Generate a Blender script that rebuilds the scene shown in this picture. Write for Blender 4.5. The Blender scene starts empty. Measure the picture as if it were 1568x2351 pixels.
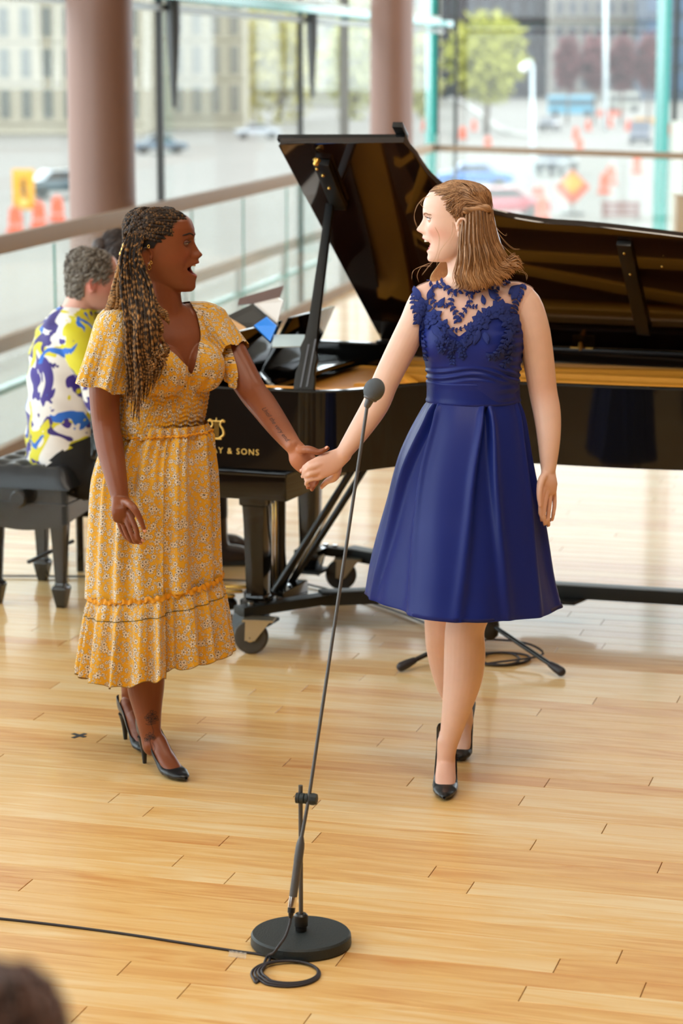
import bpy, bmesh, math, random
import numpy as np
from mathutils import Vector, Matrix, noise
from mathutils.bvhtree import BVHTree
random.seed(7)
R = math.radians
scn = bpy.context.scene
COL = scn.collection
# ---------------------------------------------------------------- camera
H, TH, F, PSI = 2.06, R(10.5), 5551.0, R(15.5)
cam = bpy.data.cameras.new('camera'); cam_o = bpy.data.objects.new('camera', cam); COL.objects.link(cam_o)
cam_o.location = (0, 0, H); cam_o.rotation_euler = (R(90) - TH, 0, 0)
cam.sensor_fit = 'VERTICAL'; cam.sensor_height = 36; cam.sensor_width = 36; cam.lens = F / 2351 * 36
cam.clip_end = 2000; cam.clip_start = .05
cam.dof.use_dof = True; cam.dof.focus_distance = 6.35; cam.dof.aperture_fstop = 3.6
scn.camera = cam_o
# ---------------------------------------------------------------- sky, fill lights, exposure
scn.view_settings.view_transform = 'Standard'; scn.view_settings.look = 'None'
scn.view_settings.exposure = 0.16; scn.view_settings.gamma = 1; scn.view_settings.use_curve_mapping = False
w = bpy.data.worlds.new('sky'); scn.world = w; w.use_nodes = True
bg = w.node_tree.nodes['Background']; bg.inputs['Color'].default_value = (.86, .94, 1, 1); bg.inputs['Strength'].default_value = 4.6
scn.cycles.max_bounces = 8; scn.cycles.transparent_max_bounces = 24; scn.cycles.caustics_reflective = False; scn.cycles.caustics_refractive = False
def area(name, loc, rot, sx, sy, power, col):
    l = bpy.data.lights.new(name, 'AREA'); l.shape = 'RECTANGLE'; l.size = sx; l.size_y = sy; l.energy = power; l.color = col
    o = bpy.data.objects.new(name, l); COL.objects.link(o); o.location = loc; o.rotation_euler = rot; return o
for x, y, pw in ((0.6, 3.6, 95), (2.8, 7.2, 60), (-1.6, 2.2, 75)):
    area('overhead_fill', (x, y, 6.3), (0, 0, 0), 1.6, 1.6, pw, (1, .88, .72))  # added warm fill lights out of view, lifting the interior
# ---------------------------------------------------------------- pixel <-> world helpers
cT, sT = math.cos(TH), math.sin(TH)
def ray(px, py):
    u = (px - 784) / F; v = (1175.5 - py) / F
    return Vector((u, cT + v * sT, -sT + v * cT))
def P(px, py, Y):
    d = ray(px, py); return Vector((0, 0, H)) + d * (Y / d.y)
def FL(px, py, z=0.):
    d = ray(px, py); return Vector((0, 0, H)) + d * ((z - H) / d.z)
def proj(p):
    y = p[1] * cT - (p[2] - H) * sT; v = p[1] * sT + (p[2] - H) * cT
    return 784 + F * p[0] / y, 1175.5 - F * v / y
def projn(a):
    y = a[:, 1] * cT - (a[:, 2] - H) * sT; v = a[:, 1] * sT + (a[:, 2] - H) * cT
    return 784 + F * a[:, 0] / y, 1175.5 - F * v / y
def lin(r, g, b):
    f = lambda c: (c / 255 / 12.92 if c <= 10.3 else ((c / 255 + .055) / 1.055) ** 2.4)
    return (f(r), f(g), f(b), 1)
# ---------------------------------------------------------------- materials
def mat(name, col=(.5, .5, .5, 1), rough=.5, metal=0., spec=.5, coat=0., sheen=0., vary=0., scale=8., bump=0., bscale=200., attr=None, sub=0., trans=0., stretch=None, alpha=1.):
    m = bpy.data.materials.new(name); m.use_nodes = True; nt = m.node_tree; b = nt.nodes['Principled BSDF']; N = nt.nodes.new; L = nt.links.new
    b.inputs['Base Color'].default_value = col; b.inputs['Roughness'].default_value = rough; b.inputs['Metallic'].default_value = metal
    b.inputs['Specular IOR Level'].default_value = spec; b.inputs['Coat Weight'].default_value = coat; b.inputs['Coat Roughness'].default_value = .05
    b.inputs['Sheen Weight'].default_value = sheen; b.inputs['Transmission Weight'].default_value = trans; b.inputs['Alpha'].default_value = alpha
    if sub: b.inputs['Subsurface Weight'].default_value = sub; b.inputs['Subsurface Radius'].default_value = (.012, .005, .003); b.inputs['Subsurface Scale'].default_value = 1
    src = None
    if attr:
        a = N('ShaderNodeAttribute'); a.attribute_name = attr; src = a.outputs['Color']
    tc = N('ShaderNodeTexCoord'); vec = tc.outputs['Object']
    if stretch:
        mp = N('ShaderNodeMapping'); mp.inputs['Scale'].default_value = stretch; L(vec, mp.inputs['Vector']); vec = mp.outputs['Vector']
    if vary:
        n = N('ShaderNodeTexNoise'); n.inputs['Scale'].default_value = scale; n.inputs['Detail'].default_value = 5; L(vec, n.inputs['Vector'])
        mr = N('ShaderNodeMapRange'); mr.inputs['To Min'].default_value = 1 - vary; mr.inputs['To Max'].default_value = 1 + vary; L(n.outputs['Fac'], mr.inputs['Value'])
        mx = N('ShaderNodeMix'); mx.data_type = 'RGBA'; mx.blend_type = 'MULTIPLY'; mx.inputs[0].default_value = 1
        if src: L(src, mx.inputs[6])
        else: mx.inputs[6].default_value = col
        L(mr.outputs['Result'], mx.inputs[7]); src = mx.outputs[2]
    if src: L(src, b.inputs['Base Color'])
    if bump:
        n2 = N('ShaderNodeTexNoise'); n2.inputs['Scale'].default_value = bscale; n2.inputs['Detail'].default_value = 3; L(vec, n2.inputs['Vector'])
        bp = N('ShaderNodeBump'); bp.inputs['Strength'].default_value = bump; bp.inputs['Distance'].default_value = .002; L(n2.outputs['Fac'], bp.inputs['Height']); L(bp.outputs['Normal'], b.inputs['Normal'])
    return m
def glass_mat(name, tint=(.93, .97, .95, 1), extra=0., ecol=(.8, .9, .88, 1)):
    m = bpy.data.materials.new(name); m.use_nodes = True; nt = m.node_tree; N = nt.nodes.new; L = nt.links.new
    nt.nodes.remove(nt.nodes['Principled BSDF']); out = nt.nodes['Material Output']
    t = N('ShaderNodeBsdfTransparent'); t.inputs['Color'].default_value = tint
    g = N('ShaderNodeBsdfGlossy'); g.inputs['Roughness'].default_value = .02
    lw = N('ShaderNodeLayerWeight'); lw.inputs['Blend'].default_value = .5
    pw = N('ShaderNodeMath'); pw.operation = 'POWER'; pw.inputs[1].default_value = 5; L(lw.outputs['Facing'], pw.inputs[0])
    fr = N('ShaderNodeMath'); fr.operation = 'MULTIPLY_ADD'; fr.inputs[1].default_value = .14; fr.inputs[2].default_value = .03; L(pw.outputs[0], fr.inputs[0])
    mx = N('ShaderNodeMixShader'); L(fr.outputs[0], mx.inputs[0]); L(t.outputs[0], mx.inputs[1]); L(g.outputs[0], mx.inputs[2]); res = mx
    if extra:
        d = N('ShaderNodeBsdfDiffuse'); d.inputs['Color'].default_value = ecol
        m2 = N('ShaderNodeMixShader'); m2.inputs[0].default_value = extra; L(mx.outputs[0], m2.inputs[1]); L(d.outputs[0], m2.inputs[2]); res = m2
    L(res.outputs[0], out.inputs['Surface']); return m
# ---------------------------------------------------------------- mesh helpers
class MB:
    def __init__(s): s.v = []; s.f = []
    def add(s, v, f):
        o = len(s.v); s.v += [tuple(p) for p in v]; s.f += [tuple(i + o for i in q) for q in f]; return s
    def hexa(s, c):   # 8 corners: bottom ring 4, top ring 4
        return s.add(c, [(3, 2, 1, 0), (4, 5, 6, 7), (0, 1, 5, 4), (1, 2, 6, 5), (2, 3, 7, 6), (3, 0, 4, 7)])
    def box(s, c, sx, sy, sz, rz=0., M=None):
        pts = []
        for z in (-.5, .5):
            for x, y in ((-.5, -.5), (.5, -.5), (.5, .5), (-.5, .5)):
                p = Vector((x * sx, y * sy, z * sz))
                p = (M @ p) if M else Vector((p.x * math.cos(rz) - p.y * math.sin(rz), p.x * math.sin(rz) + p.y * math.cos(rz), p.z))
                pts.append(p + Vector(c))
        return s.hexa(pts)
    def bar(s, a, b, wd, ht, up=(0, 0, 1)):   # rectangular bar from a to b
        a = Vector(a); b = Vector(b); t = (b - a).normalized(); sd = t.cross(Vector(up))
        if sd.length < 1e-4: sd = Vector((1, 0, 0))
        sd.normalize(); u = sd.cross(t)
        c = [p + sd * i * wd / 2 + u * j * ht / 2 for p in (a, b) for i, j in ((-1, -1), (1, -1), (1, 1), (-1, 1))]
        return s.hexa(c)
    def prism(s, poly, z0, z1, M=None):
        n = len(poly); pts = [Vector((x, y, z)) for z in (z0, z1) for x, y in poly]
        if M: pts = [M @ p for p in pts]
        return s.add(pts, [tuple(range(n - 1, -1, -1)), tuple(range(n, 2 * n))] + [(i, (i + 1) % n, n + (i + 1) % n, n + i) for i in range(n)])
    def tube(s, pts, rad, n=12, res=0, cap=True, ref=None):
        pts = [Vector(p) for p in pts]
        if not isinstance(rad, (list, tuple)): rad = [rad] * len(pts)
        rad = [r if isinstance(r, (tuple, list)) else (r, r) for r in rad]
        if res:
            pts, rad = spline(pts, rad, res)
        m = len(pts); T = []
        for i in range(m):
            t = pts[min(i + 1, m - 1)] - pts[max(i - 1, 0)]; T.append(t.normalized() if t.length > 1e-9 else Vector((0, 0, 1)))
        u = Vector(ref) if ref else (Vector((0, 0, 1)) if abs(T[0].z) < .9 else Vector((1, 0, 0)))
        rings = []
        def ring(c, t, ra, rb):
            nonlocal u
            u = (u - t * u.dot(t));
            if u.length < 1e-6: u = t.orthogonal()
            u.normalize(); w_ = t.cross(u)
            return [c + u * math.cos(a) * ra + w_ * math.sin(a) * rb for a in [2 * math.pi * k / n for k in range(n)]]
        if cap == 'round':
            for k in range(3):
                an = math.pi / 2 * (1 - (k + .35) / 3.35); rr = math.cos(an)
                rings.append(ring(pts[0] - T[0] * math.sin(an) * min(rad[0]), T[0], rad[0][0] * rr, rad[0][1] * rr))
        for i in range(m): rings.append(ring(pts[i], T[i], *rad[i]))
        if cap == 'round':
            for k in range(3):
                an = math.pi / 2 * (k + 1) / 3.35; rr = math.cos(an)
                rings.append(ring(pts[-1] + T[-1] * math.sin(an) * min(rad[-1]), T[-1], rad[-1][0] * rr, rad[-1][1] * rr))
        return s.rings(rings, cap)
    def rings(s, rings, cap=True, closed=True):
        n = len(rings[0]); v = [p for r in rings for p in r]; f = []
        for i in range(len(rings) - 1):
            for k in range(n if closed else n - 1):
                a = i * n + k; b = i * n + (k + 1) % n; f.append((a, b, b + n, a + n))
        if cap: f.append(tuple(range(n - 1, -1, -1))); f.append(tuple(range(len(v) - n, len(v))))
        return s.add(v, f)
    def lathe(s, prof, c=(0, 0, 0), n=32, M=None, cap=True):   # prof: (r, z)
        c = Vector(c); rr = []
        for r, z in prof:
            ring = [Vector((r * math.cos(2 * math.pi * k / n), r * math.sin(2 * math.pi * k / n), z)) for k in range(n)]
            rr.append([((M @ p) if M else p) + c for p in ring])
        return s.rings(rr, cap)
    def ball(s, c, ax, n=20, m=12):
        c = Vector(c); ax = [Vector(a) for a in ax]; rr = []
        for i in range(m):
            t = math.pi * (i + .5) / m
            rr.append([c - ax[2] * math.cos(t) + (ax[0] * math.cos(2 * math.pi * k / n) + ax[1] * math.sin(2 * math.pi * k / n)) * math.sin(t) for k in range(n)])
        return s.rings(rr, True)
    def mesh(s, name):
        me = bpy.data.meshes.new(name); me.from_pydata(s.v, [], s.f); return me
    def build(s, name, m, parent=None, smooth=False, sharp=None, bevel=0., recalc=True):
        me = s.mesh(name)
        if recalc or bevel:
            bm = bmesh.new(); bm.from_mesh(me)
            if bevel: bmesh.ops.bevel(bm, geom=[e for e in bm.edges if len(e.link_faces) == 2 and e.calc_face_angle(0) > .5], offset=bevel, segments=2, profile=.7, affect='EDGES', clamp_overlap=True)
            bmesh.ops.recalc_face_normals(bm, faces=bm.faces); bm.to_mesh(me); bm.free()
        o = bpy.data.objects.new(name, me); COL.objects.link(o)
        if m: me.materials.append(m)
        if parent: o.parent = parent
        if smooth or bevel:
            me.shade_smooth()
            if sharp is not None or bevel: me.set_sharp_from_angle(angle=R(sharp or 35))
        return o
def spline(pts, rad, res):
    op, orr = [], []; n = len(pts)
    for i in range(n - 1):
        p0, p1, p2, p3 = pts[max(i - 1, 0)], pts[i], pts[i + 1], pts[min(i + 2, n - 1)]
        r0, r1, r2, r3 = rad[max(i - 1, 0)], rad[i], rad[i + 1], rad[min(i + 2, n - 1)]
        for k in range(res):
            t = k / res; a, b, c, d = -.5*t+t*t-.5*t**3, 1-2.5*t*t+1.5*t**3, .5*t+2*t*t-1.5*t**3, -.5*t*t+.5*t**3
            op.append(p0*a+p1*b+p2*c+p3*d); orr.append(tuple(max(1e-4, r0[j]*a+r1[j]*b+r2[j]*c+r3[j]*d) for j in range(2)))
    op.append(pts[-1]); orr.append(rad[-1]); return op, orr
def tag(o, label=None, cat=None, group=None, kind=None):
    if label: o['label'] = label
    if cat: o['category'] = cat
    if group: o['group'] = group
    if kind: o['kind'] = kind
    return o
def empty(name, loc=(0, 0, 0), label=None, cat=None, group=None):
    o = bpy.data.objects.new(name, None); COL.objects.link(o); o.location = loc; o.empty_display_size = .05
    bpy.context.view_layer.update(); return tag(o, label, cat, group)
def adopt(root, *obs):      # parent world-space meshes under an Empty without moving them
    for o in obs:
        o.parent = root; o.matrix_parent_inverse = Matrix.Translation(-Vector(root.location))
    return obs[0] if obs else None
def copy_tree(o, off, label=None):
    c = o.copy(); COL.objects.link(c); c.location = Vector(o.location) + Vector(off)
    if label: c['label'] = label
    for ch in list(o.children):
        d = ch.copy(); COL.objects.link(d); d.parent = c
        d.matrix_parent_inverse = Matrix.Translation(-Vector(c.location) + Vector(off))
        if ch.parent: d.matrix_parent_inverse = ch.matrix_parent_inverse.copy()
        for g in list(ch.children):
            e = g.copy(); COL.objects.link(e); e.parent = d
    return c
def facecol(me, cols, name='tone'):    # per-corner colour attribute from per-face colours
    a = me.color_attributes.new(name, 'FLOAT_COLOR', 'CORNER'); out = np.empty((len(me.loops), 4), np.float32)
    for p, c in zip(me.polygons, cols): out[p.loop_start:p.loop_start + p.loop_total] = c
    a.data.foreach_set('color', out.ravel())
def vertcol(me, cols, name='tone'):
    a = me.color_attributes.new(name, 'FLOAT_COLOR', 'POINT'); c = np.ones((len(me.vertices), 4), np.float32); c[:, :3] = np.asarray(cols)[:, :3]
    a.data.foreach_set('color', c.ravel())
# ================================================================ the room
M_white = mat('white_paint', lin(225, 220, 210), .7, vary=.04)
M_wallwood = mat('wall_wood', lin(124, 90, 58), .5, vary=.18, scale=3, stretch=(1, 1, 14))
M_gap = mat('floor_gap', lin(88, 60, 34), .8, vary=.2)
def wood_floor():
    m = bpy.data.materials.new('maple_floor'); m.use_nodes = True; nt = m.node_tree; N = nt.nodes.new; L = nt.links.new; b = nt.nodes['Principled BSDF']
    tc = N('ShaderNodeTexCoord'); at = N('ShaderNodeAttribute'); at.attribute_name = 'tone'; sep = N('ShaderNodeSeparateColor'); L(at.outputs['Color'], sep.inputs[0])
    mul = N('ShaderNodeVectorMath'); mul.operation = 'SCALE'; mul.inputs[3].default_value = 37; L(at.outputs['Color'], mul.inputs[0])
    add = N('ShaderNodeVectorMath'); L(tc.outputs['Object'], add.inputs[0]); L(mul.outputs[0], add.inputs[1])
    mp = N('ShaderNodeMapping'); mp.inputs['Scale'].default_value = (1.7, 17, 1); L(add.outputs[0], mp.inputs['Vector'])
    n1 = N('ShaderNodeTexNoise'); n1.inputs['Scale'].default_value = 1.0; n1.inputs['Detail'].default_value = 6; n1.inputs['Distortion'].default_value = 2.2; L(mp.outputs[0], n1.inputs['Vector'])
    mp2 = N('ShaderNodeMapping'); mp2.inputs['Scale'].default_value = (5, 120, 1); L(add.outputs[0], mp2.inputs['Vector'])
    n2 = N('ShaderNodeTexNoise'); n2.inputs['Scale'].default_value = 1; n2.inputs['Detail'].default_value = 3; L(mp2.outputs[0], n2.inputs['Vector'])
    rp = N('ShaderNodeValToRGB'); e = rp.color_ramp.elements
    e[0].position = .05; e[0].color = lin(239, 211, 160); e[1].position = .95; e[1].color = lin(212, 150, 80)
    x = e.new(.5); x.color = lin(231, 187, 118)
    # tone + figure -> ramp
    ma = N('ShaderNodeMath'); ma.operation = 'MULTIPLY_ADD'; ma.inputs[1].default_value = 1.35; L(n1.outputs['Fac'], ma.inputs[0])
    ms = N('ShaderNodeMath'); ms.operation = 'MULTIPLY_ADD'; ms.inputs[1].default_value = .54; ms.inputs[2].default_value = -.46; L(sep.outputs[0], ms.inputs[0]); L(ms.outputs[0], ma.inputs[2])
    mb = N('ShaderNodeMath'); mb.operation = 'MULTIPLY_ADD'; mb.inputs[1].default_value = .22; L(n2.outputs['Fac'], mb.inputs[0]); L(ma.outputs[0], mb.inputs[2])
    mc = N('ShaderNodeMath'); mc.operation = 'ADD'; mc.inputs[1].default_value = -.11; L(mb.outputs[0], mc.inputs[0]); L(mc.outputs[0], rp.inputs[0])
    L(rp.outputs[0], b.inputs['Base Color']); b.inputs['Roughness'].default_value = .4; b.inputs['Specular IOR Level'].default_value = .3
    b.inputs['Coat Weight'].default_value = .24; b.inputs['Coat Roughness'].default_value = .08
    bp = N('ShaderNodeBump'); bp.inputs['Strength'].default_value = .12; bp.inputs['Distance'].default_value = .001; L(n2.outputs['Fac'], bp.inputs['Height']); L(bp.outputs[0], b.inputs['Normal'])
    return m
M_floor = wood_floor()
# the floor ends at the rail; beyond it a stair well runs along the glass
RC = Vector((1.02, 27.4, 0)); RD = Vector((.186, .983, 0)).normalized(); RR = Vector((.707, -.707, 0))
def rail_pt(t): return RC - RD * t          # t metres back towards the camera along the left rail
floor_poly = [rail_pt(-.15), rail_pt(34.5), Vector((8.5, -6.5, 0)), Vector((8.5, 19.92, 0))]
fm = MB().prism([(p.x, p.y) for p in floor_poly], -.35, -.012)
floor = tag(fm.build('floor', M_gap), kind='structure')
PW = .095; cP, sP = math.cos(PSI), math.sin(PSI)
def fl2w(u, v): return Vector((u * cP + v * sP, -u * sP + v * cP, 0))     # plank axes -> world
def inside(p):
    n = len(floor_poly); s = 0
    for i in range(n):
        a, b = floor_poly[i], floor_poly[(i + 1) % n]; s += 1 if (b.x - a.x) * (p.y - a.y) - (b.y - a.y) * (p.x - a.x) > 0 else -1
    return abs(s) == n
planks = []; rnd = random.Random(11)
for j in range(-75, 300):
    u = -12 + rnd.random() * 1.5
    while u < 10:
        ln = rnd.choice((.75, 1.0, 1.2, 1.5, 1.8)) * rnd.uniform(.9, 1.1); u0, u1 = u, u + ln; u += ln; vj = (j + .5) * PW
        if not inside(fl2w(u0, vj)) and not inside(fl2w(u1, vj)): continue
        while not inside(fl2w(u0, vj)) and u0 < u1: u0 += .01
        while not inside(fl2w(u1, vj)) and u0 < u1: u1 -= .01
        ln = u1 - u0; uc = (u0 + u1) / 2; c = fl2w(uc, vj)
        if ln > .04:
            x, y = proj(c) if c.y > 1 else (9999, 9999); half = ln * 5551 / max(c.y, .5) / 2
            vis = c.y > 4 and -half - 60 < x < 1568 + half + 60 and 1060 < y < 2420
            planks.append((0 if vis else 1, c.y, uc, vj, ln, rnd.random()))
planks.sort()
def plank_geo(mb, ox, oy, ln, t, gx=.0011, gy=.0005):
    a, b = ln / 2 - gx, PW / 2 - gy; c = .0009
    v = [(-a, -b, -.014), (a, -b, -.014), (a, b, -.014), (-a, b, -.014), (-a, -b, -c), (a, -b, -c), (a, b, -c), (-a, b, -c),
         (-a + c, -b + c, 0), (a - c, -b + c, 0), (a - c, b - c, 0), (-a + c, b - c, 0)]
    v = [(x + ox, y + oy, z) for x, y, z in v]
    mb.add(v, [(8, 9, 10, 11)] + [(i, (i + 1) % 4, 4 + (i + 1) % 4, 4 + i) for i in range(4)] + [(4 + i, 4 + (i + 1) % 4, 8 + (i + 1) % 4, 8 + i) for i in range(4)])
tone_of = lambda t: (t, (t * 7.3) % 1, (t * 13.7) % 1, 1)
stuff = MB(); stones = []; k = 0
for vis, y, uc, vc, ln, t in planks:
    if vis == 0 and k < 298:
        k += 1; mb = MB(); plank_geo(mb, 0, 0, ln, t); me = mb.mesh('plank'); facecol(me, [tone_of(t)] * 9); me.materials.append(M_floor)
        o = bpy.data.objects.new('plank', me); COL.objects.link(o); o.location = fl2w(uc, vc); o.rotation_euler = (0, 0, -PSI); o.parent = floor
    else:
        plank_geo(stuff, uc, vc, ln, t); stones += [tone_of(t)] * 9
o = stuff.build('plank_field', M_floor, floor, recalc=False); facecol(o.data, stones); o.rotation_euler = (0, 0, -PSI); o['kind'] = 'stuff'
print('planks', k, len(planks))
# ceiling, solid walls behind and beside the camera (never in the frame, they bounce warm light)
tag(MB().box((1.2, 10, 7.2), 19, 52, .3).build('ceiling', mat('ceiling_paint', lin(176, 164, 150), .8, vary=.04)), kind='structure')
tag(MB().box((1, -6.7, 3), 18, .3, 8.4).build('wall_back', M_wallwood), kind='structure')
tag(MB().box((8.65, 6.8, 3), .3, 27.5, 8.4).build('wall_right', M_wallwood), kind='structure')
a, b = Vector((-5.65, -.85, 3)), Vector((-6.8, -6.6, 3))
tag(MB().bar(a, b, .25, 8.4).build('wall_left', M_wallwood), kind='structure')
M_steel = mat('grey_steel', lin(120, 118, 112), .4, .3, vary=.05); M_dark = mat('dark_steel', lin(52, 52, 50), .5, vary=.1)
M_teal = mat('teal_glass_edge', lin(44, 138, 128), .25, 0, .5, vary=.06, scale=3)
M_glass = glass_mat('window_glass', (.96, .975, .968, 1)); M_bglass = glass_mat('balustrade_glass', (.965, .98, .972, 1), .04, (.9, .93, .91, 1))
M_rail = mat('rail_metal', lin(146, 122, 98), .6, 0, .25, vary=.04)
M_col = mat('column_paint', lin(122, 88, 73), .5, vary=.05, scale=2)
# glass curtain walls
GC = Vector((1.32, 34, 0)); GD = Vector((-3.52, -18, 0)).normalized(); GR = Vector((1, -1, 0)).normalized()
def gl(t): return GC + GD * t
wl = empty('window_1', GC); tag(wl, kind='structure')
ts = [0]
def t_for(px):      # distance along the left glass at which a pixel column meets it
    u = (px - 784) / F * (cT + .06); return (GC.x - u * GC.y) / (u * GD.y - GD.x)
ts = [0, t_for(790), t_for(695), t_for(390), t_for(200), t_for(-40), 24, 28, 32, 35.4]
for i in range(len(ts) - 1):
    a, b = gl(ts[i] + .02), gl(ts[i + 1] - .02)
    for z0, z1 in ((-5.0, 2.54), (2.66, 7.05)):
        q = MB().hexa([Vector((p.x, p.y, z)) + n for z in (z0, z1) for p, n in ((a, Vector()), (b, Vector()), (b, Vector((-.02, 0, 0))), (a, Vector((-.02, 0, 0))))]).build('pane', M_glass)
        adopt(wl, q)
for i, t in enumerate(ts):
    p = gl(t); wd = (.10 if i == 1 else .055)
    adopt(wl, MB().box((p.x, p.y, 1), wd, .12, 12).build('mullion', M_steel if i == 1 else M_dark))
    if i in (2, 3, 4):   # tapered spider arm hanging from the transom
        q = p + Vector((.12, -.1, 0)); m = MB().tube([(q.x, q.y, 2.62), (q.x, q.y, 2.3), (q.x, q.y, 1.72)], [.06, .055, .018], 10); adopt(wl, m.build('spider_arm', M_dark, smooth=True, sharp=40))
for dz, mm, nm, hh, off in ((2.60, M_teal, 'glass_beam', .075, .10), (2.66, M_white, 'transom', .07, 0), (2.50, M_steel, 'transom', .05, .04)):
    a, b = gl(0), gl(35.4); n = Vector((.98, -.19, 0)) * off
    adopt(wl, MB().bar(a + n + Vector((0, 0, dz)), b + n + Vector((0, 0, dz)), .24 if mm == M_teal else .1, hh).build(nm, mm))
wr = empty('window_2', GC + GR * .4); tag(wr, kind='structure')
def gr(t): return GC + GR * t
rs = [0, .42, 4.0, 8, 11]
for i in range(len(rs) - 1):
    a, b = gr(rs[i] + .03), gr(rs[i + 1] - .03); n = Vector((.015, .015, 0))
    adopt(wr, MB().hexa([Vector((p.x, p.y, z)) + m for z in (-5, 7.05) for p, m in ((a, Vector()), (b, Vector()), (b, n), (a, n))]).build('pane', M_glass))
for i, t in enumerate(rs):
    p = gr(t) + Vector((-.05, -.05, 0))
    if i in (0, 2): adopt(wr, MB().box((p.x - .04, p.y - .1, 1), .075, .34, 12, R(10)).build('glass_fin', M_teal))
    p2 = p + Vector((.13 if i == 2 else 0, 0, 0))
    if i: adopt(wr, MB().box((p2.x, p2.y, 1), .05, .09, 12).build('mullion', M_dark))
adopt(wr, MB().bar(gr(0) + Vector((-.05, -.1, -2.2)), gr(0) + Vector((-.05, -.1, 1.1)), .12, .1).build('post_cap', M_white), MB().bar(gr(4) + Vector((.1, -.12, -2.2)), gr(4) + Vector((.1, -.12, 1.35)), .14, .1).build('post_cap', M_white))
# columns
for nm, c, lab in (('c', P(240, 700, 16.0), 'nearer mauve round column at the left behind the handrail'), ('c', P(897, 700, 25.6), 'farther mauve round column behind the open piano lid')):
    r = .218 if c.x < 0 else .225
    cr = empty('column', (c.x, c.y, -5), lab, 'column', 'round columns along the glass')
    adopt(cr, MB().lathe([(r, -5), (r, 7.04)], (c.x, c.y, 0), 48).build('shaft', M_col, smooth=True, sharp=40),
          MB().lathe([(r + .06, -5.02), (r + .06, -4.9), (r + .01, -4.86)], (c.x, c.y, 0), 48).build('plinth', M_col, smooth=True, sharp=40))
# balustrades: beige flat top rail over frameless glass
RZ = 1.135
b1 = empty('balustrade', rail_pt(0), 'long glass balustrade with beige handrail running back along the left side', 'balustrade')
adopt(b1, MB().bar(rail_pt(-.02) + Vector((0, 0, RZ)), rail_pt(34) + Vector((0, 0, RZ)), .055, .095).build('handrail', M_rail, bevel=.008))
t = .1
while t < 21.5:
    a, b = rail_pt(t), rail_pt(t + 1.53); n = Vector((.014, 0, 0))
    adopt(b1, MB().hexa([Vector((p.x, p.y, z)) + m for z in (-.25, RZ - .05) for p, m in ((a, Vector()), (b, Vector()), (b, n), (a, n))]).build('glass_panel', M_bglass))
    for dz in (.1,):
        adopt(b1, MB().bar(Vector((b.x, b.y, -.2)), Vector((b.x, b.y, RZ - .06)), .012, .012).build('panel_edge', M_teal))
    t += 1.56
q0, q1 = rail_pt(t + .05), rail_pt(34)
tag(MB().bar(Vector((q0.x, q0.y, .42)), Vector((q1.x, q1.y, .42)), .1, 1.33).build('added_parapet', M_wallwood), kind='structure')  # added low wall out of view, keeps bright outdoors out of the piano's reflection
adopt(b1, MB().bar(rail_pt(0) + Vector((0, 0, .03)), rail_pt(t) + Vector((0, 0, .03)), .05, .1).build('base_channel', M_rail))
b2 = empty('balustrade', RC + RR, 'short glass balustrade with beige handrail crossing behind the lid at the right', 'balustrade')
def rrp(t): return RC + RR * t
adopt(b2, MB().bar(rrp(0) + Vector((0, 0, RZ)), rrp(10.5) + Vector((0, 0, RZ)), .055, .065).build('handrail', M_rail, bevel=.008))
for i in range(6):
    a, b = rrp(i * 1.75 + .02), rrp(i * 1.75 + 1.71); n = Vector((.01, .01, 0))
    adopt(b2, MB().hexa([Vector((p.x, p.y, z)) + m for z in (-.25, RZ - .05) for p, m in ((a, Vector()), (b, Vector()), (b, n), (a, n))]).build('glass_panel', M_bglass))
# lower landing with its own handrail in the well beyond the left rail
st = empty('landing', rail_pt(12) + Vector((-.7, 0, -1)), 'pale lower landing with its own handrail beyond the left balustrade', 'landing')
n = Vector((-.983, .186, 0))
def sp(t, off, z): return rail_pt(t) + n * off + Vector((0, 0, z))
M_stone = mat('pale_stone', lin(196, 190, 178), .6, vary=.05)
def well(name, m, t0, t1, o0, o1, z0, z1, dz=0.):
    return adopt(st, MB().hexa([sp(t, o, z + (dz if t == t1 else 0)) for z in (z0, z1) for t, o in ((t0, o0), (t0, o1), (t1, o1), (t1, o0))]).build(name, m))
well('slab', M_stone, .5, 27, .12, 1.08, -1.05, -.85); well('handrail', M_rail, 1, 27, 1.0, 1.06, .19, .29, .03); well('glass_panel', M_bglass, 1, 27, 1.02, 1.035, -.85, .15)
well('edge_strip', M_teal, 1, 27, .98, 1.05, -.06, -.02); well('fascia', M_stone, .5, 27, .10, .13, -.6, -.3)
for i in range(13): well('baluster', M_steel, 1.2 + 2 * i, 1.25 + 2 * i, 1.0, 1.05, -.85, .19)
lob = tag(MB().prism([(-8, -7), (8.5, -7), (8.5, 26), (1.2, 33.8)], -5.05, -4.95).build('floor_lobby', M_stone), kind='structure')
# beige cabinet against the far glass, at the right edge of the frame
c = P(1562, 490, 24.2)
cab = empty('cabinet', (c.x + .08, c.y, 0), 'beige box cabinet at the right edge by the glass', 'cabinet')
M_beige = mat('beige_laminate', lin(186, 170, 148), .5, vary=.05)
zt = P(1562, 447, 24.2).z
adopt(cab, MB().box((c.x + .08, c.y, zt / 2), .27, .3, zt - .02).build('body', M_beige, bevel=.006), MB().box((c.x + .08, c.y, zt - .005), .3, .33, .02).build('top', M_beige, bevel=.004),
      MB().box((c.x + .08, c.y - .153, zt / 2), .24, .012, zt - .1).build('door', M_beige, bevel=.004))
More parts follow.
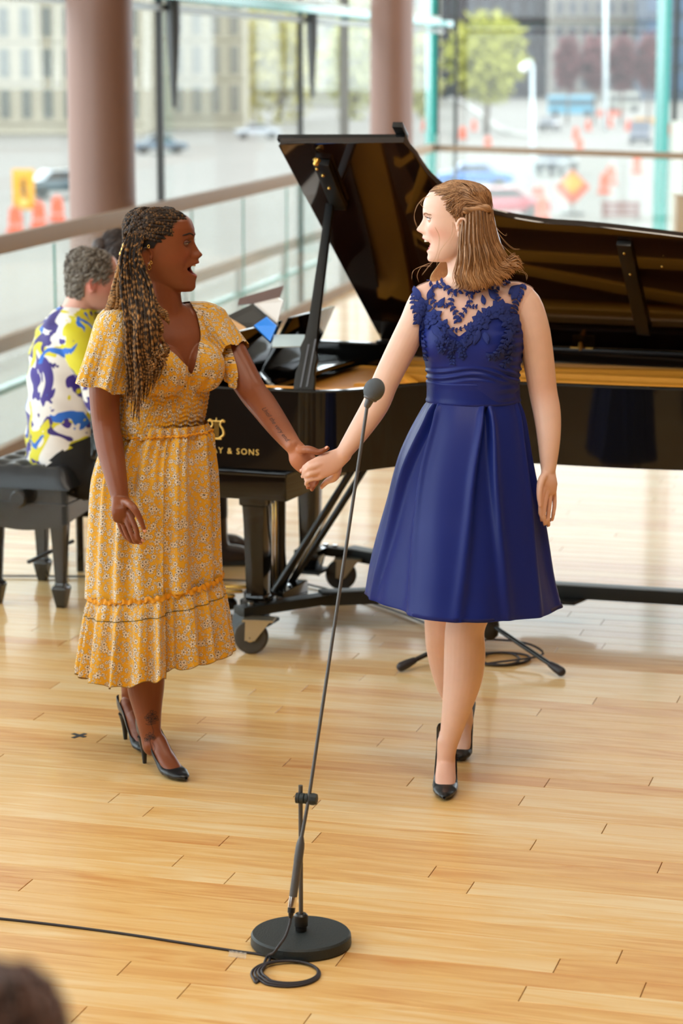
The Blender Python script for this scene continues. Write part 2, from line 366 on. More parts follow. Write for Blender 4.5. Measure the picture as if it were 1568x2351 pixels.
# ================================================================ the street outside, about five metres below
GZ = -5.0
M_road = mat('street_paving', lin(106, 101, 93), .9, vary=.12, scale=.05)
tag(MB().box((20, 330, GZ - .3), 700, 590, .5).build('ground', M_road), kind='structure')
M_line = mat('white_curb', lin(150, 147, 140), .8, vary=.05)
def facade(name, label, px0, px1, D, ztop, wallc, winc, cols, rows, ww, wh, z0=-3.6, dz=3.6, depth=14, proud=.12, cat='building'):
    a = P(px0, 146, D); b = P(px1, 146, D); W = b.x - a.x; c = (a.x + b.x) / 2
    root = empty(name, (c, D + depth / 2, GZ), label, cat)
    wallc = tuple(c * .52 for c in wallc[:3]) + (1,); winc = tuple(c * .5 for c in winc[:3]) + (1,); mw = mat('facade', wallc, .9, vary=.12, scale=.3); mg = mat('facade_window', winc, .25, vary=.2, scale=.2)
    adopt(root, MB().box((c, D + depth / 2, (GZ + ztop) / 2), W, depth, ztop - GZ).build('wall', mw))
    adopt(root, MB().box((c, D + depth / 2, ztop + .2), W + .6, depth + .6, .5).build('cornice', mw))
    for r in range(rows):
        if rows > 1: adopt(root, MB().box((c, D - .08, z0 + r * dz - .35), W, .3, .3).build('string_course', mw))
        for k in range(cols):
            x = a.x + W * (k + .5) / cols; z = z0 + r * dz + wh / 2
            fr = adopt(root, MB().box((x, D - .05, z), ww + .25, .24, wh + .25).build('window_frame', mw))
            pn = MB().box((x, D - .14, z), ww, .12, wh).build('pane', mg); pn.parent = fr; pn.matrix_parent_inverse = fr.matrix_parent_inverse.copy() if False else Matrix.Identity(4); pn.matrix_parent_inverse = Matrix.Identity(4)
    return root
facade('stone_building', 'pale stone building with tall windows seen left of the nearer column', -850, 330, 250, 16, lin(206, 196, 172), lin(120, 122, 112), 24, 4, 1.0, 2.9, -3.4, 4.1)
facade('stone_building', 'pale stone building seen between the two columns', 345, 560, 270, 17, lin(216, 208, 184), lin(150, 148, 134), 5, 4, 1.0, 3.0, -3.2, 4.2)
facade('grey_tower', 'dark grey tower behind the yellow green tree', 960, 1270, 520, 48, lin(96, 88, 90), lin(70, 68, 76), 9, 9, 1.8, 3.0, -3, 5)
facade('pale_tower', 'pale grey tower block with rows of windows at the upper right', 1268, 1475, 500, 46, lin(186, 178, 168), lin(110, 108, 112), 7, 9, 1.6, 2.6, -3, 5)
facade('glass_tower', 'blue grey glass tower at the upper right corner', 1478, 1760, 480, 46, lin(120, 128, 142), lin(92, 112, 140), 8, 9, 2.0, 3.2, -3, 5)
facade('street_block', 'pale building closing the view behind the trees', 540, 1010, 430, 32, lin(200, 196, 176), lin(150, 150, 140), 12, 6, 1.6, 2.8, -3, 5)
M_bark = mat('bark', lin(104, 92, 80), .9, vary=.2)
def tree(label, px, py0, py1, D, rpx, colr, n=2600, shape=1.0, name='tree', group=None, leaf=.42):
    s = D / 5551; c = P(px, (py0 + py1) / 2, D); rx = rpx * s; rz = (py1 - py0) / 2 * s
    root = empty(name, (c.x, c.y, GZ), label, 'tree', group)
    mb = MB().tube([(c.x, c.y, GZ), (c.x + .1, c.y, (GZ + c.z) / 2), (c.x, c.y, c.z)], [rx * .06 + .08, rx * .05 + .06, .05], 8)
    for k in range(7):
        a = k * .9; mb.tube([(c.x, c.y, c.z - rz * (.9 - .1 * k)), (c.x + math.cos(a) * rx * .3, c.y + math.sin(a) * rx * .3, c.z - rz * .2), (c.x + math.cos(a) * rx * .65, c.y + math.sin(a) * rx * .6, c.z + rz * .35)], [.12, .08, .03], 6)
    adopt(root, mb.build('trunk', M_bark, smooth=True))
    rg = random.Random(int(px)); lf = MB()
    for k in range(n):
        while 1:
            q = Vector((rg.uniform(-1, 1), rg.uniform(-1, 1), rg.uniform(-1, 1)))
            if .25 < q.length < 1 and noise.noise(q * 2.3 + Vector((px, 0, 0))) > -.18: break
        q = Vector((q.x * rx, q.y * rx, q.z * rz)) + c; d = Vector((rg.gauss(0, 1), rg.gauss(0, 1), rg.gauss(0, 1))).normalized(); e = d.orthogonal().normalized(); L_ = leaf * D / 250 * rg.uniform(.6, 1.3)
        lf.add([q, q + d * L_ + e * L_ * .5, q + d * L_ * 2, q + d * L_ - e * L_ * .5], [(0, 1, 2, 3)])
    o = adopt(root, lf.build('foliage', mat('foliage', tuple(c * .5 for c in colr[:3]) + (1,), .8, vary=.25, scale=.6), recalc=False)); o['kind'] = 'stuff'
    return root
tree('bright yellow green spring tree beyond the far glass', 1118, 28, 236, 250, 92, lin(196, 194, 84), 1900)
tree('yellow green tree between the mullions left of the farther column', 640, -30, 300, 300, 95, lin(208, 196, 112), 1700)
tree('pale green tree just left of the farther column', 810, -20, 300, 320, 60, lin(206, 204, 128), 1000)
tree('pale green tree in the gap right of the farther column', 975, 60, 280, 330, 40, lin(208, 204, 130), 700)
tree('sparse yellowish tree seen over the nearer column handrail', 520, 120, 330, 310, 60, lin(200, 192, 130), 600)
for i, x in enumerate((1304, 1366, 1428, 1490)):
    tree(('maroon leaved tree at the left end of its row at the upper right', 'maroon leaved tree, second from the left of its row', 'maroon leaved tree, third from the left of its row', 'maroon leaved tree at the right end of its row by the teal fin')[i], x, 88, 202, 290, 25, lin(134, 72, 72), 1200, name='maroon_tree', group='maroon trees across the street')
def car(label, px, py, D, colr, L_=4.4, hgt=1.45, rz=0., name='car', cat='car'):
    g = FL(px, py, GZ) if D is None else Vector((P(px, 146, D).x, D, GZ)); M = Matrix.Translation(g) @ Matrix.Rotation(rz, 4, 'Z')
    root = empty(name, g, label, cat); hl = L_ / 2
    prof = [(-hl, .35), (-hl, .8), (-hl * .92, .92), (-hl * .6, .98), (-hl * .35, hgt), (hl * .25, hgt), (hl * .55, .98), (hl * .95, .85), (hl, .6), (hl, .35)]
    R90 = Matrix.Rotation(R(90), 4, 'X')
    adopt(root, MB().prism(prof, -.85, .85, M @ R90).build('body', mat('car_paint', tuple(c * .6 for c in colr[:3]) + (1,), .25, .2, coat=.8, vary=.03), bevel=.06))
    adopt(root, MB().prism([(-hl * .56, .99), (-hl * .35, hgt - .08), (hl * .23, hgt - .08), (hl * .48, .99)], -.87, .87, M @ R90).build('side_window', M_dark))
    for sx in (-.62, .62):
        for sy in (-.78, .78): adopt(root, MB().lathe([(.1, -.11), (.32, -.11), (.34, 0), (.32, .11), (.1, .11)], M @ Vector((sx * hl, sy, .33)), 16, (Matrix.Rotation(rz, 3, 'Z') @ Matrix.Rotation(R(90), 3, 'X'))).build('wheel', M_dark, smooth=True, sharp=40))
    return root
car('dark teal car behind the nearer column at left', 140, 452, None, lin(70, 92, 98), rz=.5)
car('blue grey car right of the nearer column', 366, 352, None, lin(104, 120, 134), rz=.3)
car('silver car under the trees left of the farther column', 590, 318, None, lin(196, 200, 204), rz=.2)
car('black car on the road left of the orange sign', 1278, 400, None, lin(46, 50, 58), 4.6, 1.6, rz=1.2)
car('small dark car far up the road', 1262, 300, None, lin(50, 50, 56), rz=1.3)
car('dark van near the teal fin', 1470, 330, None, lin(56, 60, 76), 5, 2.0, rz=1.4, name='van')
car('pinkish red car just above the piano lid', 1150, 500, None, lin(206, 78, 92), rz=.1)
car('blue car left of the lamp post', 1088, 432, None, lin(40, 124, 214), rz=.05)
def bus(label, px, py, L_, colr, name='bus'):
    g = FL(px, py, GZ); root = empty(name, g, label, 'bus'); c = g + Vector((0, 0, 1.6))
    adopt(root, MB().box(c, L_, 2.5, 2.5).build('body', mat('bus_paint', tuple(c * .5 for c in colr[:3]) + (1,), .35, vary=.05), bevel=.15))
    for k in range(6): adopt(root, MB().box(c + Vector((-L_ / 2 + L_ * (k + .5) / 6, -1.27, .35)), L_ / 7.5, .06, .8).build('side_window', M_dark))
    for sx in (-.35, .35): adopt(root, MB().lathe([(.1, -.15), (.48, -.15), (.5, 0), (.48, .15), (.1, .15)], g + Vector((sx * L_, -1.15, .48)), 16, Matrix.Rotation(R(90), 3, 'X')).build('wheel', M_dark, smooth=True, sharp=40))
bus('light blue bus far up the street', 1310, 268, 6.2, lin(120, 196, 224)); bus('white bus next to the light blue one', 1430, 256, 4.6, lin(206, 204, 192))
# road works
M_or = mat('safety_orange', lin(190, 74, 34), .6, vary=.06); M_ye = mat('sign_yellow', lin(200, 140, 8), .5, vary=.05); M_brick = mat('red_barrier', lin(112, 58, 52), .7, vary=.12)
g = FL(1314, 492, GZ); D = g.y; s = D / 5551
sg = empty('diamond_sign', g, 'orange diamond road work sign on a stand beyond the far glass', 'sign'); cz = P(1314, 430, D)
adopt(sg, MB().box(cz, 58 * s, .05, 58 * s, M=Matrix.Rotation(R(45), 3, 'Y')).build('panel', M_or), MB().box(cz + Vector((0, -.04, .2)), 36 * s, .03, 36 * s, M=Matrix.Rotation(R(45), 3, 'Y')).build('centre', M_ye),
      MB().bar(g, cz, .07, .07).build('pole', M_dark), MB().box(g + Vector((0, 0, .05)), 1.1, .8, .1).build('stand', M_dark))
g = FL(52, 520, GZ); D = g.y; s = D / 5551; cz = P(54, 435, D)
ys = empty('yellow_sign', g, 'yellow rectangular road sign with a dark figure at the far left', 'sign')
adopt(ys, MB().box(cz, 50 * s, .05, 92 * s).build('panel', M_ye, bevel=.01), MB().bar(g, cz - Vector((0, 0, 46 * s)), .07, .07).build('pole', M_steel))
mb = MB(); mb.ball(cz + Vector((0, -.05, 20 * s)), [(6 * s, 0, 0), (0, .02, 0), (0, 0, 6 * s)], 12, 8); mb.box(cz + Vector((0, -.05, 2 * s)), 11 * s, .03, 24 * s); mb.box(cz + Vector((3 * s, -.05, -16 * s)), 5 * s, .03, 18 * s, M=Matrix.Rotation(R(18), 3, 'Y')); adopt(ys, mb.build('figure', mat('sign_brown', lin(120, 84, 30), .6)))
adopt(ys, MB().ball(cz + Vector((0, -.05, -30 * s)), [(9 * s, 0, 0), (0, .03, 0), (0, 0, 9 * s)], 14, 8).build('spot', mat('sign_pale', lin(196, 176, 90), .6)))
cone_src = None
for i, (x, y, h_) in enumerate(((1062, 318, 1.1), (1088, 300, 1.1), (1322, 320, 1.1), (1350, 300, 1.1), (1400, 292, 1.1), (1462, 398, 1.1), (1402, 424, 1.1), (1442, 300, 1.1), (1330, 350, 1.1), (1244, 508, 1.0), (1388, 445, 1.0), (36, 535, .9), (90, 522, .9), (132, 508, .9), (1540, 310, 1.0), (1120, 345, 1.0), (975, 300, 1.1))):
    g = FL(x, y, GZ); lab = 'orange barrel ' + ('left of the thin street tree and the dark mullion','just right of the mullion beside it','left of the pair below the maroon trees','right one of the pair below the maroon trees','below the white bus','near the dark van, level with the handrail','just under the handrail, left of the van','left of the dark van','under the maroon trees, nearest of that pair','left of the diamond sign, lowest of all','right of the diamond sign','far left under the yellow sign','middle one right of the yellow sign','beside the nearer column and the teal car','right of the teal fin','behind the white curved kerb','in the gap right of the farther column')[i]
    if not cone_src:
        cone_src = empty('traffic_barrel', g, lab, 'barrel', 'orange barrels on the street')
        k_ = 1.0
        adopt(cone_src, MB().lathe([(.42, 0), (.42, .1), (.33, .1), (.31, .4), (.27, .75), (.24, 1.05), (.06, 1.1), (.06, 1.22)], g, 18).build('body', M_or, smooth=True, sharp=40),
              MB().lathe([(.318, .32), (.298, .5)], g, 18, cap=False).build('stripe', M_line, smooth=True))
    else: copy_tree(cone_src, g - Vector(cone_src.location), lab)
for (x, y, wd, ht, c_, lab) in ((1425, 505, 88, 42, M_brick, 'red brown barrier on the pavement right of the orange sign'), (1235, 470, 26, 40, M_or, 'small orange barrier left of the diamond sign'), (1400, 270, 60, 16, M_or, 'orange fence panel far up the street'), (1480, 285, 50, 14, M_ye, 'yellow barrier far up the street')):
    g = FL(x, y, GZ); s = g.y / 5551; root = empty('barrier', g, lab, 'barrier')
    mb = MB()
    for k in range(3): adopt(root, MB().box(g + Vector((0, 0, ht * s * (.3 + .3 * k))), wd * s, .12, ht * s * .22).build('board', c_))
    for q in (-.42, .42): adopt(root, MB().box(g + Vector((wd * s * q, .1, ht * s * .5)), .1, .1, ht * s).build('post', M_dark))
# curb sweeping across the street and the lamp posts
pts = [FL(x, y, GZ + .12) for x, y in ((1036, 228), (1060, 234), (1100, 262), (1140, 292), (1180, 308), (1235, 314))]
tag(MB().tube(pts, [.5, .45, .4, .38, .36, .36], 6, res=4).build('curb', M_line), 'white curved kerb sweeping down to the lamp post', 'kerb')
M_post = mat('lamp_post_paint', lin(196, 206, 208), .5, vary=.05); M_lamp = mat('lamp_globe', lin(245, 245, 240), .2)
for (x, y, top, lab, arm) in ((1222, 455, 150, 'pale grey lamp post with a curved head above the blonde head', 26), (1390, 300, -30, 'thin pale lamp post at the upper right', 0), (985, 330, 228, 'white globe lamp by the corner post', 0)):
    g = FL(x, y, GZ); D = g.y; t = P(x, top, D); root = empty('lamp_post', g, lab, 'lamp')
    s = D / 5551; path = [g, (g + t) / 2, t]
    if arm: path += [t + Vector((-6 * s, 0, 9 * s)), t + Vector((-16 * s, 0, 6 * s)), t + Vector((-20 * s, 0, -6 * s))]
    adopt(root, MB().tube(path, [5 * s, 4.5 * s, 4 * s] + [3 * s] * (len(path) - 3), 10).build('pole', M_post, smooth=True))
    e = Vector(path[-1]); adopt(root, MB().ball(e, [(9 * s, 0, 0), (0, 9 * s, 0), (0, 0, 9 * s)]).build('globe', M_lamp, smooth=True))
# ================================================================ the concert grand
pa = Vector((math.cos(R(20)), -math.sin(R(20)), 0)); pb = Vector((math.sin(R(20)), math.cos(R(20)), 0)); PO = Vector((-.12, 7.95, 0))
def PP(s, t, z=0.): return PO + pa * s + pb * t + Vector((0, 0, z))
M_lac = mat('black_lacquer', (.005, .005, .005, 1), .06, spec=.5)
M_ebony = mat('black_satin', (.012, .012, .012, 1), .3)
M_gold = mat('plate_gold', lin(240, 162, 52), .5, .05, .3, vary=.1, scale=5); M_brass = mat('brass', lin(214, 168, 84), .25, .9)
M_wood_in = mat('inner_rim_maple', lin(212, 150, 78), .35, coat=.4, vary=.14, scale=4, stretch=(1, 1, 12)); M_board = mat('soundboard_spruce', lin(146, 88, 44), .4, vary=.12, scale=3, stretch=(1, 20, 1))
M_ivory = mat('ivory_white', lin(236, 230, 216), .3); M_chrome = mat('chrome', (.72, .70, .66, 1), .16, 1.); M_string = mat('steel_string', (.55, .5, .42, 1), .3, 1.)
out_ctl = [(-.79, .10), (-.30, .10), (-.06, .105), (.04, .13), (.12, .20), (.20, .32), (.31, .45), (.45, .525), (.62, .555), (.90, .565), (1.14, .59), (1.45, .65), (1.72, .75), (1.90, .88), (1.97, 1.06), (1.96, 1.26), (1.86, 1.43), (1.68, 1.53), (1.45, 1.56), (.5, 1.56), (-.3, 1.56), (-.79, 1.56)]
def smooth2(ctl, res=5):
    p, _ = spline([Vector((x, y, 0)) for x, y in ctl], [(1, 1)] * len(ctl), res); return [(q.x, q.y) for q in p]
def offset2(poly, d):       # open polyline offset towards the piano's inside (left of travel from treble to bass)
    r = []
    for i in range(len(poly)):
        a = poly[max(i - 1, 0)]; b = poly[min(i + 1, len(poly) - 1)]; tx, ty = b[0] - a[0], b[1] - a[1]; l = math.hypot(tx, ty)
        r.append((poly[i][0] - ty / l * d, poly[i][1] + tx / l * d))
    return r
outl = smooth2(out_ctl); RT, RB = .98, .70
piano = empty('grand_piano', PP(.2, .8, 0), 'black concert grand piano with its lid propped open behind the singers', 'piano')
def strip(mb, A, B, z0, z1):        # closed wall between two polylines A (outer) and B (inner)
    rings = [[PP(*a, z0), PP(*a, z1 - .006), PP(a[0] + (b[0] - a[0]) * .15, a[1] + (b[1] - a[1]) * .15, z1), PP(a[0] + (b[0] - a[0]) * .85, a[1] + (b[1] - a[1]) * .85, z1), PP(*b, z1 - .006), PP(*b, z0)] for a, b in zip(A, B)]
    return mb.rings(rings)
sub = [p for p in outl if True]
adopt(piano, strip(MB(), outl, offset2(outl, .045), RB, RT).build('rim', M_lac, smooth=True, sharp=30))
in1 = offset2(outl, .046); in2 = offset2(outl, .085)
k0 = next(i for i, p in enumerate(outl) if p[0] > -.33); k1 = len(outl) - 1 - next(i for i, p in enumerate(outl[::-1]) if p[0] > -.33)
adopt(piano, strip(MB(), in1[k0:k1], in2[k0:k1], RB, .935).build('inner_rim', M_wood_in, smooth=True, sharp=30))
poly = in2[k0:k1]; pm = Matrix(((pa.x, pb.x, 0, PO.x), (pa.y, pb.y, 0, PO.y), (0, 0, 1, 0), (0, 0, 0, 1)))
adopt(piano, MB().prism(poly, .80, .815, pm).build('soundboard', M_board))
adopt(piano, MB().prism([p for p in in1], RB + .01, RB + .04, pm).build('underside', M_ebony))
# cast plate: border web, front tuning field and struts
pl = MB(); pl = strip(pl, in2[k0:k1], offset2(outl, .12)[k0:k1], .845, .925)
plate = adopt(piano, pl.build('plate', M_gold, smooth=True, sharp=30))
adopt(piano, MB().prism([(-.33, .18), (-.10, .18), (-.10, .45), (-.14, 1.0), (-.18, 1.48), (-.33, 1.48)], .845, .895, pm).build('tuning_field', M_gold, bevel=.006))
for (s0, t0, s1, t1, wd) in ((-.06, .30, .2, .54, .06), (-.05, .62, 1.05, .84, .06), (-.06, .92, 1.62, .98, .06), (-.08, 1.14, 1.80, 1.16, .06), (-.08, 1.14, 1.2, 1.42, .055), (.5, .76, 1.1, .80, .06)):
    adopt(piano, MB().bar(PP(s0, t0, .925), PP(s1, t1, .925), wd, .04).build('strut', M_gold, bevel=.012))
adopt(piano, MB().bar(PP(-.06, 1.0, .958), PP(.24, .52, .935), .035, .03).build('strut', M_gold, bevel=.008))
adopt(piano, MB().bar(PP(-.33, .235, .958), PP(-.04, .235, .958), .06, .028).build('plate_flange', M_gold, bevel=.008))
adopt(piano, MB().bar(PP(-.04, .235, .958), PP(.12, .36, .958), .05, .026).build('plate_flange', M_gold, bevel=.008))
adopt(piano, MB().bar(PP(-.1, .155, .93), PP(-.02, .16, .93), .05, .03).build('strut', M_gold, bevel=.008))
adopt(piano, MB().bar(PP(-.02, .20, .93), PP(.3, .62, .92), .03, .02).build('strut', M_gold, bevel=.008))
st_ = MB()
for i in range(150):
    t0 = .2 + 1.22 * i / 150; s1 = float(np.interp(t0 + .06, [.2, .32, .45, .53, .62, .70, .8, 1.4], [-.05, .08, .18, .25, .30, .8, 1.3, 1.7]))
    a, b = PP(-.1, t0, .90), PP(s1, min(t0 + .06, 1.4), .895); st_.bar(a, b, .0015, .0015)
o = adopt(piano, st_.build('strings', M_string, recalc=False)); o['kind'] = 'stuff'
dm = MB()
for i in range(60): dm.box(PP(.02 + .05 * i / 60, .35 + 1.0 * i / 60, .91), .08, .012, .025, -R(20))
o = adopt(piano, dm.build('dampers', M_ebony, recalc=False)); o['kind'] = 'stuff'
# keyboard end: key bed, arms, fallboard, keys, key slip
def pbox(name, m, s0, s1, t0, t1, z0, z1, bev=.006, root=piano):
    return adopt(root, MB().hexa([PP(s, t, z) for z in (z0, z1) for s, t in ((s0, t0), (s1, t0), (s1, t1), (s0, t1))]).build(name, m, bevel=bev))
pbox('keybed', M_lac, -.80, -.10, .08, 1.58, .60, .70)
pbox('keybed_moulding', M_lac, -.81, -.09, .065, 1.595, .685, .70, .004)
pbox('key_slip', M_lac, -.82, -.79, .1, 1.56, .70, .76); pbox('key_frame', M_ebony, -.79, -.35, .145, 1.515, .70, .735)
pbox('fallboard', M_lac, -.63, -.60, .145, 1.515, .74, .93); pbox('pin_block_cover', M_lac, -.60, -.33, .145, 1.515, .74, .90)
for t0 in (.105, 1.515): pbox('key_arm', M_lac, -.845, -.45, t0, t0 + .045, .70, .90, .015)
kb = MB(); kk = MB()
for i in range(52):
    t0 = .175 + 1.31 * i / 52; s = 1.31 / 52
    kb.hexa([PP(a, b, z) for z in (.735, .757) for a, b in ((-.785, t0), (-.635, t0), (-.635, t0 + s * .95), (-.785, t0 + s * .95))])
    if (i % 7) in (0, 1, 3, 4, 5): kk.hexa([PP(a, b, z) for z in (.757, .769) for a, b in ((-.73, t0 + s * .7), (-.635, t0 + s * .7), (-.635, t0 + s * 1.25), (-.73, t0 + s * 1.25))])
o = adopt(piano, kb.build('white_keys', M_ivory)); o['kind'] = 'stuff'; o = adopt(piano, kk.build('black_keys', M_ebony)); o['kind'] = 'stuff'
# lid, open on the bass side
LP = R(33); le = -pb * math.cos(LP) + Vector((0, 0, math.sin(LP))); ln_ = pa.cross(le).normalized()
if ln_.z < 0: ln_ = -ln_
LH = PP(0, 1.56, .99)
def LL(s, e, n=0.): return LH + pa * s + le * e + ln_ * n
ML = Matrix(((pa.x, le.x, ln_.x, LH.x), (pa.y, le.y, ln_.y, LH.y), (pa.z, le.z, ln_.z, LH.z), (0, 0, 0, 1)))
M_lidu = mat('lid_underside_lacquer', lin(30, 16, 10), .07, spec=.55, coat=.6, vary=.35, scale=1.2, stretch=(1, 16, 1))
lid_ctl = [(-.275, 0), (-.225, 1.455), (-.215, 1.475), (.0, 1.49), (.235, 1.49), (.255, 1.40), (.27, 1.26), (.33, 1.12), (.44, 1.02), (.6, .965), (.78, .945), (1.08, .885), (1.4, .80), (1.7, .68), (1.9, .5), (1.97, .3), (1.9, .12), (1.7, .03), (1.45, 0)]
lc = [lid_ctl[0]] + smooth2(lid_ctl[1:3] , 2) + [lid_ctl[4]] + smooth2(lid_ctl[5:], 4)
adopt(piano, MB().prism(lc, .0, .022, ML).build('lid', M_lidu, bevel=.004))
adopt(piano, MB().prism([(-.262, .02), (-.235, 1.46), (.228, 1.47), (.24, .02)], .0245, .046, ML).build('front_flap', M_lac, bevel=.004))
adopt(piano, MB().prism([(.19, 1.43), (.225, 1.43), (.225, 1.51), (.19, 1.51)], .048, .068, ML).build('flap_stop', M_ebony, bevel=.003))
pbox('glare_strip', M_ebony, -.275, 1.45, 1.50, 1.558, .979, .992, .003)  # added dark strip over the rim top to hide its bright reflection
for s in (-.1, .55, 1.3): adopt(piano, MB().bar(PP(s - .045, 1.535, .99), PP(s + .045, 1.535, .99), .035, .012).build('hinge', M_brass), )
adopt(piano, MB().tube([PP(.55, 1.51, .99), PP(.55, 1.50, 1.02)], [.012, .006], 10).build('hinge_pin', M_brass))
def lidhit(px, py, n=0.):
    d = ray(px, py); o = Vector((0, 0, H)); t = ((LH + ln_ * n) - o).dot(ln_) / d.dot(ln_); return o + d * t
# receiving block for the prop and its brass catch
a_, b_ = lidhit(738, 372, -.014), lidhit(779, 475, -.014)
adopt(piano, MB().bar(a_, b_, .055, .026, ln_).build('prop_block', M_ebony, bevel=.004))
c_ = lidhit(728, 366, -.02); adopt(piano, MB().lathe([(.012, 0), (.015, .004), (.009, .012), (.011, .02), (.004, .026)], c_, 14, ln_.to_track_quat('Z', 'Y').to_matrix() @ Matrix.Rotation(math.pi, 3, 'X')).build('brass_catch', M_brass, smooth=True))
for px, py in ((728, 388), (742, 403), (756, 432)): adopt(piano, MB().ball(lidhit(px, py, -.029), [(.006, 0, 0), (0, .006, 0), (0, 0, .006)], 10, 6).build('screw', M_brass, smooth=True))
# prop stick with the carved, slotted foot
pt = lidhit(757, 470, -.02); pf = PP(-.06, .14, .955); ax = (pt - pf).normalized(); wx = (pa - ax * pa.dot(ax)).normalized(); wn = ax.cross(wx); Ls = (pt - pf).length
MS = Matrix(((wx.x, ax.x, wn.x, pf.x), (wx.y, ax.y, wn.y, pf.y), (wx.z, ax.z, wn.z, pf.z), (0, 0, 0, 1)))
prof = [(-.036, 0), (.036, 0), (.036, .06), (.030, .085), (.030, .12), (.034, .145), (.024, .18), (.022, .24), (.020, .3), (.014, Ls), (-.012, Ls), (-.016, .3), (-.020, .235), (-.034, .19), (-.028, .165), (-.028, .13), (-.037, .09)]
stick = adopt(piano, MB().prism(prof, -.011, .011, MS).build('prop_stick', M_ebony, bevel=.003))
for dx, y0, y1 in ((-.010, .03, .20), (.012, .03, .22)):
    for zz in (-.012, .012):
        q = MB().bar(MS @ Vector((dx, y0, zz)), MS @ Vector((dx + .008, y1, zz)), .006, .004, wn).build('slot', mat('slot_edge', lin(96, 98, 104), .3) if dx < 0 and zz < 0 else bpy.data.materials['slot_edge']); q.parent = stick; q.matrix_parent_inverse = Matrix.Identity(4)
# spare short prop folded on the lid underside at the right
a_, b_ = lidhit(1432, 558, -.012), lidhit(1478, 765, -.012); adopt(piano, MB().bar(a_, b_, .05, .02, ln_).build('spare_prop', M_ebony, bevel=.003))
for px, py in ((1433, 582), (1447, 630), (1520, 612)): adopt(piano, MB().ball(lidhit(px, py, -.024), [(.005, 0, 0), (0, .005, 0), (0, 0, .005)], 8, 5).build('screw', M_brass, smooth=True))
adopt(piano, MB().tube([PP(.99, .63, .905), PP(.99, .63, .955), PP(.99, .63, .965)], [.007, .006, .011], 10).build('agraffe_pin', M_chrome, smooth=True))
# lettering and lyre emblem in gold on the treble side
def text_on(name, body, size, origin, xax, zax, m, root, depth=.0006, shear=0., align='LEFT'):
    cu = bpy.data.curves.new(name, 'FONT'); cu.body = body; cu.size = size; cu.extrude = depth; cu.shear = shear; cu.align_x = align; cu.resolution_u = 3
    if name == 'side_lettering': cu.space_character = 1.25
    o = bpy.data.objects.new(name, cu); COL.objects.link(o); bpy.context.view_layer.update()
    me = bpy.data.meshes.new_from_object(o.evaluated_get(bpy.context.evaluated_depsgraph_get())); bpy.data.objects.remove(o)
    y = Vector(zax); x = Vector(xax); n = x.cross(y); M = Matrix(((x.x, y.x, n.x, origin[0]), (x.y, y.y, n.y, origin[1]), (x.z, y.z, n.z, origin[2]), (0, 0, 0, 1)))
    me.transform(M); me.materials.append(m); o = bpy.data.objects.new(name, me); COL.objects.link(o)
    return adopt(root, o)
M_leaf = mat('gold_leaf', lin(232, 188, 96), .4, .35)
tz = .752
text_on('side_lettering', 'STEINWAY & SONS', .029, PP(-.206, .0985, tz), pa, (0, 0, 1), M_leaf, piano, align='RIGHT')
em = MB(); ec = PP(-.362, .098, .838)
def E(x, z): return ec + pa * x + Vector((0, 0, z))
for sg in (-1, 1):
    em.tube([E(sg * .010, -.034), E(sg * .026, -.022), E(sg * .024, -.004), E(sg * .014, .012), E(sg * .022, .028), E(sg * .030, .024)], [.003, .004, .0035, .003, .003, .002], 8, res=4)
    em.ball(E(sg * .028, .024), [(.004, 0, 0), (0, .001, 0), (0, 0, .004)], 8, 6)
for x in (-.006, 0, .006): em.bar(E(x, -.03), E(x, .022), .0014, .0014)
em.bar(E(-.024, .024), E(.024, .024), .002, .004); em.bar(E(-.018, -.036), E(.018, -.036), .002, .006); em.tube([E(0, .024), E(0, .036)], [.003, .001], 8)
adopt(piano, em.build('lyre_emblem', M_leaf))
# legs with spade feet, in the cups of the dolly
def leg(s, t, zb=.09, zt=.60):
    mb = MB(); pr = [(zb, .030), (zb + .05, .046), (zb + .055, .05), (zb + .08, .05), (zb + .085, .036), (zb + .1, .033), (.45, .039), (zt - .09, .042), (zt - .085, .05), (zt, .052)]
    rr = [[PP(s + i * h, t + j * h, z) for i, j in ((-1, -1), (1, -1), (1, 1), (-1, 1))] for z, h in pr]; mb.rings(rr)
    return adopt(piano, mb.build('leg', M_lac, bevel=.003))
leg(-.36, .46); leg(-.50, 1.36); leg(1.45, 1.15, zt=.70)
# pedal lyre: posts, rods, pedal box, pedals, diagonal stays
for t in (.72, .86):
    adopt(piano, MB().tube([PP(-.43, t, .60), PP(-.43, t, .5), PP(-.43, t, .25), PP(-.43, t, .14)], [.032, .022, .020, .03], 14).build('lyre_post', M_lac, smooth=True, sharp=40))
for t in (.76, .79, .82): adopt(piano, MB().tube([PP(-.43, t, .60), PP(-.43, t, .14)], .004, 8).build('pedal_rod', M_brass, smooth=True))
pbox('lyre_top', M_lac, -.50, -.36, .64, .94, .57, .60); pbox('pedal_box', M_lac, -.50, -.34, .66, .92, .085, .145, .01)
for t in (.71, .79, .87): adopt(piano, MB().tube([PP(-.56, t, .11), PP(-.66, t, .105), PP(-.71, t, .095)], [(.008, .012), (.01, .02), (.008, .014)], 10, cap='round').build('pedal', M_brass, smooth=True))
for t in (.70, .88): adopt(piano, MB().tube([PP(-.40, t, .13), PP(-.08, t + .02, .63)], .013, 10).build('lyre_stay', M_ebony, smooth=True, sharp=40))
for t in (.76, .82): adopt(piano, MB().tube([PP(-.38, t, .15), PP(-.11, t, .62)], .006, 8).build('stay_rod', M_chrome, smooth=True))
adopt(piano, MB().tube([PP(.16, .62, .64), PP(.34, .60, .70)], .014, 8).build('brace', M_ebony))
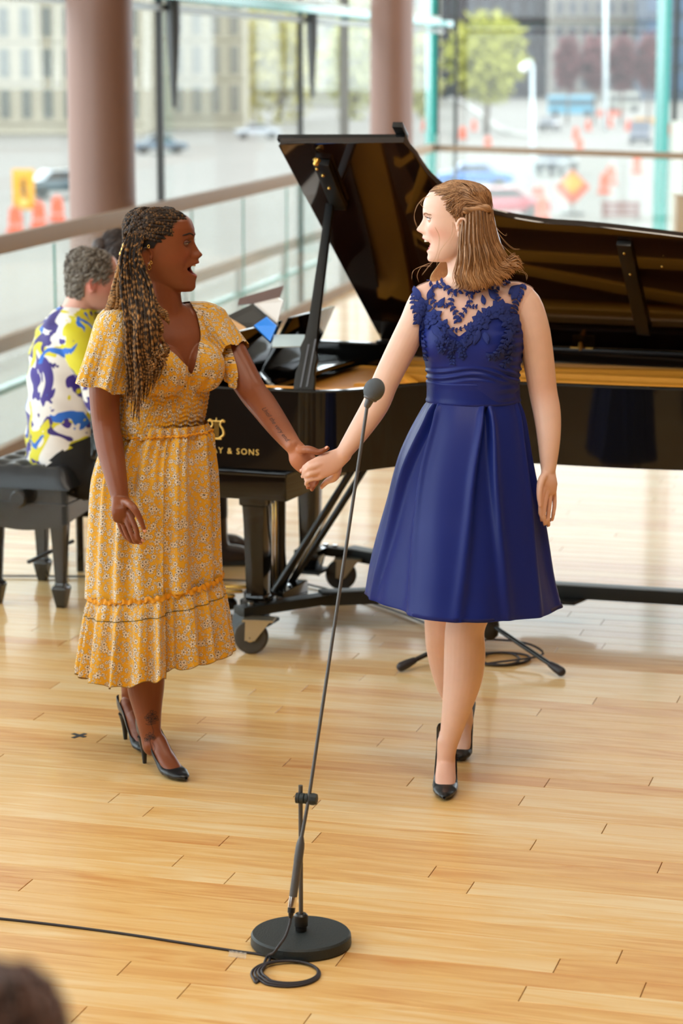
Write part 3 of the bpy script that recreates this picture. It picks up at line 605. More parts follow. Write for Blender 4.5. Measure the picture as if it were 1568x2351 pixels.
# wheeled dolly under the legs: three arms from a hub, cranked ends, casters
dolly = empty('piano_dolly', PP(.52, 1.2, 0), 'black steel three arm dolly with rubber casters carrying the piano', 'dolly')
M_arm = mat('dolly_steel', lin(38, 42, 42), .45, .2, vary=.12)
hub = PP(.52, 1.16, .125)
adopt(dolly, MB().prism([(.40, 1.02), (.66, 1.05), (.70, 1.25), (.55, 1.34), (.40, 1.28)], .095, .105, pm).build('hub_plate', M_arm))
ends = [(FL(548, 1404, .145), FL(735, 1372, .135)), (FL(738, 1262, .15), FL(800, 1268, .135)), (PP(1.55, 1.20, .13), PP(1.3, 1.19, .13))]
for i, (e0, e1) in enumerate(ends):
    adopt(dolly, MB().bar(hub, e1, .075, .05).build('arm', M_arm, bevel=.006)); adopt(dolly, MB().bar(e1 + (hub - e1).normalized() * .05, e0, .06, .036).build('arm_extension', M_arm, bevel=.005))
    for f in (.15, .5): adopt(dolly, MB().lathe([(.011, 0), (.011, .008)], e0.lerp(e1, f) + Vector((0, 0, .018)), 6).build('bolt', M_chrome))
    d = (e0 - e1).normalized(); d.z = 0
    adopt(dolly, MB().bar(e0 - d * .01, e0 + d * .02 - Vector((0, 0, .10)), .055, .012, d).build('end_plate', M_arm))
legs_at = [(-.36, .46), (-.50, 1.36), (1.45, 1.15)]
for s, t in legs_at:
    adopt(dolly, MB().prism([(s - .06, t - .06), (s + .06, t - .06), (s + .06, t + .06), (s - .06, t + .06)], .078, .09, pm).build('leg_cup', M_arm, bevel=.003))
def caster(c, r, ang, top):
    c = Vector(c); MR = Matrix.Rotation(ang, 3, 'Z') @ Matrix.Rotation(R(90), 3, 'X')
    wl_ = adopt(dolly, MB().lathe([(.012, -.018), (r * .55, -.016), (r * .75, -.018), (r * .92, -.016), (r, -.008), (r, .008), (r * .92, .016), (r * .75, .018), (r * .55, .016), (.012, .018)], c, 32, MR).build('caster_wheel', mat('caster_rubber', lin(66, 62, 56), .5) if 'caster_rubber' not in bpy.data.materials else bpy.data.materials['caster_rubber'], smooth=True, sharp=35))
    h = MB().lathe([(.004, -.03), (.017, -.022), (.017, .022), (.004, .03)], c, 16, MR).build('axle', M_chrome, smooth=True, sharp=35); h.parent = wl_; h.matrix_parent_inverse = Matrix.Identity(4)
    d = Matrix.Rotation(ang, 3, 'Z') @ Vector((1, 0, 0)); n = Matrix.Rotation(ang, 3, 'Z') @ Vector((0, 1, 0)); up = Vector((0, 0, 1)); k = MB()
    for sg in (-1, 1):
        o_ = n * sg * .028; q = n * .002
        A = [c + o_ - d * .018 - up * .01, c + o_ + d * .018 - up * .01, c + o_ + d * .075 + up * (top - c.z), c + o_ - d * .015 + up * (top - c.z)]
        k.hexa([p - q for p in A] + [p + q for p in A])
    k.box(c + d * .03 + up * (top - c.z), .11, .07, .008, ang); adopt(dolly, k.build('caster_fork', mat('zinc_plate', lin(196, 186, 164), .3, .8, vary=.1) if 'zinc_plate' not in bpy.data.materials else bpy.data.materials['zinc_plate']))
c0 = FL(576, 1503); caster(c0 + Vector((0, .02, .062)), .062, R(-8), .125)
c1 = FL(783, 1356); caster(c1 + Vector((0, .02, .062)), .062, R(-8), .125); c2 = PP(1.6, 1.2); caster(c2 + Vector((0, 0, .062)), .062, R(0), .11)
# music desk with folder, sheets and tablet
desk = pbox('music_desk', M_lac, -.60, -.30, .3, 1.4, .925, .94, .004)
for t0, t1 in ((.28, .80), (.84, 1.36)):
    adopt(piano, MB().hexa([PP(s, t, z) for s, t, z in ((-.50, t0, .94), (-.48, t0, .94), (-.48, t1, .94), (-.50, t1, .94), (-.40, t0 + .03, 1.14), (-.38, t0 + .03, 1.14), (-.38, t1 - .03, 1.14), (-.40, t1 - .03, 1.14))]).build('desk_leaf', M_lac, bevel=.005))
M_paper = mat('paper', lin(222, 212, 204), .7, vary=.04); M_folder = mat('black_folder', lin(30, 28, 28), .5); M_pink = mat('pinkish_sheet', lin(120, 98, 94), .6, vary=.08)  # M_pink is a plain dark pinkish paper colour
fo = empty('music_folder', P(570, 740, 8.55), 'black music folder leaning open on the piano desk', 'folder')
def quad3(root, name, m, pts, D, th=.004):
    p = [P(x, y, d) for (x, y), d in zip(pts, D)]; n = (p[1] - p[0]).cross(p[3] - p[0]).normalized() * th
    o = MB().hexa(p + [q + n for q in p]).build(name, m); return adopt(root, o) if root else o
quad3(fo, 'cover', M_folder, [(500, 735), (583, 696), (640, 742), (560, 800)], [8.75, 9.0, 8.75, 8.5]); quad3(fo, 'cover', M_wood_in, [(497, 745), (520, 725), (565, 752), (540, 775)], [8.70, 8.8, 8.62, 8.55])
o = quad3(None, 'sheet_music', M_pink, [(545, 700), (549, 685), (652, 655), (640, 690)], [9.1, 9.12, 9.2, 9.12]); tag(o, 'dark pinkish sheet of music standing behind the folder', 'sheet')
o = quad3(None, 'sheet_music', M_paper, [(583, 697), (640, 683), (650, 690), (636, 742)], [8.98, 9.0, 8.85, 8.70]); tag(o, 'pale sheet of music standing upright behind the folder', 'sheet')
M_scr = bpy.data.materials.new('tablet_screen'); M_scr.use_nodes = True; b_ = M_scr.node_tree.nodes['Principled BSDF']; b_.inputs['Base Color'].default_value = lin(10, 60, 120); b_.inputs['Emission Color'].default_value = lin(20, 140, 235); b_.inputs['Emission Strength'].default_value = .75; b_.inputs['Roughness'].default_value = .1
tb = empty('tablet', P(612, 760, 8.42), 'tablet with a glowing blue screen on the piano desk', 'tablet')
quad3(tb, 'case', M_ebony, [(578, 745), (612, 722), (640, 745), (622, 788)], [8.5, 8.58, 8.45, 8.36]); quad3(tb, 'screen', M_scr, [(583, 747), (612, 727), (635, 747), (620, 783)], [8.485, 8.56, 8.435, 8.345], .001)
o = quad3(None, 'sheet_music', mat('bluish_white_panel', lin(214, 236, 244), .4), [(625, 796), (628, 768), (700, 768), (697, 794)], [8.3, 8.4, 8.42, 8.32]); tag(o, 'white sheet lying beside the blue tablet near the prop stick', 'sheet')  # flat bluish white panel between the tablet and the prop stick
# ================================================================ piano bench
BL = FL(150, 1395); e1 = Vector((.287, .958, 0)); e2 = Vector((.958, -.287, 0)); BL -= e2 * .015
def BB(u, v, z): return BL + e2 * u + e1 * v + Vector((0, 0, z))     # u<0 to the left, v away
bench = empty('piano_bench', BB(-.14, .25, 0), 'black tufted leather piano bench at the left edge under the pianist', 'bench')
M_leather = mat('black_leather', lin(34, 36, 40), .33, spec=.5, bump=.25, bscale=160); M_bw = mat('ebonised_wood', lin(40, 38, 36), .22, coat=.4)
W_, L_ = .29, .50
for u in (0, -W_ + .02):
    for v in (0, L_ - .06):
        pr = [(0, .016), (.03, .022), (.075, .030), (.085, .026), (.09, .02), (.1, .018), (.25, .025), (.34, .031)]
        adopt(bench, MB().rings([[BB(u + i * h, v + j * h, z) for i, j in ((-1, -1), (1, -1), (1, 1), (-1, 1))] for z, h in pr]).build('leg', M_bw, bevel=.002))
g_ = MB(); n_ = 16         # curved apron on the near end and straight ones elsewhere
for (u0, v0, u1, v1, arch) in ((.05, -.05, -W_ - .03, -.05, .03), (.05, L_ - .01, -W_ - .03, L_ - .01, .03), (.05, -.05, .05, L_ - .01, -.02), (-W_ - .03, -.05, -W_ - .03, L_ - .01, -.02)):
    rg = []
    for i in range(n_ + 1):
        f = i / n_; u, v = u0 + (u1 - u0) * f, v0 + (v1 - v0) * f; zb = .335 - arch * math.sin(math.pi * f); nx, ny = (0, .02) if u0 != u1 else (-.02 if u0 > 0 else .02, 0)
        rg.append([BB(u, v, zb), BB(u + nx, v + ny, zb), BB(u + nx, v + ny, .475), BB(u, v, .475)])
    adopt(bench, MB().rings(rg).build('apron', M_bw))
    adopt(bench, MB().bar(BB(u0, v0, .41), BB(u1, v1, .41), .012, .008).build('apron_bead', M_bw))
cu = MB(); nu, nv = 26, 40; rows = []
for j in range(nv + 1):
    v = -.07 + (L_ + .08) * j / nv; row = []
    for i in range(nu + 1):
        u = .07 - (W_ + .12) * i / nu; fx = i / nu; fy = j / nv; ed = min(1, min(fx, 1 - fx) / .16) ; ey = min(1, min(fy, 1 - fy) / .1)
        dome = (1 - (1 - ed) ** 2.4) * (1 - (1 - ey) ** 2.4); tf = sum(math.exp(-((fx - a) ** 2 / .006 + (fy - b) ** 2 / .003)) for a in (.25, .5, .75) for b in (.14, .32, .5, .68, .86))
        row.append(BB(u, v, .475 + .085 * dome - .026 * tf * dome))
    rows.append(row)
rows = [[BB(p_ * 0 + q, -.07, .47) for q, p_ in [(.07 - (W_ + .12) * i / nu, 0) for i in range(nu + 1)]]] + rows + [[BB(.07 - (W_ + .12) * i / nu, L_ + .01, .47) for i in range(nu + 1)]]
cu.rings(rows, cap=False, closed=False); cush = adopt(bench, cu.build('cushion', M_leather, smooth=True))
bt = [adopt(bench, MB().ball(BB(.07 - (W_ + .12) * a, -.07 + (L_ + .08) * b, .537), [(.008, 0, 0), (0, .008, 0), (0, 0, .004)], 10, 6).build('button', M_leather, smooth=True)) for a in (.25, .5, .75) for b in (.14, .32, .5, .68, .86)]
kc = BB(-.125, -.06, .435); kM = (-e1).to_track_quat('Z', 'Y').to_matrix()
adopt(bench, MB().lathe([(.012, 0), (.012, .02), (.03, .022), (.034, .03), (.034, .045), (.028, .052), (.01, .052)], kc, 24, kM).build('height_knob', M_bw, smooth=True, sharp=35))
adopt(bench, MB().bar(BB(-.135, 0, .17), BB(-.135, L_ - .06, .17), .012, .012).build('stretcher', M_dark))
# ================================================================ microphone stand in front
M_mg = mat('grey_anodised', lin(92, 90, 90), .45, .3); M_iron = mat('cast_iron_black', lin(36, 44, 46), .55, bump=.5, bscale=260); M_foam = mat('grey_foam', lin(88, 94, 100), .9, bump=.6, bscale=420); M_cable = mat('cable_rubber', lin(48, 44, 50), .5); M_silver = mat('silver_connector', (.75, .72, .68, 1), .2, 1.)
bc = FL(691, 2132, .04); bc.z = 0; r0 = .118
mic = empty('microphone_stand', bc, 'tall thin grey microphone stand on a round black base, nearest the camera', 'stand')
adopt(mic, MB().lathe([(.0, 0), (r0 - .002, 0), (r0 + .002, .006), (r0 + .001, .026), (r0 - .003, .031), (.02, .034), (0, .034)], bc, 72).build('base', M_iron, smooth=True, sharp=25))
adopt(mic, MB().lathe([(.011, .034), (.014, .036), (.014, .046), (.0165, .048), (.0165, .074), (.0125, .078), (0, .078)], bc, 24).build('collar', M_ebony, smooth=True, sharp=30))
Yb = bc.y; ptop = P(691, 1803, Yb)
adopt(mic, MB().tube([bc + Vector((0, 0, .07)), (bc.x, bc.y, ptop.z)], .0052, 14).build('pole', M_mg, smooth=True, sharp=40))
cl = P(706, 1832, Yb - .012); bt0 = P(673, 2058, Yb - .085); b1_ = P(690, 1936, Yb - .05); mt = P(843, 931, Yb + .29)
boom_c = P(709, 1832, Yb - .018)
adopt(mic, MB().tube([b1_, boom_c, mt], .0042, 12).build('boom', M_mg, smooth=True, sharp=40))
dh = (bt0 - b1_)
adopt(mic, MB().tube([b1_ + dh * -.12, b1_ + dh * .0, b1_ + dh * .08, b1_ + dh * .35, b1_ + dh * .355, b1_ + dh], [.0055, .0095, .0105, .0105, .0100, .0095], 20).build('preamp_body', M_mg, smooth=True, sharp=30))
xl = MB(); dn = dh.normalized(); xe = bt0 + dn * .026
adopt(mic, MB().tube([bt0, bt0 + dn * .001, bt0 + dn * .024, xe], [.0085, .0093, .0093, .009], 20).build('silver_connector', M_silver, smooth=True, sharp=30))
xe2 = P(667, 2108, Yb - .10)
adopt(mic, MB().tube([xe, xe + (xe2 - xe) * .5, xe + (xe2 - xe) * .52, xe2], [.0092, .0088, .0068, .0045], 18).build('cable_plug', M_ebony, smooth=True, sharp=30))
kx = Vector((1, -.25, .0)).normalized(); kM = kx.to_track_quat('Z', 'Y').to_matrix(); k0_ = P(684, 1830, Yb); k0_ = Vector((bc.x - .012, bc.y - .006, k0_.z))
adopt(mic, MB().lathe([(.006, 0), (.0125, .002), (.0125, .010), (.0105, .011), (.0125, .012), (.0125, .021), (.008, .023), (.0125, .024), (.0125, .031), (.006, .033), (.006, .036)], k0_, 24, kM).build('clamp', M_iron, smooth=True, sharp=30))
adopt(mic, MB().lathe([(.006, .034), (.014, .036), (.0145, .044), (.0125, .052), (.004, .053)], k0_, 10, kM).build('clamp_knob', M_iron, smooth=True, sharp=25))
mw = P(859, 895, Yb + .295); hd = (mw - mt).normalized()
adopt(mic, MB().ball(mw, [hd.orthogonal().normalized() * .0255, hd.cross(hd.orthogonal()).normalized() * .0255, hd * .029], 36, 20).build('windscreen', M_foam, smooth=True))
adopt(mic, MB().tube([mt + hd * -.006, mt + hd * .0, mt + hd * .010, mt + hd * .018], [.006, .0085, .010, .0115], 18, ref=(0, 1, 0)).build('mic_clip', M_mg, smooth=True, sharp=30))
adopt(mic, MB().lathe([(.0135, 0), (.017, .003), (.018, .010), (.016, .014)], mt + hd * .014, 24, hd.to_track_quat('Z', 'Y').to_matrix()).build('foam_collar', M_mg, smooth=True, sharp=30))
cr_ = .0032
path = [xe2, P(664, 2125, Yb - .11), P(655, 2150, Yb - .125), P(640, 2172, Yb - .14), FL(628, 2188, .03), FL(612, 2198, cr_)]
cc = (657, 2236); loops = []
for k in range(70):
    a = R(215) - k * R(360) / 22; gx = 80 - k * .22; gy = 31 - k * .1; loops.append(FL(cc[0] + gx * math.cos(a) + (k // 22) * 3, cc[1] - gy * math.sin(a) - (k // 22) * 2, cr_ + .0066 * (.2 * (k // 22) + .6 * (math.sin(a * .5) ** 2 if k > 22 else 0))))
tail = [FL(x, y, cr_) for x, y in ((620, 2200), (590, 2190), (545, 2184), (440, 2168), (300, 2146), (150, 2126), (0, 2109), (-90, 2102), (-260, 2092))]
tag(MB().tube(path + loops + tail, cr_, 10, res=4, cap=True).build('microphone_cable', M_cable, smooth=True), 'dark cable coiled by the stand base and running off to the left', 'cable')
M_tape = glass_mat('clear_tape', (.95, .95, .93, 1), .22, (.95, .95, .93, 1))
tp = MB(); a = [FL(x, y, .001) for x, y in ((524, 2197), (564, 2202), (568, 2190), (528, 2183))]; rows = []
for j in range(7):
    f = j / 6; h = .0005 + .0085 * math.exp(-((f - .5) / .2) ** 2)
    rows.append([a[0].lerp(a[3], f).lerp(a[1].lerp(a[2], f), g / 12) + Vector((0, 0, h + .0012 * math.sin(g * 2.1 + j))) for g in range(13)])
tp.rings(rows, cap=False, closed=False); tag(tp.build('tape', M_tape, smooth=True), 'piece of crinkled clear tape holding the cable to the floor', 'tape')
xm = empty('tape_cross', FL(181, 1689), 'small black tape cross on the floor left of the yellow dress', 'tape mark')
M_btape = mat('black_tape', lin(34, 38, 44), .6)
for q in (((167, 1684), (195, 1692)), ((167, 1694), (196, 1684))): adopt(xm, MB().bar(FL(*q[0], .001), FL(*q[1], .0012), .014, .001).build('strip', M_btape))
# second stand, a tripod mostly hidden by the navy dress
hc = FL(1124, 1505); hc.z = 0
ts_ = empty('tripod_stand', hc, 'black tripod stand with rubber feet behind the legs of the woman in navy', 'stand')
for ft in (FL(921, 1534, .015), FL(1288, 1545, .015), hc + Vector((-.05, .36, .015))):
    d = (ft - (hc + Vector((0, 0, .11)))); up_ = hc + Vector((0, 0, .115))
    lg_ = adopt(ts_, MB().tube([up_ + d * .08, up_ + d * .93], .0085, 12).build('leg', M_ebony, smooth=True, sharp=40))
    q = MB().tube([up_ + d * .86, up_ + d * .93, up_ + d * 1.0], [.012, .0155, .0165], 14, cap='round').build('rubber_foot', M_cable, smooth=True); q.parent = lg_; q.matrix_parent_inverse = Matrix.Identity(4)
adopt(ts_, MB().lathe([(.015, .06), (.03, .075), (.034, .11), (.024, .16), (.016, .18), (0, .18)], hc, 20).build('hub', M_ebony, smooth=True, sharp=40), MB().tube([hc + Vector((0, 0, .07)), hc + Vector((0, 0, .66))], .009, 12).build('pole', M_ebony, smooth=True, sharp=40))
lp = []
for k in range(48):
    a = k * R(360) / 20; lp.append(FL(1150 + (58 + 18 * math.sin(k * .13)) * math.cos(a), 1512 + 14 * math.sin(a), .004 + .003 * (k // 20)))
lp += [FL(x, y, .004 + z) for x, y, z in ((1240, 1506, .03), (1228, 1484, .06), (1180, 1472, .06), (1120, 1468, .04), (1100, 1470, .004), (1000, 1440, .004), (900, 1400, .004), (700, 1340, .004), (560, 1333, .004), (300, 1325, .004), (0, 1322, .004), (-150, 1321, .004))]
tag(MB().tube(lp, .004, 8, res=4).build('stand_cable', M_cable, smooth=True), 'black cable coiled at the tripod feet and trailing behind the piano', 'cable')
# ================================================================ people: tools
def interp(tab, z, col):
    xs = [r[0] for r in tab]; return np.interp(z, xs, [r[col] for r in tab])
def sm(a, b, x):
    t = np.clip((x - a) / (b - a + 1e-9), 0, 1); return t * t * (3 - 2 * t)
class Head:
    """head in millimetres: x forward, y to its left, z up from the chin"""
    def __init__(s, o, fwd, base, prof, mouth, eye, ear, jawp=2.0, lean=0.):
        s.o = Vector(o); s.f = Vector(fwd).normalized(); s.u = Vector((0, 0, 1))
        if lean: s.u = (s.u + s.f * lean).normalized(); s.f = (s.f - s.u * s.f.dot(s.u)).normalized()
        s.l = s.u.cross(s.f); s.base = base; s.prof = prof; s.m = mouth; s.eye = eye; s.ear = ear; s.jawp = jawp
    def w(s, x, y, z): return s.o + (s.f * x + s.l * y + s.u * z) * .001
    def local(s, co):
        d = (co - np.array(s.o)) * 1000; return d @ np.array(s.f), d @ np.array(s.l), d @ np.array(s.u)
    def lips(s, y):
        lo, up, cz, hw = s.m['lo'], s.m['up'], s.m['cz'], s.m['hw']; q = np.clip(np.abs(y) / hw, 0, 1) ** 2
        return lo + (cz - 1 - lo) * q, up + (cz + 1 - up) * q
    def mesh(s, mb, n=150, rows=130):
        z0, z1 = s.base[0][0], s.base[-1][0]; zz = z0 + (z1 - z0) * (.5 - .5 * np.cos(np.pi * np.linspace(.02, .985, rows))) * .35 + (z1 - z0) * np.linspace(.02, .985, rows) * .65
        a = np.linspace(-np.pi, np.pi, n, endpoint=False); a = a - .38 * np.sin(a)      # more columns on the face
        rings = []
        for z in zz:
            B, xc, ab, w = (float(interp(s.base, z, k)) for k in (1, 2, 3, 4)); p = s.jawp + .5 * float(sm(60, 130, z)); e = 2 / p
            ca, sa = np.cos(a), np.sin(a); fr = ca > 0
            x = np.where(fr, xc + (B - xc) * np.abs(ca) ** e, xc - ab * np.abs(ca)); y = np.where(fr, w * np.sign(sa) * np.abs(sa) ** e, w * sa)
            C = float(np.interp(z, [q[0] for q in s.prof], [q[1] for q in s.prof])); nz = s.m['nose']; nw = float(np.interp(z, [0, s.m['lo'] - 5, s.m['lo'], s.m['up'], nz - 12, nz - 7, nz, nz + 12, nz + 32, nz + 50], [20, 19, 26, 26, 17, 13.5, 12.5, 9.5, 8.5, 22]))
            g = np.exp(-(np.abs(y) / nw) ** 2.4); d = C - B
            x = np.where(fr, x + d * g, x)
            # nostril wings, cheeks, sockets, brow
            x = np.where(fr, x + 5.5 * np.exp(-((np.abs(y) - 13) / 6.) ** 2 - ((z - nz + 5) / 6.5) ** 2), x)
            x = np.where(fr, x + 5.5 * np.exp(-((np.abs(y) - 38) / 17.) ** 2 - ((z - nz - 2) / 17.) ** 2), x)
            x = np.where(fr, x - 8.6 * np.exp(-((np.abs(y) - 31) / 14.) ** 2 - ((z - s.eye) / 12.) ** 2), x)
            x = np.where(fr, x + 2.2 * np.exp(-((np.abs(y) - 27) / 20.) ** 2 - ((z - s.eye - 17) / 6.) ** 2), x)
            x = np.where(fr, x - 2.6 * np.exp(-((np.abs(y) - s.m['hw'] - 7) / 4.) ** 2 - ((z - s.m['cz'] - 10) / 16.) ** 2), x)
            lo, up = s.lips(y); ins = sm(-1.2, 1.2, z - lo) * sm(-1.2, 1.2, up - z) * (np.abs(y) < s.m['hw'] + .5)
            x = np.where(fr & (x > 30), x - s.m['depth'] * ins, x)
            rings.append([s.w(xx, yy, z) for xx, yy in zip(x, y)])
        mb.rings(rings)
        for sg in (-1, 1):    # ears: helix tube, thin concha plate and lobe
            ex, ez = s.ear; yb = float(interp(s.base, ez, 4)) * .97 + 2
            E = lambda a, b, c=0.: s.w(ex + a, sg * (yb + 4 + c), ez + b)
            mb.tube([E(8, -2, -2), E(9, 10, 2), E(3, 24, 6), E(-9, 27, 9), E(-17, 17, 11), E(-17, 2, 11), E(-11, -13, 8), E(-3, -23, 4), E(4, -22, 2), E(6, -12, 0)], [.003, .0036, .0038, .0038, .0037, .0036, .0036, .0048, .0050, .003], 8, res=3, cap='round')
            mb.ball(E(-4, 3, 1.5), [s.f * .013 - s.l * sg * .007, s.l * sg * .0042, s.u * .023], 14, 8)
            mb.ball(E(8, -3, 1.5), [s.f * .0045, s.l * .004, s.u * .006], 10, 6)
def remesh(mb, voxel, it=2, lam=.5, wfun=None, name='body'):
    me = mb.mesh('tmp'); bm = bmesh.new(); bm.from_mesh(me); bmesh.ops.recalc_face_normals(bm, faces=bm.faces); bm.to_mesh(me); bm.free()
    o = bpy.data.objects.new('tmp', me); COL.objects.link(o); md = o.modifiers.new('r', 'REMESH'); md.mode = 'VOXEL'; md.voxel_size = voxel; md.adaptivity = 0
    bpy.context.view_layer.update(); r = bpy.data.meshes.new_from_object(o.evaluated_get(bpy.context.evaluated_depsgraph_get())); bpy.data.objects.remove(o); bpy.data.meshes.remove(me); r.name = name
    laplace(r, it, lam, wfun); return r
def soften(me, spots, it=25):      # melt the creases where limbs were joined
    S = [(np.array(p), r) for p, r in spots]
    laplace(me, it, .5, lambda c: np.clip(sum(np.exp(-(np.linalg.norm(c - p, axis=1) / r) ** 2) for p, r in S), 0, 1))
def getco(me):
    a = np.empty(len(me.vertices) * 3, np.float32); me.vertices.foreach_get('co', a); return a.reshape(-1, 3).astype(np.float64)
def getno(me):
    a = np.empty(len(me.vertices) * 3, np.float32); me.vertex_normals.foreach_get('vector', a); return a.reshape(-1, 3).astype(np.float64)
def setco(me, c):
    me.vertices.foreach_set('co', c.astype(np.float32).ravel()); me.update()
def edges_of(me):
    e = np.empty(len(me.edges) * 2, np.int32); me.edges.foreach_get('vertices', e); return e.reshape(-1, 2)
def laplace(me, it, lam, wfun=None):
    c = getco(me); e = edges_of(me); n = len(c); deg = np.bincount(e.ravel(), minlength=n).astype(float)[:, None]; w_ = np.ones((n, 1)) if wfun is None else wfun(c)[:, None]
    for _ in range(it):
        s = np.zeros_like(c)
        for k in range(3): s[:, k] = np.bincount(e[:, 0], c[e[:, 1], k], n) + np.bincount(e[:, 1], c[e[:, 0], k], n)
        c += lam * w_ * (s / np.maximum(deg, 1) - c)
    setco(me, c)
def garment(body, mask, offset, it=12, name='garment', bsm=12, wsm=.5):
    """cloth cut from the body surface: offset outwards, smoothed, with clean edges"""
    c = getco(body); no = getno(body); keep = mask(c, no)
    lt = np.empty(len(body.polygons), np.int32); body.polygons.foreach_get('loop_total', lt); vi = np.empty(len(body.loops), np.int32); body.loops.foreach_get('vertex_index', vi); st = np.concatenate([[0], np.cumsum(lt)[:-1]])
    F4 = [tuple(vi[a:a + b]) for a, b in zip(st, lt) if keep[vi[a:a + b]].all()]
    used = np.unique(np.concatenate([np.array(f) for f in F4])); mp = -np.ones(len(c), int); mp[used] = np.arange(len(used))
    off = offset(c) if callable(offset) else offset
    v = (c + no * (off[:, None] if np.ndim(off) else off))[used]
    me = bpy.data.meshes.new(name); me.from_pydata([tuple(p) for p in v], [], [tuple(mp[list(f)]) for f in F4])
    e = edges_of(me); bm = bmesh.new(); bm.from_mesh(me)
    # drop loose flakes: keep the biggest island
    seen = set(); best = []
    bm.verts.ensure_lookup_table()
    for v0 in bm.verts:
        if v0.index in seen: continue
        stack = [v0]; seen.add(v0.index); isl = []
        while stack:
            x = stack.pop(); isl.append(x)
            for ed in x.link_edges:
                y = ed.other_vert(x)
                if y.index not in seen: seen.add(y.index); stack.append(y)
        if len(isl) > len(best): best = isl
    bs = set(best); bmesh.ops.delete(bm, geom=[x for x in bm.verts if x not in bs], context='VERTS')
    bm.verts.ensure_lookup_table()
    bnd = {x.index: [ed.other_vert(x).index for ed in x.link_edges if ed.is_boundary] for x in bm.verts if x.is_boundary}
    bm.to_mesh(me); bm.free()
    co = getco(me); keys = [k for k, q in bnd.items() if len(q) == 2]; A = np.array([bnd[k] for k in keys]); K = np.array(keys)
    for _ in range(bsm): co[K] = .5 * co[K] + .25 * (co[A[:, 0]] + co[A[:, 1]])
    setco(me, co); isb = np.ones(len(co)); isb[list(bnd)] = 0
    if it: laplace(me, it, wsm, lambda c: isb)
    return me
def add_ob(name, me, m, parent, smooth=True):
    o = bpy.data.objects.new(name, me); COL.objects.link(o)
    if m and not me.materials: me.materials.append(m)
    if smooth: me.shade_smooth()
    return adopt(parent, o)
def set_uv(me, U, V):
    uv = me.uv_layers.new(name='UVMap'); vi = np.empty(len(me.loops), np.int32); me.loops.foreach_get('vertex_index', vi)
    uv.data.foreach_set('uv', np.stack([U[vi], V[vi]], 1).astype(np.float32).ravel())
def torso(mb, rows, fwd, n=48):
    f = Vector(fwd).normalized(); l = Vector((0, 0, 1)).cross(f); rings = []
    pts = [Vector(r[0]) for r in rows]; par = [(r[1], r[2]) for r in rows]; bk = [(r[3], r[4] if len(r) > 4 else 2.3) for r in rows]
    P1, R1 = spline(pts, par, 5); _, R2 = spline(pts, bk, 5)
    for p, (hw, fd), (bd, ex) in zip(P1, R1, R2):
        rg = []
        for k in range(n):
            a = 2 * math.pi * k / n; ca, sa = math.cos(a), math.sin(a); e = 2 / ex
            x = (fd if ca > 0 else bd) * math.copysign(abs(ca) ** e, ca); y = hw * math.copysign(abs(sa) ** e, sa); rg.append(p + f * x + l * y)
        rings.append(rg)
    mb.rings(rings)
def hand(mb, wrist, palm, wr, fingers, thumb, rad=.0082, th=.013, hw=.037, nrm=(0, -1, 0)):
    """wrist and palm points, finger joint chains (knuckle to tip), all in world space"""
    d = (Vector(palm) - Vector(wrist)).normalized(); side = d.cross(Vector(nrm)).normalized()
    kn = [Vector(f[0]) for f in fingers]; kc = sum(kn, Vector()) / len(kn)
    mb.tube([wrist, Vector(wrist).lerp(Vector(palm), .4), palm, kc], [(wr, wr * .8), (hw * .82, th * 1.15), (hw, th * 1.1), (hw * .95, th * .8)], 20, res=4, cap='round', ref=side)
    for i, f in enumerate(fingers):
        r = rad * (.92, 1.0, .96, .84)[i]; mb.tube([Vector(wrist).lerp(Vector(f[0]), .6)] + list(f), [r * .9] + [r * 1.12] + [r * (1.0 - .1 * k) for k in range(len(f) - 2)] + [r * .72], 12, res=4, cap='round')
        mb.ball(f[0], [Vector((r * 1.25, 0, 0)), Vector((0, r * 1.1, 0)), Vector((0, 0, r * 1.25))], 12, 8)
        for q in f[1:-1]: mb.ball(q, [Vector((r * 1.06, 0, 0)), Vector((0, r * 1.06, 0)), Vector((0, 0, r * 1.06))], 10, 6)
    mb.tube([Vector(wrist).lerp(Vector(palm), .3)] + list(thumb), [rad * 1.3] + [rad * 1.45] + [rad * 1.12] * (len(thumb) - 2) + [rad * .8], 12, res=4, cap='round')
def nails(root, tips, m):
    mb = MB()
    for tip, prev, n in tips:
        tip = Vector(tip); d = (tip - Vector(prev)).normalized(); nn = (Vector(n) - d * Vector(n).dot(d)).normalized(); sd = d.cross(nn)
        c = tip - d * .001 + nn * .0052; mb.ball(c, [sd * .0046, nn * .0012, d * .0062], 10, 6)
    o = adopt(root, mb.build('fingernails', m, smooth=True)); o['kind'] = 'stuff'; return o
def skin_mat(name, rough=.42, sub=.12):
    return mat(name, rough=rough, attr='tone', sub=sub, vary=.06, scale=30, bump=.06, bscale=500, spec=.4)
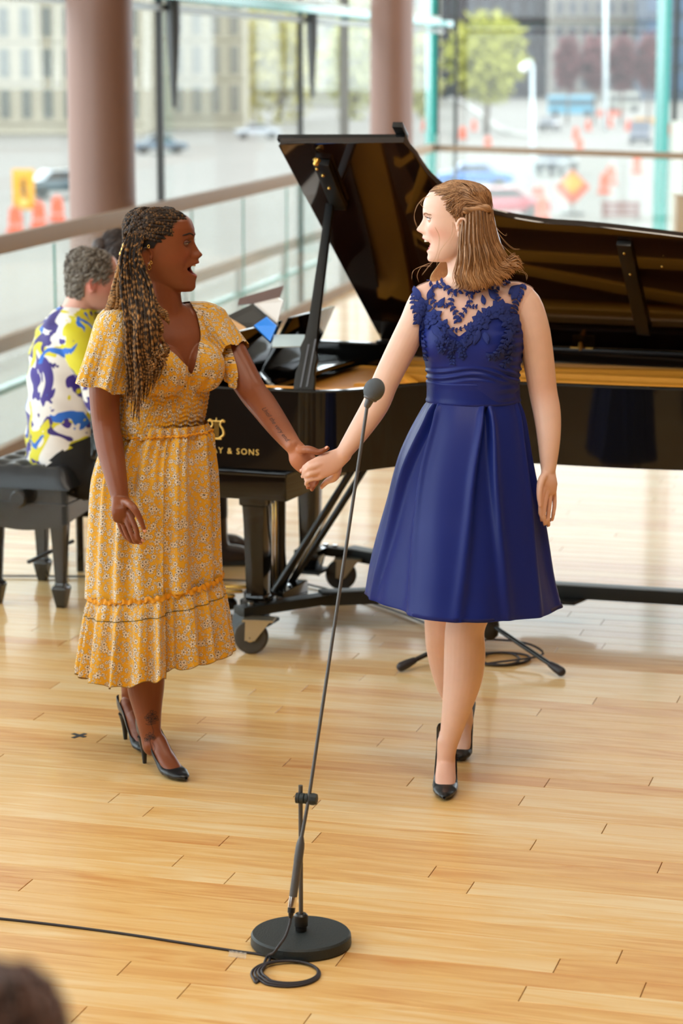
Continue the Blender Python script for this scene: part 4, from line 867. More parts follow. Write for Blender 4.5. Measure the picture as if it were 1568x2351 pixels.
def strands(name, m, paths, parent, rad=.0011, sides=3, res=5, cols=None, bump=None):
    """hair: every lock a tapered tube following its own path; one mesh"""
    V = []; FF = []; Cc = []; o = 0
    for i, pth in enumerate(paths):
        pts, rr = spline([Vector(p) for p in pth], [(1, 1)] * len(pth), res); m_ = len(pts); r0 = rad[i] if isinstance(rad, list) else rad
        A = np.array(pts); T = np.gradient(A, axis=0); T /= np.linalg.norm(T, axis=1)[:, None] + 1e-9
        ref = np.array((.3, -.8, .5)); U = np.cross(T, ref); U /= np.linalg.norm(U, axis=1)[:, None] + 1e-9; W = np.cross(T, U)
        s = np.linspace(0, 1, m_); rp = r0 * np.minimum(1, (1.02 - s) * 6) * np.minimum(1, .35 + s * 8)
        ph = np.arange(m_)
        tw = bump[i] if bump else 0
        for k in range(sides):
            a = 2 * np.pi * k / sides + (ph * .9 if bump else 0); rk = rp * (1 + (.16 * np.sin(ph * 1.9 + tw) if bump else 0)); V.append(A + (np.cos(a) * rk)[:, None] * U + (np.sin(a) * rk)[:, None] * W)
        for k in range(sides):
            k2 = (k + 1) % sides
            for j in range(m_ - 1): FF.append((o + k * m_ + j, o + k2 * m_ + j, o + k2 * m_ + j + 1, o + k * m_ + j + 1))
        if cols is not None: Cc.append(np.tile(cols(i, s), (sides, 1)))
        o += sides * m_
    me = bpy.data.meshes.new(name); me.from_pydata(np.concatenate(V).tolist(), [], FF)
    if cols is not None: vertcol(me, np.concatenate(Cc))
    return add_ob(name, me, m, parent)
def pump(name, m, toe, heel, root, hh=.075, wd=.036, label=None, msole=None):
    """court shoe: toe and heel are floor points under the toe tip and the heel"""
    toe = Vector(toe); heel = Vector(heel); d = toe - heel; d.z = 0; L_ = d.length; d.normalize(); n = Vector((0, 0, 1)).cross(d); z0 = min(toe.z, heel.z)
    grid = []; N_, K_ = 90, 37
    for i in range(N_ + 1):
        t = i / N_; x = L_ * (-.06 + 1.06 * t)
        zs = hh * (1 - sm(.10, .68, t)) * (1 - .0 * t) + .002 + .006 * sm(.85, 1, t); w_ = wd * np.interp(t, [0, .04, .12, .3, .5, .68, .8, .9, .96, 1], [.42, .72, .84, .80, .88, 1.0, .92, .66, .42, .10])
        top = np.interp(t, [0, .05, .25, .45, .6, .66, .8, .95, 1], [.062, .060, .046, .037, .034, .034, .030, .018, .010]); op = math.pi * .5 + math.asin(max(0., min(1., (t - .50) / .18)))
        row = []
        for k in range(K_):
            a = -op + 2 * op * k / (K_ - 1); sx = math.sin(a); cz = math.cos(a)
            yy = w_ * (abs(sx) ** .7) * math.copysign(1, sx) if abs(a) < math.pi / 2 else w_ * math.sin(a)
            hgt = top if abs(a) >= math.pi / 2 else 0
            zz = zs + top * (1 - cz) / (1 - math.cos(op))
            row.append(heel + d * x + n * yy + Vector((0, 0, zz)))
        grid.append(row)
    mb = MB(); mb.rings(grid, cap=False, closed=False)
    me = mb.mesh(name); o = bpy.data.objects.new(name, me); COL.objects.link(o); me.materials.append(m); sd = o.modifiers.new('thick', 'SOLIDIFY'); sd.thickness = .0022; sd.offset = -1
    bm = bmesh.new(); bm.from_mesh(me); bmesh.ops.remove_doubles(bm, verts=bm.verts, dist=2e-4); bmesh.ops.recalc_face_normals(bm, faces=bm.faces); bm.to_mesh(me); bm.free(); me.shade_smooth(); adopt(root, o)
    hl = MB().tube([heel + d * L_ * .01 + Vector((0, 0, hh + .004)), heel + d * L_ * -.005 + Vector((0, 0, hh * .55)), heel + d * L_ * .0 + Vector((0, 0, 0.0))], [(.022, .022), (.0105, .0105), (.006, .006)], 14, res=4).build('heel', m, smooth=True, sharp=50)
    hl.parent = o; hl.matrix_parent_inverse = o.matrix_parent_inverse.copy(); hl.matrix_parent_inverse = Matrix.Identity(4)
    return o
def foot(mb, ankle, toe, heel, hh=.075, wd=.03):
    toe = Vector(toe); heel = Vector(heel); d = toe - heel; up = Vector((0, 0, 1))
    mb.tube([ankle, heel + d * .10 + up * (hh + .040), heel + d * .20 + up * (hh * .90 + .032), heel + d * .38 + up * (hh * .55 + .028), heel + d * .62 + up * (hh * .10 + .024), heel + d * .82 + up * .016, heel + d * .93 + up * .012], [(.026, .028), (.024, .026), (.026, .028), (.028, .024), (.031, .020), (.022, .011), (.008, .006)], 18, res=4, cap='round', ref=(0, 0, 1) if False else Vector((0, 0, 1)).cross(d))
def instep(mb, ankle, toe, heel, hh):
    toe = Vector(toe); heel = Vector(heel); d = toe - heel; up = Vector((0, 0, 1)); a = Vector(ankle)
    mb.tube([a + up * .03, a.lerp(heel + d * .30 + up * (hh * .78 + .030), .5) + d * .02, heel + d * .34 + up * (hh * .72 + .030), heel + d * .58 + up * (hh * .18 + .024), heel + d * .75 + up * .02], [.027, .0275, .0265, .021, .010], 16, res=4, cap='round')
def eyes(h, root, iris, skin, lash, open_=.42, out=0., z=None, white=None):
    """eyeball, lids and lashes on both sides"""
    lid = MB(); lsh = MB(); z = z or h.eye
    for sg in (-1, 1):
        bx = float(interp(h.base, z, 1)); w_ = float(interp(h.base, z, 4)); y = 31; x = bx * (1 - (y / w_) ** 2.4) ** (1 / 2.4) - 13.0 + out
        c = h.w(x, sg * y, z); gaze = (h.f * .94 + h.l * sg * .34).normalized(); up = h.u; sd = up.cross(gaze)
        rr = []
        eb = MB().ball(c, [sd * .0118, up * .0118, gaze * .0118], 24, 16); e = adopt(root, eb.build('eye', white or M_eyew, smooth=True))
        ir = MB().ball(c + h.f * .0079 + h.l * sg * .0015, [sd * .0052, up * .0052, (h.f) * .0040], 16, 8).build('iris', iris, smooth=True); ir.parent = e; ir.matrix_parent_inverse = Matrix.Identity(4)
        def shell(t0, t1, r, mbx, n=16, m_=7):
            rows = []
            for j in range(m_):
                t = t0 + (t1 - t0) * j / (m_ - 1); row = []
                for k in range(n):
                    p = -1.45 + 2.9 * k / (n - 1); tt = t * (math.cos(p) ** .55 if abs(p) < 1.45 else .3) if abs(t) < 1.2 else t
                    q = gaze * math.cos(tt) * math.cos(p) + sd * math.sin(p) + up * math.sin(tt) * math.cos(p); row.append(c + q.normalized() * r)
                rows.append(row)
            mbx.rings(rows, cap=False, closed=False)
        shell(open_, 1.5, .0131, lid); shell(-open_ * .75, -1.2, .0123, lid); shell(open_ - .09, open_ + .10, .0140, lsh, m_=3); shell(-open_ * .75 - .015, -open_ * .75 + .015, .0125, lsh, m_=2)
        for k in range(9):
            p = -1.1 + 2.2 * k / 8; q = (gaze * math.cos(open_) * math.cos(p) + sd * math.sin(p) + up * math.sin(open_) * math.cos(p)).normalized(); lsh.tube([c + q * .0133, c + q * .0185 + up * .001, c + q * .021 + up * .0035], [.0005, .0004, .0002], 4)
    for nm_, mb_, m_ in (('eyelids', lid, skin), ('lashes', lsh, lash)): adopt(root, mb_.build(nm_, m_, smooth=True))['kind'] = 'stuff'
def brows(h, root, bv, m, z0, n=26, arch=5., thick=.0016):
    mb = MB()
    for sg in (-1, 1):
        for k in range(n):
            f = k / (n - 1); y = 13 + 34 * f; z = z0 + arch * math.sin(min(1, f * 1.25) * math.pi * .75) - 4 * max(0, f - .7)
            pts = []
            for q in (0, .5, 1):
                o_ = h.w(160, sg * (y + q * 7), z + (1.6 - 2.2 * f) * q - .8 + 1.6 * ((k * 37) % 10) / 10); hit = bv.ray_cast(o_, -h.f + h.l * -sg * .0)
                if hit[0]: pts.append(hit[0] + h.f * .0006)
            if len(pts) == 3: mb.tube(pts, [thick * .6, thick, thick * .3], 5)
    adopt(root, mb.build('eyebrows', m, smooth=True))
M_eyew = mat('eye_white', lin(228, 220, 214), .15); M_iris_b = mat('iris_blue', lin(86, 106, 124), .1); M_iris_d = mat('iris_dark', lin(40, 24, 16), .1); M_lash = mat('lash', lin(34, 24, 20), .6)
M_teeth = mat('teeth', lin(244, 232, 210), .2); M_tongue = mat('tongue', lin(196, 72, 64), .35); M_shoe = mat('black_shoe_leather', lin(30, 34, 38), .32, spec=.5, bump=.15, bscale=220)
def teeth(h, root, z_up, z_lo, xc, rx, hw, tongue=1.5):
    t = MB(); n = 12
    for k in range(n):
        a0 = -math.pi / 2 + math.pi * k / n; a1 = a0 + math.pi / n * .94
        f = lambda a, s_: (xc - rx + rx * math.cos(a) * s_, hw * math.sin(a) * s_); dz = .8 * abs(k - 5.5) / 5.5
        v = [h.w(*f(a, s_), z) for z in (z_lo + dz * 3, z_up) for a, s_ in ((a0, 1), (a1, 1), (a1, .78), (a0, .78))]; t.hexa(v)
    adopt(root, t.build('teeth', M_teeth, bevel=.0006))
    if tongue: adopt(root, MB().ball(h.w(xc - rx * tongue, 0, z_lo - 17), [h.f * .016, h.l * .017, h.u * .006], 16, 10).build('tongue', M_tongue, smooth=True))
# ================================================================ the woman in navy
Y2 = 6.86
w2 = empty('person', FL(1030, 1770), 'woman with shoulder length blond hair in a navy lace dress, laughing and holding hands', 'person')
h2 = Head(P(1050, 600, Y2), (-1, .03, 0),
    [(-4, 68, 50, 12, 10), (0, 80, 45, 20, 24), (10, 83, 35, 36, 36), (25, 84, 22, 52, 46), (40, 84, 10, 70, 54), (55, 85, 0, 80, 60), (70, 87, 0, 85, 64), (90, 89, 0, 88, 67), (110, 90, 0, 91, 70), (124, 91.5, 0, 94, 72), (138, 96, 0, 95, 73), (160, 96.5, 0, 96, 73), (178, 92, 0, 94, 71), (195, 80, 0, 84, 63), (208, 62, 0, 68, 50), (217, 40, 0, 45, 32), (222, 14, 0, 14, 10)],
    [(-4, 70), (0, 81), (5, 84.5), (10, 85.5), (18, 83.5), (24, 84.5), (28, 88), (32, 88), (36, 84), (59, 95), (63, 100), (68, 100), (73, 97.5), (77, 98), (81, 106), (85, 114), (89, 117), (94, 114.5), (102, 108), (112, 102), (120, 98.5), (126, 97.5), (136, 98.5), (150, 98.5), (165, 97), (178, 92.5), (195, 80), (222, 14)],
    dict(lo=31, up=62, cz=51, hw=25, depth=32, nose=88), 121, (-7, 99), 2.05)
b2 = MB(); h2.mesh(b2)
f2 = Vector((-.14, -.99, 0)); cx = lambda y: P(1084, y, Y2)
torso(b2, [(P(1083, 1190, Y2), .10, .09, .09), (P(1083, 1130, Y2), .140, .095, .10), (P(1084, 1050, Y2), .128, .08, .09), (P(1086, 970, Y2), .116, .074, .080), (P(1087, 897, Y2), .124, .090, .088), (P(1086, 830, Y2), .134, .098, .095), (P(1084, 765, Y2), .144, .100, .105), (P(1082, 715, Y2), .138, .085, .105), (P(1079, 685, Y2), .150, .066, .09, 2.1), (P(1074, 662, Y2), .125, .055, .07, 2.0), (P(1066, 645, Y2), .07, .05, .06, 2.), (P(1064, 632, Y2), .045, .045, .05, 2.)], f2)
l2 = Vector((0, 0, 1)).cross(f2)
for s in (-1, 1): b2.ball(P(1078, 782, Y2) + f2 * .042 + l2 * s * .064, [l2 * .066, f2.normalized() * .064, Vector((0, 0, .066))])
b2.tube([P(1062, 668, Y2 + .01), P(1064, 632, Y2), P(1062, 596, Y2 + .005), P(1060, 550, Y2 + .01)], [.062, .0455, .0455, .05], 24, res=4, cap='round')
# arms
RS, RE, RW = P(982, 690, 6.88), P(884, 878, 6.80), P(789, 1040, 6.70)
b2.tube([P(1020, 690, 6.87), RS, P(950, 745, 6.86), P(915, 815, 6.83), RE, P(862, 930, 6.77), P(822, 993, 6.73), RW], [.05, .050, .043, .041, .0385, .038, .031, .0225], 22, res=4, cap='round')
LS, LE_, LW = P(1195, 693, 6.86), P(1246, 895, 6.86), P(1259, 1075, 6.80)
b2.tube([P(1150, 690, 6.87), LS, P(1222, 748, 6.85), P(1236, 825, 6.855), LE_, P(1256, 950, 6.845), P(1260, 1010, 6.82), LW], [.05, .052, .0475, .045, .041, .0395, .033, .0225], 22, res=4, cap='round')
# holding hand: back of the hand to the camera
q = lambda x, y, Y: P(620 + x / 6.533, 950 + y / 6.533, Y)
fing2 = [[q(715, 690, 6.690), q(590, 745, 6.688), q(520, 800, 6.700), q(478, 848, 6.715)], [q(705, 775, 6.682), q(570, 825, 6.678), q(515, 880, 6.692), q(497, 935, 6.710)], [q(720, 865, 6.682), q(600, 900, 6.676), q(548, 935, 6.690), q(545, 985, 6.708)], [q(760, 950, 6.688), q(645, 975, 6.684), q(560, 1005, 6.690), q(545, 1050, 6.700), q(580, 1078, 6.712)]]
th2 = [q(985, 930, 6.712), q(860, 1010, 6.735), q(775, 1095, 6.742)]
hand(b2, q(1120, 600, 6.70), q(900, 740, 6.693), .0235, fing2, th2, .0082, .0125, .034)
hl2 = [[P(1245, 1128, 6.765), P(1241, 1155, 6.755), P(1241, 1178, 6.755), P(1245, 1193, 6.765)], [P(1254, 1132, 6.775), P(1249, 1166, 6.762), P(1248, 1188, 6.762), P(1252, 1203, 6.772)], [P(1263, 1132, 6.79), P(1260, 1168, 6.78), P(1258, 1192, 6.778), P(1260, 1206, 6.785)], [P(1272, 1130, 6.805), P(1273, 1160, 6.80), P(1270, 1180, 6.797), P(1268, 1194, 6.80)]]
hand(b2, LW, P(1259, 1108, 6.785), .022, hl2, [P(1244, 1100, 6.765), P(1238, 1132, 6.745), P(1240, 1160, 6.74)], .0078, .0125, .031, (.5, -.86, 0))
# legs: the left one crosses in front
b2.tube([P(1130, 1130, 6.86), P(1118, 1250, 6.84), P(1090, 1370, 6.80), P(1068, 1440, 6.785), P(1067, 1500, 6.79), P(1062, 1560, 6.785), P(1045, 1640, 6.77), P(1030, 1705, 6.765), P(1024, 1735, 6.765)], [.085, .078, .064, .057, .060, .056, .040, .0285, .028], 24, res=4, cap='round')
b2.tube([P(1040, 1130, 6.90), P(1030, 1250, 6.92), P(1020, 1370, 6.95), P(1016, 1440, 6.97), P(1022, 1490, 7.02), P(1035, 1560, 7.06), P(1055, 1620, 7.10), P(1066, 1665, 7.12)], [.085, .078, .062, .053, .056, .050, .038, .029], 24, res=4, cap='round')
toeF, heelF = FL(1020, 1842), FL(1026, 1772); toeB, heelB = FL(1050, 1752), FL(1069, 1712)
foot(b2, P(1024, 1725, 6.765), toeF, heelF, .083); foot(b2, P(1066, 1655, 7.12), toeB, heelB, .083)
instep(b2, P(1024, 1725, 6.765), toeF, heelF, .083); instep(b2, P(1066, 1655, 7.12), toeB, heelB, .083)
def facew(h):
    def f(c):
        x, y, z = h.local(c); return np.where((z > -5) & (x > 20), .45, 1.)
    return f
me2 = remesh(b2, .0026, 4, .5, facew(h2)); soften(me2, [(P(1024, 1755, 6.735), .045)] * 2 + [(P(1066, 1690, 7.08), .04)]); soften(me2, [(P(1024, 1722, 6.765), .05), (P(1066, 1660, 7.12), .05), (RW, .025), (LW, .025), (RS, .06), (LS, .06), (P(1062, 655, Y2 - .03), .05)])
def face_tint(h, co, base, lip, inner, blush, lipw=5.5, cheek_z=0):
    x, y, z = h.local(co); C = np.tile(np.array(base[:3]), (len(co), 1)); inb = (np.abs(y) < 80) & (x > 20) & (x < 150) & (z > -5) & (z < 235)
    bl = np.exp(-((np.abs(y) - 46) / 20.) ** 2 - ((z - h.m['nose'] + 4) / 20.) ** 2) * inb * .55; C = C * (1 - bl[:, None]) + np.array(blush[:3]) * bl[:, None]
    lo, up = h.lips(y); e = np.abs(y) < h.m['hw'] + 3; tap = np.sqrt(np.clip(1 - (np.abs(y) / (h.m['hw'] + 3)) ** 2, 0, 1))
    L1 = sm(lipw * 1.25, lipw * .8, (lo - z) / np.maximum(tap, .15)) * (z < lo + 2); L2 = sm(lipw * 1.25, lipw * .8, (z - up) / np.maximum(tap, .15)) * (z > up - 2)
    lw = np.where(e & inb & (x > h.m['lipx']), np.maximum(L1 * (z > lo - 12), L2 * (z < up + 12)), 0); C = C * (1 - lw[:, None]) + np.array(lip[:3]) * lw[:, None]
    ix = np.interp(z, [q_[0] for q_ in h.prof], [q_[1] for q_ in h.prof]) * 1.0
    ins = (e & (z > lo - .5) & (z < up + .5) & (x < h.m['inx']) & (x > 30)).astype(float); C = C * (1 - ins[:, None]) + np.array(inner[:3]) * ins[:, None]
    return C
h2.m['lipx'] = 60; h2.m['inx'] = 70
c2 = getco(me2); sk2 = lin(240, 200, 180)
C2 = face_tint(h2, c2, sk2, lin(206, 92, 98), lin(120, 36, 32), lin(232, 150, 126))
# warmer, redder hands, elbows and feet
for p_, r_ in ((q(800, 850, 6.69), .07), (P(1258, 1150, 6.77), .07), (LE_, .05), (P(1024, 1790, 6.7), .09)):
    w_ = np.exp(-(np.linalg.norm(c2 - np.array(p_), axis=1) / r_) ** 2)[:, None] * .35; C2 = C2 * (1 - w_) + np.array(lin(226, 150, 122)[:3]) * w_
vertcol(me2, C2); M_skin2 = skin_mat('fair_skin'); body2 = add_ob('body', me2, M_skin2, w2); bv2 = BVHTree.FromPolygons([tuple(v) for v in c2], [tuple(p.vertices) for p in me2.polygons])
M_lid2 = mat('fair_eyelid', lin(238, 190, 168), .5); eyes(h2, w2, M_iris_b, M_lid2, M_lash, .30, out=1.0); brows(h2, w2, bv2, mat('brown_brow', lin(158, 112, 82), .7), 132)
teeth(h2, w2, 63, 54.5, 94, 24, 20, 1.15)
nails(w2, [(f[-1], f[-2], (-.2, -1, .4)) for f in fing2[:3]] + [(f[-1], f[-2], (-1, -.4, .1)) for f in hl2] + [(th2[-1], th2[-2], (-.3, -.5, -.6))], mat('bare_nail', lin(240, 190, 170), .25))
pump('court_shoe', M_shoe, toeF, heelF, w2, .083, .037); pump('court_shoe', M_shoe, toeB, heelB, w2, .083, .037)
# dress: satin bodice cut from the body, sheer yoke, waistband, pleated skirt
M_satin = mat('navy_satin', lin(25, 41, 122), .42, spec=.28, bump=.05, bscale=900); M_sheer = mat('sheer_yoke', lin(240, 200, 188), .6, alpha=.25); M_lace = mat('navy_lace', lin(27, 45, 118), .8, bump=.5, bscale=700)
zw0 = P(1086, 915, Y2).z; zw1 = P(1086, 872, Y2).z; cen2 = np.array(P(1084, 800, Y2)); l2n, f2n = np.array(l2), np.array(f2)
def arm_free2(c):
    lat = (c - cen2) @ l2n; px, py = projn(c); z = c[:, 2]
    hwz = np.interp(py, [660, 680, 700, 730, 765, 800, 830, 870, 920], [.172, .158, .146, .137, .150, .152, .148, .142, .138]); hl_ = np.interp(py, [660, 680, 700, 730, 765, 800, 830, 870, 920], [.172, .165, .155, .146, .150, .150, .146, .140, .138])
    return np.where(lat > 0, lat < hwz, -lat < hl_)
def sweet(px): return np.interp(px, [955, 985, 1015, 1055, 1090, 1130, 1160, 1200], [720, 715, 738, 772, 742, 722, 715, 722])
def m_bod(c, no):
    px, py = projn(c); fr = ((c - cen2) @ f2n) > -.02; top = np.where(fr, sweet(px), 700); return (c[:, 2] > zw0 - .01) & (py > top) & arm_free2(c) & (py < 925)
def m_yoke(c, no):
    px, py = projn(c); fr = ((c - cen2) @ f2n) > -.02; nk = np.where(fr, np.interp(px, [945, 990, 1020, 1055, 1090, 1130, 1215], [640, 650, 664, 672, 664, 648, 632]), 650); return (py > nk) & (py < np.where(fr, sweet(px) + 8, 708)) & arm_free2(c) & ((c - cen2) @ f2n > -.3)
bod = garment(me2, m_bod, .0055, 160, 'bodice'); c_ = getco(bod); px, py = projn(c_)
setco(bod, c_ + getno(bod) * (.0030 * np.sin((py - .12 * (px - 985) + 10 * np.sin(px * .03)) * .42) * sm(838, 852, py) * sm(884, 868, py) + .0015 * np.sin((py + .1 * px) * .3) * sm(1120, 1190, px))[:, None]); bodice = add_ob('bodice', bod, M_satin, w2)
yok = garment(me2, m_yoke, .0035, 20, 'sheer_yoke'); add_ob('sheer_yoke', yok, M_sheer, w2)
def ringrow(py, xl, xr, Y, ratio, n, fn=None, back=None, dz=None):
    c = P((xl + xr) / 2, py, Y); hw = (P(xr, py, Y).x - P(xl, py, Y).x) / 2; r = []
    for k in range(n):
        a = 2 * math.pi * k / n; d = fn(a) if fn else 0.; hd = hw * ratio * (back if back and math.sin(a) < 0 else 1)
        r.append(c + Vector(((hw + d) * math.cos(a), -(hd + d) * math.sin(a), dz(a) if dz else 0)))     # a = pi/2 faces the camera
    return r
wb = MB(); wb.rings([ringrow(y, a, b, Y2, .74, 96, back=.92) for y, a, b in ((924, 981, 1193), (921, 977.5, 1196), (917, 977, 1196.5), (913, 979, 1194.5), (905, 979.5, 1194), (888, 979.5, 1193.5), (880, 979, 1193), (876, 977.5, 1194.5), (873, 978, 1194), (871, 982, 1190))], cap=False)
add_ob('waistband', wb.mesh('waistband'), M_satin, w2)
NS = 420; sk = MB(); rows = [(917, 982, 1192, .74), (930, 976, 1196, .76), (960, 962, 1206, .80), (1000, 943, 1214, .84), (1050, 922, 1222, .88), (1100, 907, 1230, .92), (1150, 895, 1239, .95), (1200, 883, 1247, .98), (1250, 872, 1255, 1.0), (1300, 862, 1262, 1.02), (1340, 855, 1268, 1.03), (1375, 849, 1274, 1.04), (1379, 848, 1274.5, 1.04)]
P0, R0 = spline([Vector((r[0], r[1], r[2])) for r in rows], [(r[3], 1) for r in rows], 5)
pleats = [(math.acos(-.80), .34, -.30, .026), (math.acos(.245), .26, -.16, .026), (math.acos(.93), .24, -.05, .018), (3.6, .28, 0, .024), (4.3, .28, 0, .024), (5.0, .28, 0, .024), (5.7, .28, 0, .024)]
def fold2(t):     # inverted box pleats: a recess that opens downwards between two panel edges
    def fn(a):
        d = 0.
        for a0, wd, shift, dep in pleats:
            s = math.atan2(math.sin(a - a0), math.cos(a - a0)); w_ = .006 + wd * t ** .85; c = -shift * t * .35; D = dep * min(1, t * 9) * (1 - .62 * t); e = .022 + .05 * t
            x = (w_ - abs(s - c)) / e; bx = 1 / (1 + math.exp(-max(-30, min(30, x * 3)))); d -= D * bx; d += D * .45 * math.exp(-((abs(s - c) - w_ - .05) / .07) ** 2)
        d += .016 * t * t * math.sin(4 * a + .9) + .006 * t * math.sin(9 * a + 2.0) + .002 * math.sin(3 * a + 14 * t)
        return d
    return fn
zt2 = lambda a: -.004 * math.cos(a)
for i, (p_, r_) in enumerate(zip(P0, R0)):
    t = i / (len(P0) - 1); sk.rings if 0 else None
skr = [ringrow(p_.x, p_.y, p_.z, Y2, r_[0], NS, fold2(i / (len(P0) - 1)), dz=lambda a, t=i / (len(P0) - 1): -.014 * t * math.cos(a)) for i, (p_, r_) in enumerate(zip(P0, R0))]
hem = [[p_ + Vector((0, 0, .012)) + (c_ - p_) * .012 for p_, c_ in zip(skr[-1], [sum(skr[-1], Vector()) / NS] * NS)]]
sk.rings(skr + hem, cap=False); skirt = add_ob('skirt', sk.mesh('skirt'), M_satin, w2)
st_r = [skr[-5][k] + (skr[-5][k] - P(1062, 1380, Y2)).normalized() * .0008 for k in range(0, NS, 2)]; q_ = MB().tube(st_r + st_r[:1], .0009, 5, cap=False).build('hem_stitch', M_satin, smooth=True); adopt(w2, q_)
# lace: leaves, flowers and vines laid on the bodice and the yoke
lace = MB(); bvb = BVHTree.FromPolygons([tuple(v) for v in np.concatenate([c2])], [tuple(p.vertices) for p in me2.polygons])
cam0 = Vector((0, 0, H))
def onbody(px, py, off):
    d = ray(px, py).normalized(); hit = bvb.ray_cast(cam0, d)
    if hit[0] is None or (hit[0].y > 7.05): return None
    return hit[0] + hit[1] * off
def petal(px, py, L_, W_, ang, off=.0085, vein=True):
    n = 7; top = []; bot = []; mid = []
    for k in range(n):
        f = k / (n - 1); w_ = W_ * math.sin(math.pi * min(1, f * 1.02) ** .8) * .5; ca, sa = math.cos(ang), math.sin(ang)
        a, b, c = onbody(px + ca * L_ * f - sa * w_, py + sa * L_ * f + ca * w_, off), onbody(px + ca * L_ * f + sa * w_, py + sa * L_ * f - ca * w_, off), onbody(px + ca * L_ * f, py + sa * L_ * f, off + .0022)
        if a is None or b is None or c is None: return
        top.append(a); bot.append(b); mid.append(c)
    lace.rings([top, mid, bot], cap=False, closed=False)
    if vein: lace.tube([p_ for p_ in top] , .0009, 4, cap=False); lace.tube([p_ for p_ in bot], .0009, 4, cap=False)
def flower(px, py, R_, n=6, rot=0., off=.0085):
    for k in range(n): petal(px + 3 * math.cos(rot + k * 6.283 / n), py + 3 * math.sin(rot + k * 6.283 / n), R_ * (1 + .15 * (k % 2)), R_ * .82, rot + k * 6.283 / n, off)
    for k in range(n): petal(px, py, R_ * .5, R_ * .4, rot + .5 + k * 6.283 / n, off + .003)
def vine(pts, leaf=9, step=11, off=.0065, both=True):
    P_, _ = spline([Vector((x, y, 0)) for x, y in pts], [(1, 1)] * len(pts), 8); L3 = [onbody(p_.x, p_.y, off) for p_ in P_]
    L3 = [p_ for p_ in L3 if p_]
    if len(L3) > 2: lace.tube(L3, .0012, 5, cap=False)
    acc = 0
    for i in range(1, len(P_)):
        acc += (P_[i] - P_[i - 1]).length
        if acc > step:
            acc = 0; d = P_[i] - P_[i - 1]; a = math.atan2(d.y, d.x); s_ = 1 if i % 2 else -1
            petal(P_[i].x, P_[i].y, leaf, leaf * .55, a + s_ * .9, off); 
            if both: petal(P_[i].x, P_[i].y, leaf * .9, leaf * .5, a - s_ * 1.0, off)
for a in ((972, 706, 19, 7), (1000, 727, 15, 6), (1104, 738, 19, 7), (1147, 713, 22, 7), (1120, 722, 14, 6), (1166, 738, 15, 6), (985, 740, 14, 6), (1020, 748, 12, 5), (1082, 757, 13, 5)): flower(*a, rot=a[0] * .7)
for x, y, L_, a in ((966, 690, 30, -1.9), (984, 690, 30, -1.2), (1008, 708, 28, -1.0), (1028, 760, 26, .6), (995, 752, 34, .9), (1010, 762, 30, 1.3), (1100, 757, 36, 1.9), (1085, 770, 34, 2.2), (1112, 764, 28, 1.2), (1138, 690, 30, -2.2), (1172, 690, 36, -.95), (1165, 678, 34, -.6), (1112, 702, 24, -1.8), (1180, 722, 26, 1.5), (1168, 756, 30, 1.7), (960, 668, 26, -1.9), (955, 662, 22, 1.4), (1178, 665, 30, -.7), (1190, 660, 30, -.5), (1060, 778, 24, 1.0), (1046, 780, 24, 2.0), (962, 722, 24, 1.7), (972, 735, 26, 1.6)): petal(x, y, L_, L_ * .46, a)
for cx_, cy_ in ((1018, 772), (1030, 786), (1044, 790), (1058, 790), (1070, 784), (1038, 802), (1036, 815), (1014, 802), (1060, 806), (1062, 815), (1010, 786), (1074, 775)): flower(cx_, cy_, 7.5, 5, cx_, .0075)
vine([(1036, 800), (1040, 815), (1040, 832)], 9, 7); vine([(1058, 792), (1064, 812)], 8, 7)
vine([(1175, 740), (1160, 775), (1150, 800), (1135, 815), (1122, 818)], 13, 9, .0072); vine([(1165, 770), (1172, 800), (1160, 830), (1150, 842)], 12, 9, .0072); vine([(968, 740), (972, 775), (975, 800), (978, 822)], 10, 9, .0072)
vine([(955, 655), (985, 648), (1000, 662), (1018, 652), (1032, 668), (1050, 672), (1066, 664), (1082, 678), (1098, 664), (1120, 652), (1140, 660), (1165, 648), (1195, 645)], 12, 10)
vine([(1040, 676), (1036, 700), (1046, 718), (1050, 738)], 10, 10); vine([(1076, 680), (1078, 700), (1066, 716), (1052, 738)], 10, 10); vine([(1036, 700), (1022, 704)], 7, 6); vine([(1078, 706), (1092, 706)], 7, 6); vine([(1130, 658), (1136, 680), (1145, 692)], 11, 9); vine([(1000, 664), (992, 684), (1002, 700)], 10, 9); vine([(1030, 752), (1050, 758), (1075, 748)], 7, 8)
vine([(952, 640), (948, 656), (955, 675), (953, 700), (958, 725), (957, 745)], 12, 8, .007); vine([(1212, 640), (1200, 662), (1186, 690), (1176, 715), (1172, 745), (1180, 760)], 12, 8, .007)
adopt(w2, lace.build('lace_applique', M_lace, smooth=True))
# hair
M_hair2 = mat('blond_hair', attr='tone', rough=.38, spec=.5, vary=.12, scale=40)
rg = random.Random(3); HC = P(1050, 500, Y2); paths = []; kn2 = P(1117, 482, Y2 - .07)
def skull(az, el, g=1.0, h=h2, zt=222., zc=126.):      # point on the skull: az from the face round her left side to the back; el up
    z = zc + (zt - zc) * math.sin(el); B, xc, ab, w_ = (float(interp(h.base, z, k)) for k in (1, 2, 3, 4)); x = xc + ((B - xc) if math.cos(az) > 0 else ab) * math.cos(az); y = w_ * math.sin(az)
    k = (g - 1) * 92; return h.w(x + k * math.cos(az) * math.cos(el), y + k * math.sin(az) * math.cos(el), z + k * math.sin(el))
